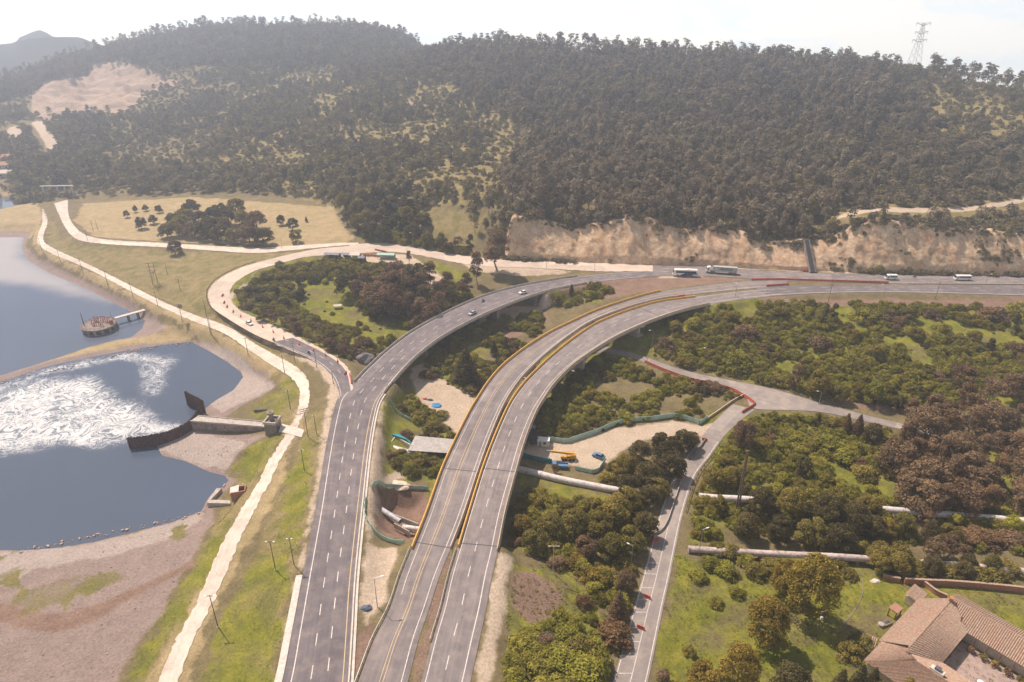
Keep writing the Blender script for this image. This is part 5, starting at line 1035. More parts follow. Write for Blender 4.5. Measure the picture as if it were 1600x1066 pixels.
def loft_body(prof, w, tumble=.0, zt=None):
    """side profile (x,z) closed, extruded to width w; points above zt pull in by tumble"""
    B = MB(); n = len(prof); L = []
    for s in (-1, 1):
        for x, z in prof: L.append((x, s * (w / 2 - (tumble if zt is not None and z > zt else 0)), z))
    fs = [tuple(range(n))[::-1], tuple(range(n, 2 * n))] + [(i, (i + 1) % n, n + (i + 1) % n, n + i) for i in range(n)]
    return B.add(L, fs)
def car(name, loc, rz, paint, label, L=4.3, w=1.76, h=1.45):
    r = empty(name, loc, rz, label, 'car'); k = L / 4.3; hh = h / 1.45
    loft_body([(-2.1 * k, .3), (2.1 * k, .3), (2.15 * k, .55), (2.05 * k, .78 * hh), (1.0 * k, .92 * hh), (-1.9 * k, .95 * hh), (-2.13 * k, .85 * hh), (-2.15 * k, .5)], w).build('body', PAINT[paint], r)
    loft_body([(1.0 * k, .9 * hh), (.35 * k, 1.4 * hh), (-1.2 * k, h), (-1.85 * k, .93 * hh)], w - .12, .18, 1.2 * hh).build('windows', GLASS, r)
    MB().box((-.42 * k, 0, h + .005), (1.5 * k, w - .52, .05)).build('roof', PAINT[paint], r)
    for s in (-1, 1):
        MB().box((2.12 * k, s * .6, .66), (.08, .34, .14)).build('headlight', PAINT['lamp'], r); MB().box((-2.13 * k, s * .62, .72), (.08, .3, .16)).build('tail_light', PAINT['red'], r)
        MB().box((.7 * k, s * (w / 2 + .08), .95), (.12, .18, .12)).build('mirror', PAINT[paint], r)
    wheels(r, (-1.3 * k, 1.32 * k), w); return r
def minibus(loc, rz, L, label, nwin):
    r = empty('minibus', loc, rz, label, 'minibus'); w, h = 2.1, 2.6; a = L / 2
    loft_body([(-a, .35), (a - .05, .35), (a, .8), (a - .15, 1.25), (a - .85, 2.35), (a - 1.2, h), (-a + .2, h), (-a, h - .25)], w, .1, 2.2).build('body', PAINT['white'], r)
    for s in (-1, 1):
        wd = (L - 2.6) / nwin
        for i in range(nwin): MB().box((-a + .45 + wd * (i + .5), s * (w / 2 - .01), 1.75), (wd * .86, .06, .75)).build('window', GLASS, r)
        MB().box((a - 1.35, s * (w / 2 - .01), 1.6), (.75, .06, .7)).build('door_window', GLASS, r); MB().box((a + .0, s * .78, .85), (.06, .34, .2)).build('headlight', PAINT['lamp'], r); MB().box((-a, s * .85, 1.1), (.06, .18, .5)).build('tail_light', PAINT['red'], r)
        MB().box((a - .8, s * (w / 2 + .14), 1.6), (.1, .22, .34)).build('mirror', PAINT['black'], r)
    B = MB(); B.add([(a - .13, -.9, 1.28), (a - .13, .9, 1.28), (a - .80, .82, 2.32), (a - .80, -.82, 2.32)], [(0, 1, 2, 3)]); B.v = [(x + .03, y, z + .01) for x, y, z in B.v]; B.build('windscreen', GLASS, r)
    wheels(r, (-a + 1.3, a - 1.15), w, .38); return r
def hd(e, p, flip=False): return head(e, p) + (math.pi if flip else 0)
p = P(1070, 431, 0); bus = empty('coach', (p.x, p.y, .02), hd(Fa, p, True), 'white and blue coach travelling left in front of the rock cutting', 'bus')
L_, w_, h_ = 13.0, 2.55, 3.6; a_ = L_ / 2
loft_body([(-a_, .4), (a_ - .1, .4), (a_, .9), (a_ - .08, 1.6), (a_ - .75, 3.2), (a_ - 1.15, h_), (-a_ + .3, h_), (-a_, h_ - .35)], w_, .08, 3.0).build('body', PAINT['white'], bus)
for s in (-1, 1):
    B = MB()
    for i in range(7): MB().box((-a_ + 1.0 + 1.5 * (i + .5), s * (w_ / 2 + .005), 2.45), (1.44, .05, 1.0)).build('window', GLASS, bus)
    y = s * (w_ / 2 + .02); MB().add([(-2.9, y, .45), (3.0, y, .45), (1.8, y, 1.1), (.2, y, 1.9), (-a_ + .4, y, 1.92), (-a_ + .1, y, 1.3), (-3.2, y, 1.1)], [(0, 1, 2, 3, 4, 5, 6) if s < 0 else (6, 5, 4, 3, 2, 1, 0)]).build('blue_stripe', BLUE, bus)
    MB().box((a_ - .02, s * .95, .95), (.08, .4, .25)).build('headlight', PAINT['lamp'], bus); MB().box((a_ - .6, s * (w_ / 2 + .2), 2.9), (.12, .3, .5)).build('mirror', PAINT['black'], bus)
MB().add([(a_ - .06, -1.1, 1.62), (a_ - .06, 1.1, 1.62), (a_ - .70, 1.02, 3.15), (a_ - .70, -1.02, 3.15)], [(0, 1, 2, 3)]).build('windscreen', GLASS, bus).location = (.04, 0, .01)
MB().box((-1.5, 0, h_ + .12), (2.4, 1.7, .25)).build('roof_unit', PAINT['white'], bus); wheels(bus, (-3.6, -2.4 - .0, 3.9), w_, .5, .3)
p = P(1127, 427, 0); rz = hd(Fa, p, True); tr = empty('container_truck', (p.x, p.y, .02), rz, 'articulated truck hauling a grey shipping container beside the rock cutting', 'truck')
loft_body([(5.9, .5), (8.1, .5), (8.15, 1.2), (8.0, 2.0), (7.7, 3.0), (7.2, 3.35), (5.95, 3.4)], 2.45).build('cab', PAINT['white'], tr)
MB().add([(8.02, -1.05, 1.95), (8.02, 1.05, 1.95), (7.74, 1.0, 2.9), (7.74, -1.0, 2.9)], [(0, 1, 2, 3)]).build('windscreen', GLASS, tr).location = (.03, 0, 0)
for s in (-1, 1):
    MB().box((7.0, s * 1.22, 2.3), (.9, .06, .7)).build('door_window', GLASS, tr); MB().box((8.12, s * .9, .95), (.06, .4, .22)).build('headlight', PAINT['lamp'], tr); MB().box((7.5, s * 1.4, 2.4), (.12, .25, .5)).build('mirror', PAINT['black'], tr); MB().tube((4.6, s * .95, .75), (5.8, s * .95, .75), .32, .32, 10).build('fuel_tank', STEEL, tr)
MB().box((-.2, 0, 1.05), (15.2, 1.0, .28)).build('chassis', DARKST, tr); wheels(tr, (-6.9, -5.6, -4.3, 3.9, 5.0, 7.3), 2.5, .5, .34)
CONT = simple('container_grey', (.42, .42, .40), .55, .12, .6)
cn = empty('shipping_container', (p.x, p.y, 1.22), rz, 'pale grey shipping container with dark lettering on the articulated truck', 'container')
B = MB(); B.box((-1.6, 0, 1.3), (12.2, 2.36, 2.58))
B.build('shell', CONT, cn)
B = MB()
for s in (-1, 1):
    R_ = MB()
    for i in range(41): R_.box((-7.5 + i * .295, s * 1.19, 1.3), (.14, .05, 2.3))
    o_ = R_.build('corrugation', CONT, cn); o_['kind'] = 'stuff'
for x in (-7.7, 4.5):
    for s in (-1, 1): MB().box((x, s * 1.17, 1.3), (.18, .14, 2.62)).build('corner_post', CONT, cn)
fc = bpy.data.curves.new('lettering', 'FONT'); fc.body = 'MAERSK'; fc.size = 1.75; fc.extrude = .01; fc.align_x = 'CENTER'; fc.offset = .02
for s in (-1, 1):
    t0_ = bpy.data.objects.new('lettering', fc); lm = bpy.data.meshes.new_from_object(t0_); bpy.data.objects.remove(t0_); lm.materials.clear(); lm.materials.append(mcol('letter_dark', (.03, .035, .05))); t_ = bpy.data.objects.new('lettering', lm); COL.objects.link(t_); t_.parent = cn; t_.location = (-2.3, s * 1.235, .85); t_.rotation_euler = (rad(90), 0, rad(180) if s > 0 else 0); 
    B = MB(); c0 = (2.9 if s > 0 else 2.9, s * 1.235, 1.45); n = 14
    vs_ = [(c0[0] + (.55 if i % 2 == 0 else .24) * math.sin(2 * math.pi * i / n), c0[1], c0[2] + (.55 if i % 2 == 0 else .24) * math.cos(2 * math.pi * i / n)) for i in range(n)]
    MB().box((c0[0], s * 1.222, c0[2]), (1.35, .02, 1.35)).build('logo_panel', mcol('logo_blue', (.30, .55, .68)), cn); B.add(vs_, [tuple(range(n))]); B.build('star', PAINT['white'], cn)
p = P(1391.5, 436.5, 0); minibus((p.x, p.y, .03), hd(Fa, p, True), 6.0, 'small white minibus on the highway left of the longer one', 3)
p = P(1503, 437.5, 0); minibus((p.x, p.y, .03), hd(Fa, p, True), 8.4, 'long white minibus on the highway at far right', 5)
p = P(738, 491, 0); car('car', (p.x, p.y, .03), hd(La, p, True), 'silver', 'silver car nearest the camera on the grey curved bridge')
p = P(817, 458.5, 0); car('car', (p.x, p.y, .03), hd(La, p, True), 'white', 'white car further along the grey curved bridge')
p = P(390, 507, 0); car('car', (p.x, p.y, .03), hd(Sa, p), 'white', 'white car on the slip road beside the red barriers', 4.0)
g = G(672, 588); car('pickup', (g.x, g.y, g.z), .6, 'dark', 'dark pickup parked under the grey curved bridge', 4.9, 1.85, 1.75)
g = G(935, 716); car('pickup', (g.x, g.y, g.z), 2.5, 'blue', 'small blue pickup parked in the sandy building yard', 4.4, 1.8, 1.7)
# riders and walkers
def person_mesh(name, pose):
    J = {'sit': [((0, 0, .78), .15), ((.03, 0, 1.0), .15), ((.10, 0, 1.28), .17), ((.13, 0, 1.42), .07), ((.17, 0, 1.50), .095), ((.18, 0, 1.62), .10), ((.10, .2, 1.30), .07), ((.30, .26, 1.10), .05), ((.52, .24, 1.10), .04), ((.10, -.2, 1.30), .07), ((.30, -.26, 1.10), .05), ((.52, -.24, 1.10), .04), ((.05, .14, .76), .1), ((.40, .2, .68), .075), ((.28, .2, .30), .055), ((.40, .2, .24), .05), ((.05, -.14, .76), .1), ((.40, -.2, .68), .075), ((.28, -.2, .30), .055), ((.40, -.2, .24), .05)],
         'stand': [((0, 0, .95), .14), ((0, 0, 1.15), .14), ((0, 0, 1.40), .17), ((0, 0, 1.52), .065), ((.02, 0, 1.58), .09), ((.02, 0, 1.69), .10), ((0, .2, 1.40), .065), ((.02, .26, 1.12), .05), ((.10, .26, .88), .04), ((0, -.2, 1.40), .065), ((.02, -.26, 1.12), .05), ((.10, -.26, .88), .04), ((0, .1, .90), .1), ((.06, .11, .50), .07), ((0, .11, .08), .05), ((.14, .12, .04), .045), ((0, -.1, .90), .1), ((-.05, -.11, .50), .07), ((-.12, -.11, .08), .05), ((.02, -.12, .04), .045)]}[pose]
    E_ = [(0, 1), (1, 2), (2, 3), (3, 4), (4, 5), (2, 6), (6, 7), (7, 8), (2, 9), (9, 10), (10, 11), (0, 12), (12, 13), (13, 14), (14, 15), (0, 16), (16, 17), (17, 18), (18, 19)]
    me = bpy.data.meshes.new(name); me.from_pydata([j[0] for j in J], E_, []); o = bpy.data.objects.new(name, me); COL.objects.link(o)
    o.modifiers.new('skin', 'SKIN'); me = o.data
    for i, (_, r_) in enumerate(J): me.skin_vertices[0].data[i].radius = (r_, r_)
    me.skin_vertices[0].data[0].use_root = True; sb = o.modifiers.new('smooth', 'SUBSURF'); sb.levels = 1; sb.render_levels = 1; return o
def person(loc, rz, pose, cloth, hat, label):
    o = person_mesh('person', pose); o.data.materials.append(mcol('cloth', cloth, .9, .2)); o.location = loc; o.rotation_euler = (0, 0, rz); tag(o, label, 'person')
    z = 1.66 if pose == 'sit' else 1.72; MB().lathe([(0, .14), (.08, .12), (.125, .03), (.13, -.05)], (.18 if pose == 'sit' else .02, 0, z), 10).build('helmet', mcol('helmet', hat, .3), o, True); return o
def bike(px, py, e, flip, where, cloth, hat):
    p = P(px, py, 0); rz = hd(e, p, flip); r = empty('motorcycle', (p.x, p.y, .03), rz, 'motorcycle ' + where, 'motorcycle')
    loft_body([(-.75, .75), (-.3, .62), (.1, .62), (.45, .85), (.35, 1.0), (.0, .92), (-.8, .88)], .3).build('tank_and_seat', PAINT['dark'], r); MB().box((0, 0, .45), (.5, .28, .35)).build('engine', DARKST, r)
    for x in (-.65, .68):
        MB().tube((x, -.06, .3), (x, .06, .3), .3, .3, 12).build('wheel', BLACK, r)
    MB().bar((.68, 0, .3), (.42, 0, 1.05), .08).build('fork', STEEL, r); MB().bar((.42, -.33, 1.08), (.42, .33, 1.08), .05).build('handlebar', DARKST, r)
    person((p.x, p.y, .05), rz, 'sit', cloth, hat, 'person in dark clothes riding the motorcycle ' + where)
bike(755, 472, La, True, 'on the grey curved bridge', (.03, .03, .035), (.05, .05, .05)); bike(1429, 433.5, Fa, True, 'between the two white minibuses', (.04, .035, .035), (.06, .04, .04))
bike(428, 533, Sa, False, 'on the slip road near the dirt track', (.05, .05, .06), (.08, .08, .09)); bike(483, 553, Sa, False, 'on the slip road past the first red barriers', (.03, .035, .05), (.5, .5, .5))
g = G(858, 722); person((g.x, g.y, g.z), 1, 'stand', (.7, .65, .55), (.8, .8, .75), 'person in pale overalls standing by the yellow crane')
# mobile crane
g = G(888, 719); cr_ = empty('mobile_crane', (g.x, g.y, g.z), rad(178), 'yellow mobile crane with lowered boom in the sandy yard', 'crane'); cr_.scale = (.72, .72, .72)
MB().box((0, 0, 1.15), (7.2, 2.4, .6)).box((2.9, 0, 1.55), (1.2, 2.2, .3)).build('chassis', PAINT['crane'], cr_); MB().box((-1.6, 0, 2.3), (3.4, 2.0, 1.6)).box((-3.0, 0, 2.0), (1.0, 2.2, 1.2)).build('turret', PAINT['crane'], cr_)
loft_body([(-.1, 1.5), (1.4, 1.5), (1.5, 2.2), (1.1, 3.0), (-.1, 3.0)], 1.0).build('cab', PAINT['crane'], cr_).location = (-.6, 1.1, 0); MB().box((.2, 1.1, 2.45), (1.4, 1.06, .6)).build('cab_window', GLASS, cr_)
MB().bar((-2.6, -.3, 3.1), (8.2, -.3, 4.3), .8, .9).build('boom', PAINT['crane'], cr_); MB().bar((8.0, -.3, 4.28), (10.6, -.3, 4.55), .5, .6).build('boom_tip', STEEL, cr_); MB().tube((-.5, -.3, 2.0), (3.0, -.3, 3.5), .14, .14, 8).build('ram', STEEL, cr_)
for x in (-2.6, -.9, 1.2, 2.7):
    for s in (-1, 1): MB().tube((x, s * 1.05, .62), (x, s * 1.4, .62), .62, .62, 14).build('wheel', BLACK, cr_)
for x in (-3.3, 3.3):
    for s in (-1, 1): MB().bar((x, s * .8, .9), (x, s * 2.6, .75), .25).bar((x, s * 2.6, .75), (x, s * 2.6, 0), .18).box((x, s * 2.6, .05), (.6, .6, .1)).build('outrigger', STEEL, cr_)
g = G(880, 722); fl = empty('flatbed_truck', (g.x - 1.5, g.y - 3.6, g.z), rad(175), 'pale blue flatbed truck parked in front of the yellow crane', 'truck')
loft_body([(1.2, .6), (2.6, .6), (2.65, 1.3), (2.4, 2.2), (1.2, 2.25)], 2.0).build('cab', PAINT['blue'], fl); MB().add([(2.62, -.85, 1.4), (2.62, .85, 1.4), (2.44, .8, 2.1), (2.44, -.8, 2.1)], [(0, 1, 2, 3)]).build('windscreen', GLASS, fl); MB().box((-.9, 0, 1.0), (4.0, 2.1, .3)).box((-.9, 1.0, 1.35), (4.0, .1, .5)).box((-.9, -1.0, 1.35), (4.0, .1, .5)).build('bed', PAINT['blue'], fl); wheels(fl, (-1.9, 1.7), 2.0, .42)
g = G(832, 688); dt = empty('tipper_truck', (g.x, g.y, g.z), rad(100), 'dark tipper truck at the yard edge under the bridge', 'truck')
loft_body([(1.6, .6), (3.4, .6), (3.45, 1.4), (3.2, 2.7), (1.6, 2.7)], 2.3).build('cab', PAINT['dark'], dt); MB().box((-1.2, 0, 2.0), (5.0, 2.4, 1.8), taper=1.04).build('tipper_body', PAINT['dark'], dt); MB().box((2.7, 0, 2.1), (1.2, 2.34, .7)).build('cab_window', GLASS, dt); wheels(dt, (-2.6, -1.4, 2.4), 2.4, .5, .3)

# ------------------------------------------------------------------ red plastic road barriers
def barrier_proto():
    r = empty('traffic_barrier', (0, -50, 0), 0)
    B = MB(); B.prism([(-.30, 0), (.30, 0), (.28, .18), (.12, .5), (.09, .95), (-.09, .95), (-.12, .5), (-.28, .18)], -.95, .95); B.build('body', RED, r)
    for s in (-1, 1): MB().box((0, s * .5, .1), (.64, .3, .12)).build('foot', RED, r)
    return r
RB = barrier_proto(); rb_used = [False]
def red(p, rz, label, group):
    o = RB if not rb_used[0] else copy_tree(RB); rb_used[0] = True
    o.location = (p[0], p[1], p[2]); o.rotation_euler = (0, 0, rz + random.uniform(-.06, .06)); tag(o, label, 'barrier', group); return o
def red_chain(px, z, label, group, gap=2.05):
    w = spline([tuple(P(x, y, z)) for x, y in px], 400); L = np.r_[0, np.cumsum(np.linalg.norm(np.diff(w, axis=0), axis=1))]
    ss_ = np.arange(0, L[-1], gap)
    for i, s in enumerate(ss_):
        lb = label + ', ' + ('leftmost' if i == 0 else 'rightmost' if i == len(ss_) - 1 else ORD[i] + ' from left')
        x, y = np.interp(s, L, w[:, 0]), np.interp(s, L, w[:, 1]); x2, y2 = np.interp(s + .6, L, w[:, 0]), np.interp(s + .6, L, w[:, 1]); red((x, y, z + .03), math.atan2(y2 - y, x2 - x) - math.pi / 2, lb, group)
SLR = [(348,461),(350.5,472),(355,478.5),(364.5,486),(376,493),(392,500),(410.5,509.5),(427,517.5),(443.5,527),(467,537),(489.5,546),(508.5,554),(527.5,564),(540,582.5)]
ordn = ['farthest round the bend'] + [ORD[i] for i in range(1, 13)] + ['nearest the bridge']
for i, (x, y) in enumerate(SLR):
    p = P(x, y + 1.5, 0); red((p.x, p.y, .03), hd(Sb, p) + math.pi / 2 - math.pi / 2 + rad(62), 'single red plastic barrier on the slip road, ' + (ordn[i] if i in (0, 13) else ordn[i] + ' from the bend'), 'single barriers on the slip road')
red_chain([(547,587),(548.5,593),(549.5,600)], 0, 'red barrier in the short row at the bridge nose', 'barriers at the nose', 1.9)
red_chain([(1177,438),(1220,437.5),(1270,439),(1320,440.5),(1386,442.5)], .02, 'red barrier in the long row along the highway median', 'median barrier row')
red_chain([(1200,447.6),(1215,446.5),(1230,445.5)], .02, 'red barrier in the short row beside the median gap', 'short median row')
red_chain([(1057,465.5),(1063,464),(1071,462.5)], .02, 'red barrier between the yellow-edged decks', 'deck gap barriers')
red_chain([(1010,567),(1040,580),(1075,592),(1105,599),(1140,608),(1160,618),(1174,627),(1178,633),(1160,645)], -10.44, 'red barrier in the row along the junction road edge', 'junction barrier row')
red_chain([(588,391.5),(600,394),(606,396)], 0, 'red barrier by the camp on the old road', 'camp barriers'); red_chain([(570,400),(582,400.5),(594,401.5)], 0, 'red barrier in front of the camp tents', 'tent barriers')
red_chain([(1257,424.5),(1264,424.8),(1272,425)], 0, 'red barrier at the foot of the rock drain', 'drain barriers')
for x, y, l in ((1024,845,'lying across the side road end of the median'), (1062,746,'by the tree shadow on the side road'), (1101,688,'at the top of the side road median'), (1011,934,'on the hatched side road lane, upper one'), (1001,982,'on the hatched side road lane, lower one')): 
    p = P(x, y, -10.45); red(p, rad(60) if '845' not in str(y) else rad(100), 'red plastic barrier ' + l, 'side road barriers')
print('barriers', sum(1 for o in bpy.data.objects if o.name.startswith('traffic_barrier')))
# ------------------------------------------------------------------ waterworks
# sheet pile wall
wall = empty('sheet_pile_wall', tuple(P(250, 690, WZ)), 0, 'rusty corrugated sheet pile wall curving through the pond', 'wall'); wall.location = (0, 0, 0)
def piles(pxs, ztop):
    w = spline([tuple(P(x, y, ztop)) for x, y in pxs], 300); L = np.r_[0, np.cumsum(np.linalg.norm(np.diff(w, axis=0), axis=1))]; n = int(L[-1] / .9)
    for i in range(n):
        s = [L[-1] * (i + f) / n for f in (0, .3, .5, .8, 1)]; q = np.array([[np.interp(a, L, w[:, k]) for k in range(2)] for a in s]); d = q[-1] - q[0]; nrm = np.array([-d[1], d[0]]) / (np.linalg.norm(d) + 1e-9)
        off = [0, 0, .38, .38, 0]; zt = ztop + random.uniform(-.18, .18); v = []
        for z in (WZ - 1.5, zt):
            for th in (0, .1): v += [(*(q[j] + nrm * (off[j] + th)), z) for j in range(5)]
        f = []
        for j in range(4): f += [(j, j + 1, 10 + j + 1, 10 + j), (5 + j + 1, 5 + j, 15 + j, 15 + j + 1), (10 + j, 10 + j + 1, 15 + j + 1, 15 + j)]
        f += [(0, 10, 15, 5), (4, 9, 19, 14)]; MB().add(v, f).build('pile', RUST, wall)
piles([(287, 611), (301, 618), (316, 626)], WZ + 6.2); piles([(314, 634), (306, 642), (296, 655), (283, 664), (265, 672), (240, 678), (215, 681.5), (197, 683)], WZ + 4.6)
# walkway with gate house
zt = -4.2; A, B_, C_, D_ = P(297, 658, zt), P(421, 668, zt), P(421, 660, zt), P(309, 650, zt)
wk = empty('concrete_walkway', (0, 0, 0), 0, 'stained concrete walkway from the gate house to the sheet pile wall', 'walkway')
def slab(parent, name, c4, z0, z1, mat_):
    v = [(q.x, q.y, z0) for q in c4] + [(q.x, q.y, z1) for q in c4]; return MB().add(v, [(3, 2, 1, 0), (4, 5, 6, 7), (0, 1, 5, 4), (1, 2, 6, 5), (2, 3, 7, 6), (3, 0, 4, 7)]).build(name, mat_, parent)
slab(wk, 'deck', (A, B_, C_, D_), zt - .35, zt, CONC); slab(wk, 'side_wall', [A.lerp(D_, .06), B_.lerp(C_, .06), C_.lerp(B_, .06), D_.lerp(A, .06)], WZ - .5, zt - .352, CONC_D)
for a_, b_ in ((A, B_), (D_, C_)):
    B = MB(); B.bar(a_ + Vector((0, 0, .15)), b_ + Vector((0, 0, .15)), .25, .3); B.build('edge_beam', CONC, wk)
gp = P(427, 680, -5.2); gh = empty('gate_house', (gp.x, gp.y + 1.2, -5.5), rad(-8), 'square concrete gate house with a hoist tower beside the track', 'gate house')
MB().box((0, 0, 2.6), (4.2, 4.6, 5.6), taper=.94).build('wall', CONC_D, gh)
B = MB(); 
for c_, d_ in (((0, 2.2, 5.75), (4.6, .5, .9)), ((0, -2.2, 5.75), (4.6, .5, .9)), ((2.05, 0, 5.752), (.5, 3.9, .9)), ((-2.05, 0, 5.752), (.5, 3.9, .9))): MB().box(c_, d_).build('parapet', CONC, gh)
MB().lathe([(1.0, 0), (.8, .3), (.75, 2.2), (1.0, 2.4), (1.3, 3.0), (1.35, 3.3), (.9, 3.35), (.3, 3.0)], (-.3, .4, 5.4), 14).build('hoist', CONC_D, gh, True); MB().tube((1.6, 1.6, 5.6), (1.6, 1.6, 8.0), .05).build('post', DARKST, gh); MB().box((2.12, -.3, 3.3), (.1, 1.1, 1.3)).build('window', GLASS, gh)
q4 = [P(436, 676, -3.4), P(478, 684, -2.6), P(480, 672, -2.6), P(440, 664, -3.4)]
cs = empty('concrete_apron', (0, 0, 0), 0, 'flat concrete apron crossing the dirt track by the gate house', 'paving'); slab(cs, 'slab', [Vector((q.x, q.y, 0)) for q in q4], -4.5, -2.85, CONC_L)
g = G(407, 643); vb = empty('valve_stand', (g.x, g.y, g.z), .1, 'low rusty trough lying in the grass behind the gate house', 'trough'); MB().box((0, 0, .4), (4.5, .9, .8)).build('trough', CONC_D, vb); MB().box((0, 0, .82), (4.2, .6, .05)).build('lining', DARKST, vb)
# brick hut on its platform
hp = P(371, 776, -5.0); hut = empty('brick_hut', (hp.x, hp.y + 1.5, -6.2), rad(16), 'small roofless brick hut at the pond corner', 'hut')
for c_, d_ in (((0, -1.6, 1.4), (4.4, .3, 3.4)), ((0, 1.6, 1.2), (4.4, .3, 3.0)), ((2.05, 0, 1.5), (.3, 2.88, 3.6)), ((-2.05, 0, 1.2), (.3, 2.88, 3.0))): MB().box(c_, d_).build('wall', BRICK, hut)
MB().box((-1.1, .1, 2.85), (2.6, 3.3, .14), rot=Matrix.Rotation(rad(-9), 3, 'Y')).build('roof_slab', CONC_L, hut); MB().box((1.4, 1.2, 3.6), (.25, .25, .5)).build('stub', WHITEP, hut)
pl = empty('jetty_platform', (0, 0, 0), 0, 'broken concrete platform edging the pond below the brick hut', 'platform'); slab(pl, 'kerb_slab', [P(323, 785, -7), P(360, 786, -7), P(359, 781, -7), P(326, 780, -7)], -9.6, -7.2, CONC); slab(pl, 'side_slab', [P(323, 783, -7), P(328, 781, -7), P(346, 762, -7), P(338, 762, -7)], -9.5, -7.25, CONC)
# round intake tower with footbridge
tp = P(157, 515, WZ); it = empty('intake_tower', (tp.x, tp.y, WZ), 0, 'round concrete intake tower with rusty frames standing in the lake', 'tower'); R0 = 7.2
MB().lathe([(R0 - .9, -2), (R0 - .9, 2.2)], n=28).build('inner_drum', DARKST, it)
for i in range(14):
    a = 2 * math.pi * i / 14; MB().box((R0 * .97 * math.cos(a), R0 * .97 * math.sin(a), .3), (.9, 1.15, 4.6), a).build('column', CONC_D, it)
MB().lathe([(0, 2.2), (R0 + .35, 2.2), (R0 + .35, 2.75), (0, 2.75)], n=36).build('deck', CONC_D, it); MB().lathe([(R0 + .1, -.4), (R0 + .25, -.4), (R0 + .25, .35), (R0 + .1, .35)], n=36).build('ring_beam', CONC_D, it)
REDF = simple('red_oxide', (.30, .10, .07), .7, .3, 1.5)
for i in range(24):
    a = 2 * math.pi * i / 24; MB().bar((R0 * math.cos(a), R0 * math.sin(a), 2.75), (R0 * math.cos(a), R0 * math.sin(a), 3.75), .09).build('rail_post', REDF, it)
for z in (3.3, 3.75): MB().lathe([(R0 - .05, z - .04), (R0 + .05, z - .04), (R0 + .05, z + .04), (R0 - .05, z + .04), (R0 - .05, z - .04)], n=32).build('hand_rail', REDF, it)
for x, y in ((-2.6, 2.8), (.4, 3.2), (3.0, 2.2), (-1.2, -1.6), (2.0, -1.8)):
    for s in (-1, 1): MB().bar((x + s * 1.0, y, 2.7), (x + s * .85, y, 5.4), .22).build('hoist_leg', REDF, it)
    MB().bar((x - .95, y, 5.4), (x + .95, y, 5.4), .26).build('hoist_beam', REDF, it); MB().tube((x, y, 2.75), (x, y, 4.6), .28, .2, 10).build('screw_hoist', REDF, it)
MB().tube((-6.2, -1.2, 2.7), (-6.4, -1.2, 9.2), .22, .12, 8).build('mast', RUST, it); MB().tube((6.0, 1.5, 2.7), (6.0, 1.5, 9.0), .08, .05, 6).build('mast', DARKST, it); MB().box((5.6, .6, 3.7), (1.2, 1.2, 2.0)).build('cabinet', REDF, it)
fb = empty('footbridge', (0, 0, 0), 0, 'narrow concrete footbridge linking the intake tower to the bank', 'footbridge'); a_, b_ = P(179, 497.5, WZ + 2.9), P(241, 480.5, WZ + 2.9)
MB().bar(a_, b_, 2.0, .45).build('deck', CONC_L, fb)
for k_ in (.32, .56, .84): q = a_.lerp(b_, k_); MB().box((q.x, q.y, WZ + .3), (.7, 1.3, 4.8)).build('pier', CONC_D, fb)
# ------------------------------------------------------------------ pipelines
PIPE = simple('pipe_white', (.62, .57, .54), .5, .15, .5, dirt=(.34, .22, .18)); PIPER = simple('pipe_rusty', (.50, .42, .38), .6, .3, .4, dirt=(.26, .12, .08))
def pipeline(name, pts, r, mat_, label, sup=True, cat='pipeline'):
    w = spline([tuple(q) for q in pts], 60); o = empty(name, (0, 0, 0), 0, label, cat); L = np.r_[0, np.cumsum(np.linalg.norm(np.diff(w, axis=0), axis=1))]; n = max(1, int(L[-1] / 12)); 
    for i in range(n):
        s0, s1 = L[-1] * i / n, L[-1] * (i + 1) / n; ss = np.linspace(s0, s1, 5); q = [Vector([np.interp(s, L, w[:, k]) for k in range(3)]) for s in ss]; B = MB()
        for j in range(4): B.tube(q[j], q[j + 1], r, r, 18, caps=False)
        B.build('pipe_section', mat_, o, True); d = (q[1] - q[0]).normalized(); MB().tube(q[0] - d * .12, q[0] + d * .12, r * 1.1, r * 1.1, 18).build('flange', mat_, o)
        if sup:
            zg = float(zat(q[2].x, q[2].y)); rz = math.atan2(d.y, d.x); MB().box((q[2].x, q[2].y, (q[2].z - r * .6 + zg - 1) / 2), (.7, r * 2.3, q[2].z - r * .6 - zg + 1), rz).build('saddle', CONC_D, o)
    return o
pipeline('pipeline', [P(x, y, -9.3) for x, y in [(780,727),(830,738),(880,750),(940,762),(985,770)]], 1.15, PIPE, 'white pipeline coming out from under the twin-deck bridge')
pipeline('pipeline', [P(x, y, -9.8) for x, y in [(1093,776),(1130,779),(1160,780),(1205,784)]], 1.1, PIPE, 'white pipeline piece just right of the side road')
pipeline('pipeline', [P(x, y, -10) for x, y in [(1365,795),(1450,802),(1560,811),(1680,822)]], 1.1, PIPE, 'white pipeline reappearing below the brown grove')
pipeline('pipeline', [P(x, y, -9.8) for x, y in [(895,845),(930,847),(965,850)]], .95, PIPE, 'short white pipe piece showing in the wood below the bridge')
pipeline('pipeline', [P(x, y, -9.8) for x, y in [(1076,858),(1140,862),(1215,866),(1305,870),(1350,873),(1400,877),(1500,884),(1600,893),(1700,903)]], .95, PIPER, 'lower rust-streaked pipeline crossing behind the garden')
pipeline('pipe', [P(x, y, -7.6) for x, y in [(612,700),(632,706),(655,712)]], 1.1, PIPE, 'white pipe stub coming out of the chute beside the flat-roofed shed', False, 'pipe')
pipeline('pipe', [P(x, y, -6.5) for x, y in [(586,790),(605,802),(626,815)]], .8, simple('pipe_grey', (.42, .42, .44), .5, .2, .6, dirt=(.15, .14, .15)), 'grey pipe lying across the earth pit', False, 'pipe')
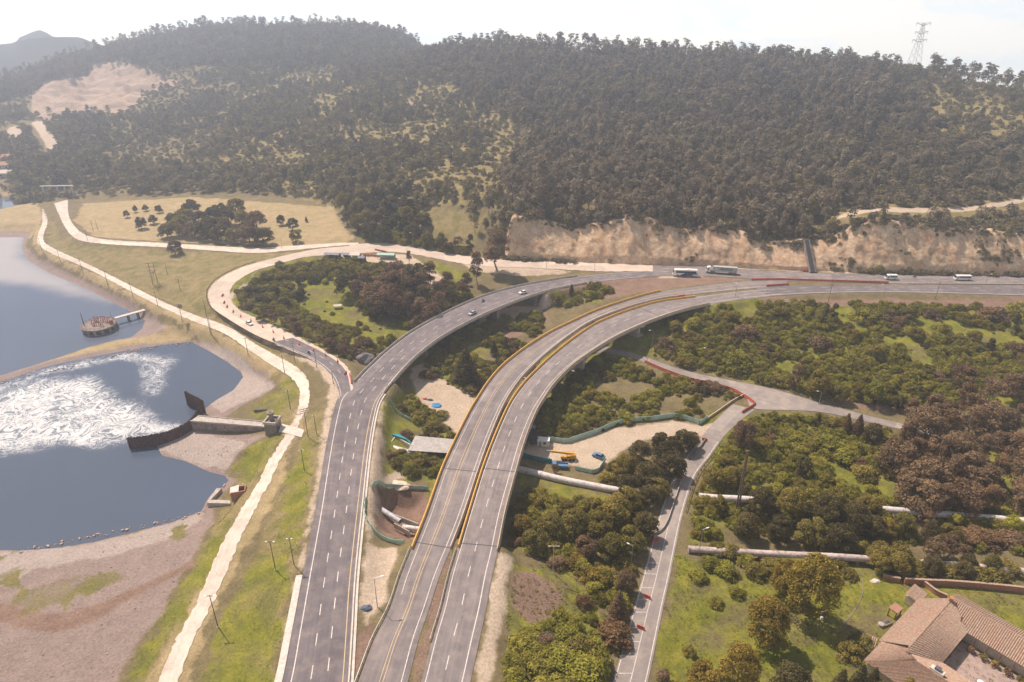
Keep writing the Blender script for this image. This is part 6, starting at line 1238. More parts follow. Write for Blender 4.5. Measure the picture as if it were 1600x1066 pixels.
pipeline('pipe', [P(x, y, -6.5) for x, y in [(630,824),(645,826),(662,828)]], .8, PIPE, 'white pipe end at the foot of the yellow barrier', False, 'pipe')
for nm, c_, lab in (('pipe_trough', [(600,800),(618,812),(645,828),(650,822),(622,806)], 'open concrete trough holding the pipes in the pit'),):
    o = empty(nm, (0, 0, 0), 0, lab, 'trough'); a_, b_ = P(618, 808, -6.6), P(654, 822, -6.6); c2, d2 = P(616, 821, -6.6), P(640, 834, -6.6)
    for u_, v_ in ((a_, b_), (c2, d2)): MB().bar(u_, v_, .25, 1.8).build('wall', CONC, o)
ch = empty('concrete_chute', (0, 0, 0), 0, 'open concrete chute box beside the flat-roofed shed', 'chute'); zc = -6.4
for u_, v_ in ((P(604, 701, zc), P(618, 683, zc)), (P(618, 683, zc), P(641, 696, zc))): MB().bar(u_ - Vector((0, 0, .9)), v_ - Vector((0, 0, .9)), .3, 2.6).build('wall', CONC_L, ch)
tq = empty('tarpaulin', (0, 0, 0), 0, 'teal tarpaulin strip over the chute behind the flat-roofed shed', 'tarpaulin')
w = [P(610, 678, -5.4), P(622, 677, -5.2), P(640, 688, -5.2), P(644, 694, -5.6), P(630, 687, -6.2), P(616, 682, -6.3)]; MB().add([tuple(q) for q in w] + [(q.x, q.y, q.z - .06) for q in w], [(0, 1, 2, 3, 4, 5), (11, 10, 9, 8, 7, 6)] + [(i, (i + 1) % 6, 6 + (i + 1) % 6, 6 + i) for i in range(6)]).build('sheet', TEALB, tq)
st_ = empty('chimney_stack', tuple(P(584, 787, -6)), 0, 'short rusty standpipe at the pit corner', 'standpipe'); MB().tube((0, 0, -1.5), (0, 0, 3.6), .55, .55, 14).build('pipe', RUST, st_); MB().tube((0, 0, 3.5), (0, 0, 3.75), .68, .68, 14).build('collar', RUST, st_)
# flat-roofed shed
sh = empty('shed', (0, 0, 0), 0, 'open shed with a flat grey roof between the two bridges', 'shed'); zr_ = -5.2; c4 = [P(637, 704, zr_), P(701, 708, zr_), P(716, 687, zr_), P(649, 681, zr_)]
ns = 12; 
for i in range(ns):
    k0, k1 = i / ns, (i + .97) / ns; slab(sh, 'roof_sheet', [c4[0].lerp(c4[1], k0), c4[0].lerp(c4[1], k1), c4[3].lerp(c4[2], k1), c4[3].lerp(c4[2], k0)], zr_ - .12 - .015 * (i % 2), zr_ - .015 * (i % 2), simple('roof_sheet_grey', (.40, .37, .345), .8, .22, .7, dirt=(.25, .22, .2)) if i == 0 else MT['roof_sheet_grey'])
slab(sh, 'eaves_beam', [c4[0], c4[1], c4[1].lerp(c4[2], .04), c4[0].lerp(c4[3], .04)], zr_ - .5, zr_ - .14, DARKST)
for k_ in (.05, .5, .95):
    for m_ in (.06, .92):
        q = c4[0].lerp(c4[1], k_).lerp(c4[3].lerp(c4[2], k_), m_); MB().box((q.x, q.y, zr_ - 2.6), (.3, .3, 4.9)).build('post', DARKST, sh)
q0, q1 = c4[3].lerp(c4[0], .1), c4[2].lerp(c4[1], .1); MB().bar(q0 - Vector((0, 0, 2.2)), q1 - Vector((0, 0, 2.2)), .2, 3.6).build('back_wall', CONC_D, sh)
# ------------------------------------------------------------------ netting fences
def net_fence(pxs, z, h, label, mat_=TEAL, ground=False):
    w = spline([tuple(P(x, y, z)) for x, y in pxs], 300); L = np.r_[0, np.cumsum(np.linalg.norm(np.diff(w, axis=0), axis=1))]; n = max(2, int(L[-1] / 2.6)); o = empty('netting_fence', (0, 0, 0), 0, label, 'fence'); prev = None
    for i in range(n + 1):
        s = L[-1] * i / n; x, y = np.interp(s, L, w[:, 0]), np.interp(s, L, w[:, 1]); zg = float(zat(x, y)); zz_ = max(zg, z - 2) if not ground else zg; q = Vector((x, y, zz_))
        MB().tube(q - Vector((0, 0, .4)), q + Vector((0, 0, h + .15)), .06, .05, 6).build('post', WOOD, o)
        if prev is not None:
            a_, b_ = prev, q; m_ = (a_ + b_) / 2 + Vector((0, 0, -.06)); d = (b_ - a_).normalized(); nn = Vector((-d.y, d.x, 0)) * .04; v = []
            for c_ in (a_, m_ + nn * 2, b_): v += [c_ + Vector((0, 0, .06)) + nn, c_ + Vector((0, 0, h)) + nn, c_ + Vector((0, 0, h)) - nn, c_ + Vector((0, 0, .06)) - nn]
            f = []
            for j in (0, 4): f += [(j + k_, j + (k_ + 1) % 4, j + 4 + (k_ + 1) % 4, j + 4 + k_) for k_ in range(4)]
            MB().add(v, f + [(0, 1, 2, 3), (11, 10, 9, 8)]).build('net_panel', mat_, o)
        prev = q
    return o
net_fence([(583,782),(590,768),(605,757),(625,751),(650,748),(668,748)], -5, 1.5, 'pale green netting fence curving round the top of the pit', TEAL, True)
net_fence([(573,790),(571,812),(574,826),(585,838),(602,847),(632,853)], -3, 1.4, 'pale green netting fence curving round the bottom of the pit', TEAL, True)
net_fence([(610,649),(625,655),(654,661)], -8, 1.2, 'short green netting strip in the bushes by the left road', TEAL, True)
net_fence([(855,688),(884,692),(905,686),(935,676),(960,665),(990,659),(1020,657),(1050,653),(1075,657),(1093,664)], -10.5, 2.0, 'long green netting fence behind the sandy yard', TEAL, True)
net_fence([(818,714),(840,720),(862,724)], -10.5, 1.8, 'teal netting fence at the yard corner by the bridge', TEALB, True); net_fence([(899,734),(918,738),(932,740),(939,731),(945,722)], -10.5, 1.6, 'green netting fence round the front corner of the yard', TEAL, True)
net_fence([(1092,664),(1099,660),(1105,655)], -10.5, 1.8, 'green netting fence at the kerb of the side road', TEAL, True)
# buff kerb wall and concrete median on the side road
kw = empty('kerb_wall', (0, 0, 0), 0, 'long low buff wall leading up to the junction', 'wall'); w = spline([tuple(P(x, y, -10.5)) for x, y in [(1105,655),(1125,641),(1145,627),(1164,617)]], 40)
BUFF = MT['buff_concrete']; o2 = w + [0, -1, 0]; barrier(kw, 'wall', w, o2, BUFF, [(0, -.3), (.4, -.3), (.4, .9), (0, .9)])
mdn = empty('median_barrier', (0, 0, 0), 0, 'curved concrete median barrier on the side road', 'barrier'); w = spline([tuple(P(x, y, -10.45)) for x, y in [(1016,839),(1033,830),(1043,815),(1050,795),(1060,765),(1064,752)]], 40); barrier(mdn, 'wall', w, w + [1, 0, 0], CONC, [(-.15, -.1), (.15, -.1), (.12, .8), (-.12, .8)])
mdn = empty('median_barrier', (0, 0, 0), 0, 'straight rusty median barrier higher up the side road', 'barrier'); w = spline([tuple(P(x, y, -10.45)) for x, y in [(1080,718),(1088,708),(1096,697),(1102,688)]], 20); barrier(mdn, 'wall', w, w + [1, 0, 0], CONC_D, [(-.15, -.1), (.15, -.1), (.12, .8), (-.12, .8)])
gr = empty('guard_rail', (0, 0, 0), 0, 'rusty red guard rail on the right edge of the side road', 'guard rail'); ea, eb = line_at(Da, Db, -.8, 'b', .1, 0); i1, i2 = int(.50 * 199), int(.80 * 199); barrier(gr, 'rail', ea, eb, RUST, [(0, .5), (.08, .5), (.08, .8), (0, .8)], .5, .8)
for i in range(i1, i2, 4): MB().box((ea[i][0], ea[i][1], -10.1), (.16, .16, 1.1)).build('post', RUST, gr)
gm = empty('guard_rail', (0, 0, 0), 0, 'grey steel guard rail on the left of the middle carriageway', 'guard rail'); ea, eb = line_at(Ma, Mb, -.5, 'a', .1, 0); barrier(gm, 'rail', ea, eb, STEEL, [(0, .35), (.1, .35), (.1, .8), (0, .8)], 0, m0 - .006)
for i in range(0, int((m0 - .006) * 419), 4): MB().box((ea[i][0], ea[i][1], .2), (.14, .14, 1.0)).build('post', STEEL, gm)
gm = empty('guard_rail', (0, 0, 0), 0, 'grey steel guard rail beside the median soil strip', 'guard rail'); ea, eb = line_at(Ra, Rb, -.4, 'a', .1, 0); barrier(gm, 'rail', ea, eb, STEEL, [(0, .35), (.1, .35), (.1, .8), (0, .8)], r0 - .10, r0 - .006)
for i in range(int((r0 - .1) * 419), int((r0 - .006) * 419), 4): MB().box((ea[i][0], ea[i][1], .2), (.14, .14, 1.0)).build('post', STEEL, gm)
# ------------------------------------------------------------------ poles and lamps
def ground_pt(px, py): return G(px, py)
def t_pole(px, py, h, label, bar=1.8, mat_=DARKST, arms=1, rz=0.0, cat='street lamp', lamps=True, g=None):
    g = g or G(px, py); o = empty('street_lamp' if lamps else 'utility_pole', (g.x, g.y, g.z - .05), rz, label, cat); MB().tube((0, 0, -.5), (0, 0, h), .13, .08, 8).build('pole', mat_, o)
    for k_ in range(arms):
        z = h - .15 - .75 * k_; MB().bar((-bar / 2, 0, z), (bar / 2, 0, z), .14).build('cross_arm', mat_, o)
        for s in (-1, 1):
            if lamps: MB().box((s * bar / 2, 0, z - .02), (.55, .3, .14)).build('lamp_head', STEEL, o)
            else:
                for f_ in (.25, .95): MB().tube((s * bar / 2 * f_, 0, z + .05), (s * bar / 2 * f_, 0, z + .3), .05, .04, 6).build('insulator', CONC_L, o)
    MB().box((0, 0, -.1), (.5, .5, .4)).build('base', CONC, o); return o
def lamp(px, py, h, label, dx=1.6, rz=0.0, z=None):
    g = G(px, py) if z is None else P(px, py, z); o = empty('street_lamp', (g.x, g.y, g.z - .05), rz, label, 'street lamp'); MB().tube((0, 0, -.5), (0, 0, h), .12, .07, 8).build('pole', STEEL, o); MB().bar((0, 0, h - .05), (dx, 0, h + .25), .09).build('arm', STEEL, o); MB().box((dx + .3, 0, h + .27), (.8, .32, .14)).build('lamp_head', WHITEP, o); MB().box((0, 0, -.1), (.5, .5, .4)).build('base', CONC, o); return o
t_pole(341, 981, 10.2, 'dark twin lamp post nearest the camera beside the dirt track'); t_pole(430.5, 890, 9.6, 'dark twin lamp post on the grass left of the dark road'); t_pole(460, 885, 9.3, 'dark twin lamp post at the edge of the dark road', 1.0)
for i, (x, y) in enumerate([(66,393),(95,410.5),(130.5,429),(169,446.5),(208,465),(247,479),(331,523.5),(388,556),(445,584),(454,640),(476,737)]):
    w_ = ['at the bend', 'second from the bend', 'third from the bend', 'fourth from the bend', 'above the intake tower', 'by the footbridge', 'below the bird-box pole', 'beside the pond corner', 'at the widest part', 'just above the gate house', 'in the grass below the cross-armed pole'][i]
    t_pole(x, y, 8.2, f'thin dark pole along the dirt track, {w_}', .9, DARKST, 1, .3, 'pole')
t_pole(285, 502, 8.5, 'pole with a wooden platform box beside the dirt track', 2.2, WOOD, 2, .2, 'utility pole', False); g = G(285, 502); bx = empty('platform_box', (g.x + .3, g.y, g.z + 6.6), .2, 'grey box on the pole beside the dirt track', 'box'); MB().box((0, .4, .5), (1.5, 1.3, 1.2)).build('body', CONC_D, bx); MB().box((0, .4, 1.13), (1.7, 1.5, .1)).build('lid', WOOD, bx)
t_pole(481.6, 684, 11.5, 'wooden pole with three cross arms between track and road', 3.0, WOOD, 3, .5, 'utility pole', False)
t_pole(461.6, 568, 10, 'wooden pole with two cross arms beside the slip road', 2.4, WOOD, 2, .5, 'utility pole', False)
for dx, l in ((-1.6, 'left'), (1.6, 'right')):
    pass
g = G(243, 444); hf = empty('power_pole', (g.x, g.y, g.z), .2, 'wooden double power pole standing in the meadow', 'utility pole')
for s in (-1, 1): MB().tube((s * 1.3, 0, -.5), (s * 1.1, 0, 12), .17, .12, 8).build('pole', WOOD, hf)
for z in (11.6, 9.6, 7.6): MB().bar((-2.6, 0, z), (2.6, 0, z), .2).build('cross_arm', WOOD, hf)
MB().bar((-1.25, 0, 2), (1.2, 0, 7.5), .12).build('brace', WOOD, hf); MB().box((0, 0, 6.6), (1.0, .8, 1.3)).build('transformer', STEEL, hf)
for x, y, h, l in ((329,522,17,'tall bare mast rising beside the slip road guard rail'), (282,455,7,'thin pole in the meadow right of the double power pole'), (262,430,7,'thin pole in the meadow behind the double power pole'), (137,376,7,'thin pole beside the meadow track, left one'), (153,360,7,'thin pole in the straw field, right one'), (146,362,7,'thin pole in the straw field, left one'), (495,680,8,'thin pole left of the dark road by the pale verge'), (521,600,6,'short pole on the outside of the slip road merge'), (495,575,7,'short pole on the pale verge of the slip road')): t_pole(x, y, h, l, .7, DARKST, 1, .2, 'pole')
mp_ = P(1150, 806, -12.5); ms = empty('mast', (mp_.x, mp_.y, float(zat(mp_.x, mp_.y))), .4, 'tall brown wooden mast standing in the thicket right of the side road', 'mast')
for s in (-.55, .55): MB().tube((s, 0, -1), (s * .4, 0, 24), .3, .2, 8).build('pole', WOOD, ms)
for z in (6, 11, 16, 20): MB().bar((-.7, 0, z), (.7, 0, z + .3), .22).build('step_bar', WOOD, ms)
t_pole(864, 895, 9.5, 'pale twin lamp post in the wood below the right embankment', 2.4, CONC, 1, 0); lamp(986, 884, 7, 'street lamp with a white head left of the side road', 1.2, 2.5); t_pole(1274, 997, 9, 'pole with a meter box on the garden lawn', .8, WOOD, 1, .3, 'utility pole', False); g = G(1274, 997); mbx = empty('meter_box', (g.x, g.y - .25, g.z + 6.6), 0, 'white meter box on the garden pole', 'box'); MB().box((0, 0, .4), (.6, .35, .9)).build('body', WHITEP, mbx); MB().box((0, -.19, .4), (.4, .04, .5)).build('door', STEEL, mbx)
t_pole(1294, 473, 9.5, 'cross-armed pole at the near edge of the highway, left one', 2.0, WOOD, 2, .1, 'utility pole', False); t_pole(1461, 468, 9, 'cross-armed pole at the near edge of the highway, right one', 2.0, WOOD, 2, .1, 'utility pole', False); lamp(1149, 463.5, 6, 'street lamp on the outer edge of the bridge end', 1.5, 1.5, 0.0)
for i, (x, y, h) in enumerate([(919,412,10),(929,424,8.5),(854,420,8),(1028,415,8),(1160,418,10),(1380,464,6),(1540,444,5)]): lamp(x, y, h, 'street lamp ' + ['tallest one at the left end of the rock cutting', 'at the left end of the bridge merge', 'beside the pale old road', 'behind the coach', 'behind the container truck', 'short one on the near highway verge', 'short one on the median at far right'][i], 1.4, 3.0 if i % 2 else .3)
lamp(646, 385, 8, 'street lamp behind the old road bend', 1.2, 3.1); lamp(718, 397, 8, 'street lamp on the old road left of the big gum tree', 1.2, 3.1); lamp(441, 389, 7, 'street lamp beside the meadow track end', 1.2, 3.1); lamp(1018, 548, 9.5, 'street lamp on the junction road just outside the bridge', 1.4, 3.1); lamp(1010, 579, 6, 'street lamp in the bushes below the junction barriers', 1.2, 3.1); lamp(1104, 568, 7, 'street lamp in the scrub above the junction road', 1.4, 3.0); lamp(1279, 634, 6, 'street lamp at the junction beside the pale road', 1.2, 3); lamp(735, 467, 7, 'dark lamp beside the inside of the grey bridge', 1.0, 3); lamp(629, 612, 6, 'street lamp beside the sandy hollow', 1.0, 3); lamp(1092, 866, 9, 'slim lamp post at the near end of the lower pipeline', 1.2, .3); lamp(590, 950, 9.5, 'street lamp on the strip between left and middle roads', 1.6, .2)
# pylon
pb = PY(1425, 113, 702); py_ = empty('transmission_pylon', (pb.x, pb.y, float(zat(pb.x, pb.y)) - .3), .5, 'steel lattice pylon on the ridge at upper right', 'pylon'); PYM = simple('pylon_steel', (.42, .41, .41), .6, .2, 1)
py_.scale = (1.3, 1.3, 1.35); HP = 33.0; wdt = lambda z: 3.4 * (1 - z / HP) ** 1.2 + .75; lv = [0, 5, 10, 14.5, 18.5, 22, 25, 28, 30.5, 33]
for sx in (-1, 1):
    for sy in (-1, 1):
        B = MB()
        for z0, z1 in zip(lv, lv[1:]): B.bar((sx * wdt(z0), sy * wdt(z0), z0), (sx * wdt(z1), sy * wdt(z1), z1), .17)
        B.build('leg', PYM, py_)
for z0, z1 in zip(lv, lv[1:]):
    B = MB(); a0, a1 = wdt(z0), wdt(z1)
    for s in (-1, 1): B.bar((-a0, s * a0, z0), (a1, s * a1, z1), .075).bar((a0, s * a0, z0), (-a1, s * a1, z1), .075).bar((s * a0, -a0, z0), (s * a1, a1, z1), .075).bar((s * a0, a0, z0), (s * a1, -a1, z1), .075)
    B.build('bracing', PYM, py_)
for z, l_ in ((33, 8.5), (27.5, 7.5), (22.5, 8.5)):
    B = MB()
    for s in (-1, 1): B.bar((0, s * .5, z), (l_, 0, z + .3), .15).bar((0, s * .5, z), (-l_, 0, z + .3), .15).bar((0, s * .4, z - 1.6), (l_, 0, z + .3), .2).bar((0, s * .4, z - 1.6), (-l_, 0, z + .3), .2)
    B.build('cross_arm', PYM, py_)
    for s in (-1, 1): MB().tube((s * l_ * .97, 0, z + .2), (s * l_ * .97, 0, z - 1.8), .14, .1, 6).build('insulator', PYM, py_)
# drain chute down the cutting
dcx = P(1262, 420, 0); zt_ = float(np.interp(dcx.x, cx, cz)); yb = float(footY(np.array(dcx.x))); dc = empty('drain_chute', (0, 0, 0), 0, 'dark narrow drain chute running down the rock cutting', 'drain')
MB().bar((dcx.x, yb - 3.6, 0), (dcx.x, yb + 11.5, zt_ + 1.4), 2.4, 1.6).build('channel', simple('drain_dark', (.05, .048, .052), .7, .3, .8), dc)
for s in (-1, 1): MB().bar((dcx.x + s * 1.4, yb - 3.7, 0), (dcx.x + s * 1.4, yb + 11.4, zt_ + 1.4), .35, 2.0).build('side_wall', CONC_D, dc)
# ------------------------------------------------------------------ camp, heaps and odds
g = G(529, 405); DBL = simple('roof_navy', (.035, .05, .09), .5, .2, 1); 
for i, (x, y, L2, W2, h2, m_, lab) in enumerate(((520,404,9,4,2.6,DBL,'dark blue roofed site shed at the left of the camp'), (541,404,5,4,2.6,DBL,'small dark roofed site shed beside the first'), (556,405,6,5,3.0,CONC_L,'white awning in the middle of the camp'), (566,410,4,4,3.0,DBL,'dark tent in front of the camp awning'), (604,404,10,4,2.6,TEAL,'green netting shelter at the right of the camp'))):
    g = G(x, y); o = empty('site_shed', (g.x, g.y, g.z), rad(-6), lab, 'shed')
    MB().prism([(-W2 / 2, 0), (W2 / 2, 0), (0, .7)], -L2 / 2, L2 / 2, tf=lambda v: Vector((v.y, v.x, v.z + h2))).build('roof', m_, o)
    for sx in (-1, 1):
        for sy in (-1, 1): MB().box((sx * (L2 / 2 - .3), sy * (W2 / 2 - .3), h2 / 2), (.15, .15, h2)).build('post', STEEL, o)
    MB().box((0, W2 / 2 - .3, h2 / 2), (L2 - .4, .1, h2 * .95)).build('back_wall', m_, o)
g = G(849, 696); cab_ = empty('site_cabin', (g.x, g.y, g.z), rad(-8), 'white site cabin at the back of the sandy yard', 'cabin'); MB().box((0, 0, 1.35), (4.2, 2.3, 2.5)).build('wall', WHITEP, cab_); MB().box((0, 0, 2.66), (4.4, 2.5, .12)).build('roof', WHITEP, cab_); MB().box((.5, -1.17, 1.6), (1.0, .06, .8)).build('window', GLASS, cab_); MB().box((-1.1, -1.17, 1.1), (.8, .06, 1.9)).build('door', STEEL, cab_)
for s in (-1, 1): MB().box((s * 1.7, 0, .06), (.3, 2.2, .14)).build('skid', WOOD, cab_)
g = G(528, 482); o = empty('shelter', (g.x, g.y, g.z), .2, 'small white roofed shelter on the island meadow', 'shelter'); MB().prism([(-1.3, 0), (1.3, 0), (0, .4)], -2, 2, tf=lambda v: Vector((v.y, v.x, v.z + 1.6))).build('roof', CONC_L, o)
for sx in (-1, 1):
    for sy in (-1, 1): MB().box((sx * 1.7, sy * 1.0, .8), (.12, .12, 1.6)).build('post', WOOD, o)
def rock(loc, r, mat_, name, label, cat, sq=(1, 1, .75), seed=1, kind=None, parent=None):
    bm = bmesh.new(); bmesh.ops.create_icosphere(bm, subdivisions=3, radius=1); rg = np.random.default_rng(seed); off = rg.random(3) * 50
    from mathutils import noise as mn
    for v in bm.verts:
        k_ = 1 + .35 * mn.noise(v.co * 1.2 + Vector(off)) + .15 * mn.noise(v.co * 3 + Vector(off)); v.co = Vector((v.co.x * sq[0], v.co.y * sq[1], v.co.z * sq[2])) * k_ * r
    me = bpy.data.meshes.new(name); bm.to_mesh(me); bm.free(); me.materials.append(mat_); o = link(bpy.data.objects.new(name, me), parent); o.location = loc; tag(o, label, cat, None, kind); return o
g = G(573, 566); rock((g.x, g.y, g.z + 1), 3.6, simple('net_grey', (.20, .185, .18), .95, .3, 1.2, bumps=.6), 'spoil_heap', 'grey covered heap beside the start of the grey bridge', 'heap', (1.2, .9, .85), 3)
g = G(682, 634); rock((g.x, g.y, g.z), 1.6, simple('tarp_blue', (.03, .20, .40), .6, .25, 1.5), 'tarpaulin', 'blue tarpaulin over a pile in the sandy hollow', 'tarpaulin', (1.3, 1, .35), 5)
g = G(663, 624); rock((g.x, g.y, g.z), .8, RED, 'barrel_heap', 'red heap of site gear beside the blue tarpaulin', 'heap', (1.2, .8, .6), 6); g = G(671, 626); rock((g.x, g.y, g.z), .9, simple('site_gear', (.12, .13, .17), .7, .5, 2), 'gear_heap', 'dark heap of site gear left of the blue tarpaulin', 'heap', (1.6, .8, .6), 9)
g = G(760, 538); o = rock((g.x, g.y, g.z), 1.4, TEALB, 'tarpaulin', 'teal sheet lying on bare soil under the grey bridge', 'tarpaulin', (1.6, .9, .3), 8)
g = G(572, 951); rock((g.x, g.y, g.z), 1.1, simple('gear_blue', (.09, .11, .16), .6, .5, 1.5), 'gear_heap', 'covered blue grey bundle between the left and middle roads', 'heap', (1.2, .9, .6), 11)
g = G(616, 757); rock((g.x, g.y, g.z - .8), 3.4, MT['road_dusty'] if False else simple('sand_pale', (.62, .51, .40), .95, .12, 1), 'sand_heap', 'pale sand heap above the earth pit', 'heap', (1.6, .8, .35), 13)
for i, (x, y, lab) in enumerate(((835,520,'grey rubble heap right of the bare soil under the bridge'), (700,498,'brown rubble heap below the curved bridge'), (1230,472,'grey concrete rubble on the verge of the highway, left heap'), (1258,476,'grey concrete rubble on the verge of the highway, right heap'))):
    g = G(x, y); rock((g.x, g.y, g.z), 1.6, CONC_D, 'rubble_heap', lab, 'heap', (1.4, 1, .5), 20 + i)
# stones along the dyke and pond rim
B = MB(); rg = np.random.default_rng(4)
for (x0, y0), (x1, y1), n in (((0, 598), (230, 544), 170), ((230, 544), (300, 536), 40), ((32, 862), (316, 802), 120), ((316, 800), (358, 752), 40)):
    for i in range(n):
        t_ = rg.random(); x = x0 + (x1 - x0) * t_; y = y0 + (y1 - y0) * t_ + rg.normal() * 1.6 - .4; q = P(x, y, WZ + .2); r = .12 + .4 * rg.random() ** 3; q.z = float(zat(q.x, q.y))
        B.box((q.x, q.y, max(q.z, WZ) + r * .2), (r * 2, r * 1.6, r * 1.3), rg.random() * 3, taper=.7)
MUDP = [gpoly(p) for p in COVER['mud']]; pq = jitter(-120, -20, 88, 235, 1.6); pq = pq[inside(pq, MUDP, .5) & ~inside(pq, [pond_w, lake_w], -.5)]; pq = pq[rng.random(len(pq)) < .55]
for x, y in pq:
    r = .07 + .22 * rg.random() ** 4; B.box((x, y, float(zat(x, y)) + r * .2), (r * 2, r * 1.5, r * 1.2), rg.random() * 3, taper=.7)
o = B.build('stones', simple('stone_pink', (.36, .27, .235), .95, .3, 1.5)); tag(o, 'loose stones along the water edge', kind='stuff')
# far left: farm buildings and the weir
for i, (x, y, L2, W2, lab) in enumerate(((2,252,26,10,'far red roofed building at the left edge, upper one'), (0,264,22,10,'far red roofed building at the left edge, middle one'), (2,277,20,9,'far pale building at the left edge, lowest one'))):
    g = G(x, y); o = empty('farm_building', (g.x, g.y, g.z), rad(8), lab, 'building'); MB().box((0, 0, 2), (L2, W2, 4.2)).build('wall', CONC_L, o); MB().prism([(-W2 / 2 - .5, 0), (W2 / 2 + .5, 0), (0, 2.2)], -L2 / 2 - .5, L2 / 2 + .5, tf=lambda v: Vector((v.y, v.x, v.z + 4.1))).build('roof', simple('far_tiles', (.42, .22, .16), .9, .2, .5) if i < 2 else CONC_L, o)
    for k_ in range(4): MB().box((-L2 / 2 + L2 * (k_ + .5) / 4, -W2 / 2 - .02, 2.2), (1.6, .12, 1.4)).build('window', GLASS, o)
g = P(92, 303, WZ + 3); wr = empty('weir_gate', (g.x, g.y, WZ), rad(4), 'row of slim weir gate frames in the far reservoir', 'weir')
for i in range(5):
    x = -11 + 5.5 * i; MB().bar((x, 0, -2), (x, 0, 9), .8).build('pier', CONC_L, wr)
MB().box((0, 0, 9.2), (25, 1.6, .6)).build('deck', CONC_L, wr); MB().box((0, .8, 2.0), (24, .3, 3)).build('gate', RUST, wr)
g = G(91, 281); tk_ = empty('water_tank', (g.x, g.y, g.z), 0, 'small cyan tank among the dark trees beyond the reservoir', 'tank'); MB().lathe([(0, 0), (2.2, 0), (2.2, 3.6), (1.2, 4.4), (0, 4.5)], n=16).build('shell', simple('tank_cyan', (.10, .45, .50), .5, .1, 1), tk_, True); MB().box((0, 0, -.5), (4.6, 4.6, 1.0)).build('plinth', CONC_L, tk_); tk_.scale = (1.1, 1.1, 1.4)
# ------------------------------------------------------------------ courtyard house
def tile_material():
    m, t, b = newmat('clay_tiles'); tcn = t.nodes.new('ShaderNodeNewGeometry'); pos = tcn.outputs['Position']
    n1 = noise_node(t, pos, .35, 5, .65); n2 = noise_node(t, pos, 2.3, 6, .8)
    c_ = ramp(t, n2, [(.28, (.14, .085, .06)), (.44, (.33, .205, .145)), (.58, (.46, .325, .24)), (.76, (.60, .47, .37))]); c_ = mixc(t, ramp(t, n1, [(.42, (0, 0, 0)), (.68, (.75, .75, .75))]), c_, ramp(t, n2, [(.3, (.24, .18, .135)), (.7, (.46, .37, .29))]))
    t.links.new(c_, b.inputs['Base Color']); b.inputs['Roughness'].default_value = .92; b.inputs['Specular IOR Level'].default_value = .15; bump(t, b, n2, .5, .1); return m
TILE = tile_material(); PLAST = simple('plaster_cream', (.60, .50, .39), .9, .12, .6, dirt=(.42, .32, .24)); PAVE = simple('court_paving', (.34, .25, .215), .9, .22, 1.2, bumps=.3)
A0 = Vector((110.4, 117.3, 0)); E1 = Vector((-.786, -.618, 0)); E2 = Vector((.625, -.781, 0)); E2 = Vector((.618, -.786, 0)); ZE, ZR, ZG = -7.4, -4.7, -10.6
def hp_(u, v, z): q = A0 + E1 * u + E2 * v; return Vector((q.x, q.y, z))
hs = empty('courtyard_house', (0, 0, 0), 0, 'rambling house with weathered clay tile roofs round a courtyard', 'house')
def tiled(parent, e0, e1, r1, r0, name='roof_slope', rib=.46, rows=.75):
    """corrugated slope: eave e0-e1, ridge r0-r1; barrel tiles in courses"""
    B = MB(); w = (e1 - e0).length; n = max(2, int(w / rib)); sl = ((e0 - r0).length + (e1 - r1).length) / 2; m_ = max(2, int(sl / rows)); nrm = (e1 - e0).cross(r0 - e0).normalized(); 
    if nrm.z < 0: nrm = -nrm
    for i in range(n):
        ks = [(i + f) / n for f in (0, .25, .5, .75, 1.0)]; hgt = [0, .16, .22, .16, 0]
        for j in range(m_):
            t0, t1 = j / m_, (j + 1) / m_; b = len(B.v); jt = random.uniform(-.02, .03)
            for t_, dz in ((t0, .05), (t1, 0.0)):
                for k_, h_ in zip(ks, hgt): q = e0.lerp(e1, k_).lerp(r0.lerp(r1, k_), t_) + nrm * (h_ + dz + jt + .03); B.v.append(tuple(q))
            B.f += [(b + k_, b + k_ + 1, b + 6 + k_, b + 5 + k_) for k_ in range(4)]; B.m += [0] * 4
    o = B.build(name, TILE, parent); o['kind'] = 'stuff'; return o
def gable(u0, u1, v0, v1, axis, hip0=0.0, hip1=0.0, ze=ZE, zr=ZR):
    """gabled wing in house coordinates; ridge along axis"""
    if axis == 'v':
        c_ = (u0 + u1) / 2; r0, r1 = hp_(c_, v0 + hip0, zr), hp_(c_, v1 - hip1, zr); E = [hp_(u0, v0, ze), hp_(u0, v1, ze), hp_(u1, v0, ze), hp_(u1, v1, ze)]
    else:
        c_ = (v0 + v1) / 2; r0, r1 = hp_(u0 + hip0, c_, zr), hp_(u1 - hip1, c_, zr); E = [hp_(u0, v0, ze), hp_(u1, v0, ze), hp_(u0, v1, ze), hp_(u1, v1, ze)]
    tiled(hs, E[0], E[1], r1, r0); tiled(hs, E[3], E[2], r0, r1)
    if hip0: tiled(hs, E[2], E[0], r0, r0)
    if hip1: tiled(hs, E[1], E[3], r1, r1)
    B = MB()
    for i in range(int((r1 - r0).length / .5)):
        q0 = r0.lerp(r1, i * .5 / (r1 - r0).length); q1 = r0.lerp(r1, min(1, (i * .5 + .55) / (r1 - r0).length)); B.tube(q0 + Vector((0, 0, .12)), q1 + Vector((0, 0, .16)), .17, .2, 7)
    o = B.build('ridge_tiles', TILE, hs); o['kind'] = 'stuff'
    u_, v_ = (u0 + u1) / 2, (v0 + v1) / 2; q = hp_(u_, v_, (ZG + ze) / 2 - .3); MB().box(q, (abs(u1 - u0) - 1.4, abs(v1 - v0) - 1.4, ze - ZG + .4), math.atan2(E1.y, E1.x)).build('wall', PLAST, hs)
    gz = (ze + zr) / 2
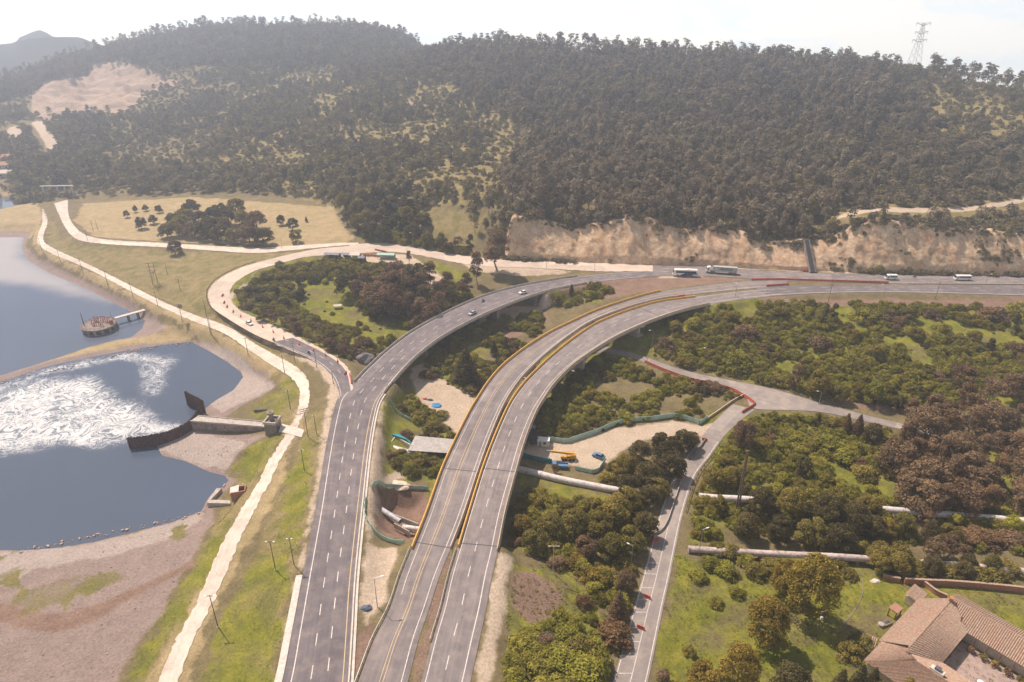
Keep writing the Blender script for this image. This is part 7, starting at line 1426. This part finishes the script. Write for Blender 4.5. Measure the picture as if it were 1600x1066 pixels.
gable(-11.3, 0, -6.4, 30, 'v'); gable(13.7, 27.4, -11.3, 26, 'v', 8.2, 0)
tiled(hs, hp_(-1.8, -11.8, ZE), hp_(19.0, -11.8, ZE), hp_(17.5, -5.9, ZR + .05), hp_(-5.3, -5.9, ZR + .05)); tiled(hs, hp_(13.9, .2, ZE + .02), hp_(-.3, .2, ZE + .02), hp_(-5.3, -5.9, ZR + .05), hp_(20.2, -5.9, ZR + .05))
B = MB(); r0_, r1_ = hp_(-5.3, -5.9, ZR + .05), hp_(18.5, -5.9, ZR + .05)
for i in range(47): B.tube(r0_.lerp(r1_, i / 47) + Vector((0, 0, .12)), r0_.lerp(r1_, (i + 1.1) / 47) + Vector((0, 0, .16)), .17, .2, 7)
o = B.build('ridge_tiles', TILE, hs); o['kind'] = 'stuff'
q = hp_(8.0, -5.8, (ZG + ZE) / 2 - .3); MB().box(q, (19.5, 10.6, ZE - ZG + .4), math.atan2(E1.y, E1.x)).build('wall', PLAST, hs)
MB().add([hp_(0, 0, ZG + .06), hp_(13.7, 0, ZG + .06), hp_(13.7, 28, ZG + .06), hp_(0, 28, ZG + .06)] + [hp_(0, 0, ZG - .4), hp_(13.7, 0, ZG - .4), hp_(13.7, 28, ZG - .4), hp_(0, 28, ZG - .4)], [(0, 1, 2, 3), (4, 7, 6, 5), (0, 4, 5, 1), (1, 5, 6, 2), (2, 6, 7, 3), (3, 7, 4, 0)]).build('courtyard_floor', PAVE, hs)
q = hp_(-4.2, -5.8, ZR); MB().box((q.x, q.y, ZR + .5), (1.2, .9, 1.6), .9).build('chimney', BRICK, hs); q = hp_(20.0, 1.0, ZR); MB().box((q.x, q.y, ZR + .45), (2.8, 1.3, .9), -.9).build('skylight_box', CONC_L, hs); MB().box((q.x, q.y, ZR + 1.1), (1.2, 1.0, .9), -.9).build('vent', simple('vent_dark', (.10, .10, .12), .6, .3, 2), hs)
q = hp_(-1.5, -2.0, -6.5); MB().tube(q, q + Vector((0, 0, 1.5)), .12, .12, 8).build('flue', DARKST, hs)
for k_ in range(9): q = hp_(.15, 2.2 + 2.8 * k_, 0); MB().box((q.x, q.y, (ZG + ZE) / 2), (.22, .22, ZE - ZG)).build('veranda_post', WOOD, hs)
for i in range(7):
    q = hp_(1.6, 2.5 + 2.6 * i, ZG); o = empty('potted_plant', (q.x, q.y, ZG + .05), i, f'flowering pot plant in the house courtyard, {ORD[i]} along the far veranda' if i else 'flowering pot plant in the house courtyard, nearest the corner', 'plant', 'courtyard pot plants'); MB().lathe([(0, 0), (.3, 0), (.42, .6), (.36, .6)], n=10).build('pot', BRICK, o); b_ = link(bpy.data.objects.new('foliage', get_meshes('bush', ['rust', 'olive', 'gold'][i % 3], i % 3, False)[0]), o); b_.location = (0, 0, .5); b_.scale = (.42, .42, .45)
g0 = hp_(9.5, 7.5, ZG + .06); tb = empty('garden_table', g0, .3, 'white round table standing in the house courtyard', 'table'); MB().tube((0, 0, .7), (0, 0, .76), .75, .75, 16).build('top', WHITEP, tb); MB().tube((0, 0, 0), (0, 0, .7), .08, .08, 8).build('leg', DARKST, tb); MB().tube((0, 0, 0), (0, 0, .05), .35, .35, 12).build('foot', DARKST, tb)
# lean-to sheds and garden things
def lean(px, py, L2, W2, h, rz, label, name='outhouse'):
    g = G(px, py); o = empty(name, (g.x, g.y, g.z), rz, label, 'outhouse'); M = Matrix.Rotation(rz, 3, 'Z'); MB().box((0, 0, h / 2 - .2), (L2 - .6, W2 - .6, h)).build('wall', PLAST, o)
    T = tiled(o, Vector((-L2 / 2, -W2 / 2, h)), Vector((L2 / 2, -W2 / 2, h)), Vector((L2 / 2, W2 / 2, h + .7)), Vector((-L2 / 2, W2 / 2, h + .7)), 'roof'); MB().box((0, 0, h + .28), (L2, W2, .1), rot=Matrix.Rotation(math.atan2(.7, W2), 3, 'X')).build('roof_board', WOOD, o); return o
lean(1352, 1010, 4.2, 2.6, 1.9, rad(-38), 'small tiled outhouse on the lawn left of the house')
q = hp_(-3.5, -13.2, ZG); lean_o = empty('porch', (q.x, q.y, ZG), math.atan2(E1.y, E1.x), 'tiled porch on the back of the courtyard house', 'porch'); MB().box((0, 0, 1.3), (4.6, 2.6, 2.6)).build('wall', PLAST, lean_o); tiled(lean_o, Vector((-2.6, 1.9, 2.6)), Vector((2.6, 1.9, 2.6)), Vector((2.6, -1.6, 3.3)), Vector((-2.6, -1.6, 3.3)), 'roof')
g = G(1396, 962); pg = empty('pergola', (g.x, g.y, g.z), .6, 'dark wooden pergola frame on the lawn by the house', 'pergola'); 
for sx in (-1, 1):
    for sy in (-1, 1): MB().box((sx * 1.2, sy * .9, 1.3), (.22, .22, 2.6)).build('post', WOOD, pg)
MB().box((0, 0, 2.65), (3.0, 2.3, .14)).build('roof', simple('pergola_top', (.33, .18, .12), .9, .2, 2), pg)
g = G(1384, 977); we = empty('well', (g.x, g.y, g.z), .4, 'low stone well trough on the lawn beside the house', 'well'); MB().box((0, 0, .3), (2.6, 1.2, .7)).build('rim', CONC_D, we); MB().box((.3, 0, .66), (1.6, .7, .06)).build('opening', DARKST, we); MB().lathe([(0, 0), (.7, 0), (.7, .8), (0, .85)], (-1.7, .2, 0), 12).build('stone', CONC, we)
def brick_wall(pxs, h, label, mat_=BRICK):
    w = spline([tuple(G(x, y)) for x, y in pxs], 24); o = empty('garden_wall', (0, 0, 0), 0, label, 'wall')
    for i in range(0, 23):
        a_, b_ = Vector(w[i]), Vector(w[i + 1]); a_.z = float(zat(a_.x, a_.y)); b_.z = float(zat(b_.x, b_.y)); m_ = (a_ + b_) / 2; rz = math.atan2(b_.y - a_.y, b_.x - a_.x); L_ = (b_ - a_).length; MB().box((m_.x, m_.y, m_.z + h / 2 - .3), (L_ - .01, .4, h + .4), rz).build('wall_panel', mat_, o); MB().box((m_.x, m_.y, m_.z + h + .0), (L_ - .01, .62, .2), rz).build('coping', TILE, o)
brick_wall([(1412, 912), (1470, 915), (1540, 921), (1620, 930)], 1.9, 'long red brick garden wall behind the house'); brick_wall([(1438, 912), (1450, 922), (1462, 930), (1478, 938)], 1.6, 'short brick garden wall leading down to the house'); brick_wall([(1378, 905), (1392, 908), (1405, 911)], 1.5, 'broken end of the garden wall near the rubble')
g = G(1368, 910); rock((g.x, g.y, g.z), 1.0, CONC_L, 'rubble_heap', 'white rubble heap at the end of the garden wall', 'heap', (1.3, .8, .5), 31)
# garden hose path: low stone edging
w = spline([tuple(G(x, y)) for x, y in [(1347, 905), (1348, 925), (1340, 945), (1330, 962), (1316, 978)]], 40); ed = empty('stone_edging', (0, 0, 0), 0, 'thin curved stone edging across the lawn', 'edging')
for i in range(0, 39, 1): a_ = Vector(w[i]); b_ = Vector(w[i + 1]); MB().bar(a_ + Vector((0, 0, .08)), b_ + Vector((0, 0, .04)), .16, .16).build('stone', CONC_D, ed)
label_trees()
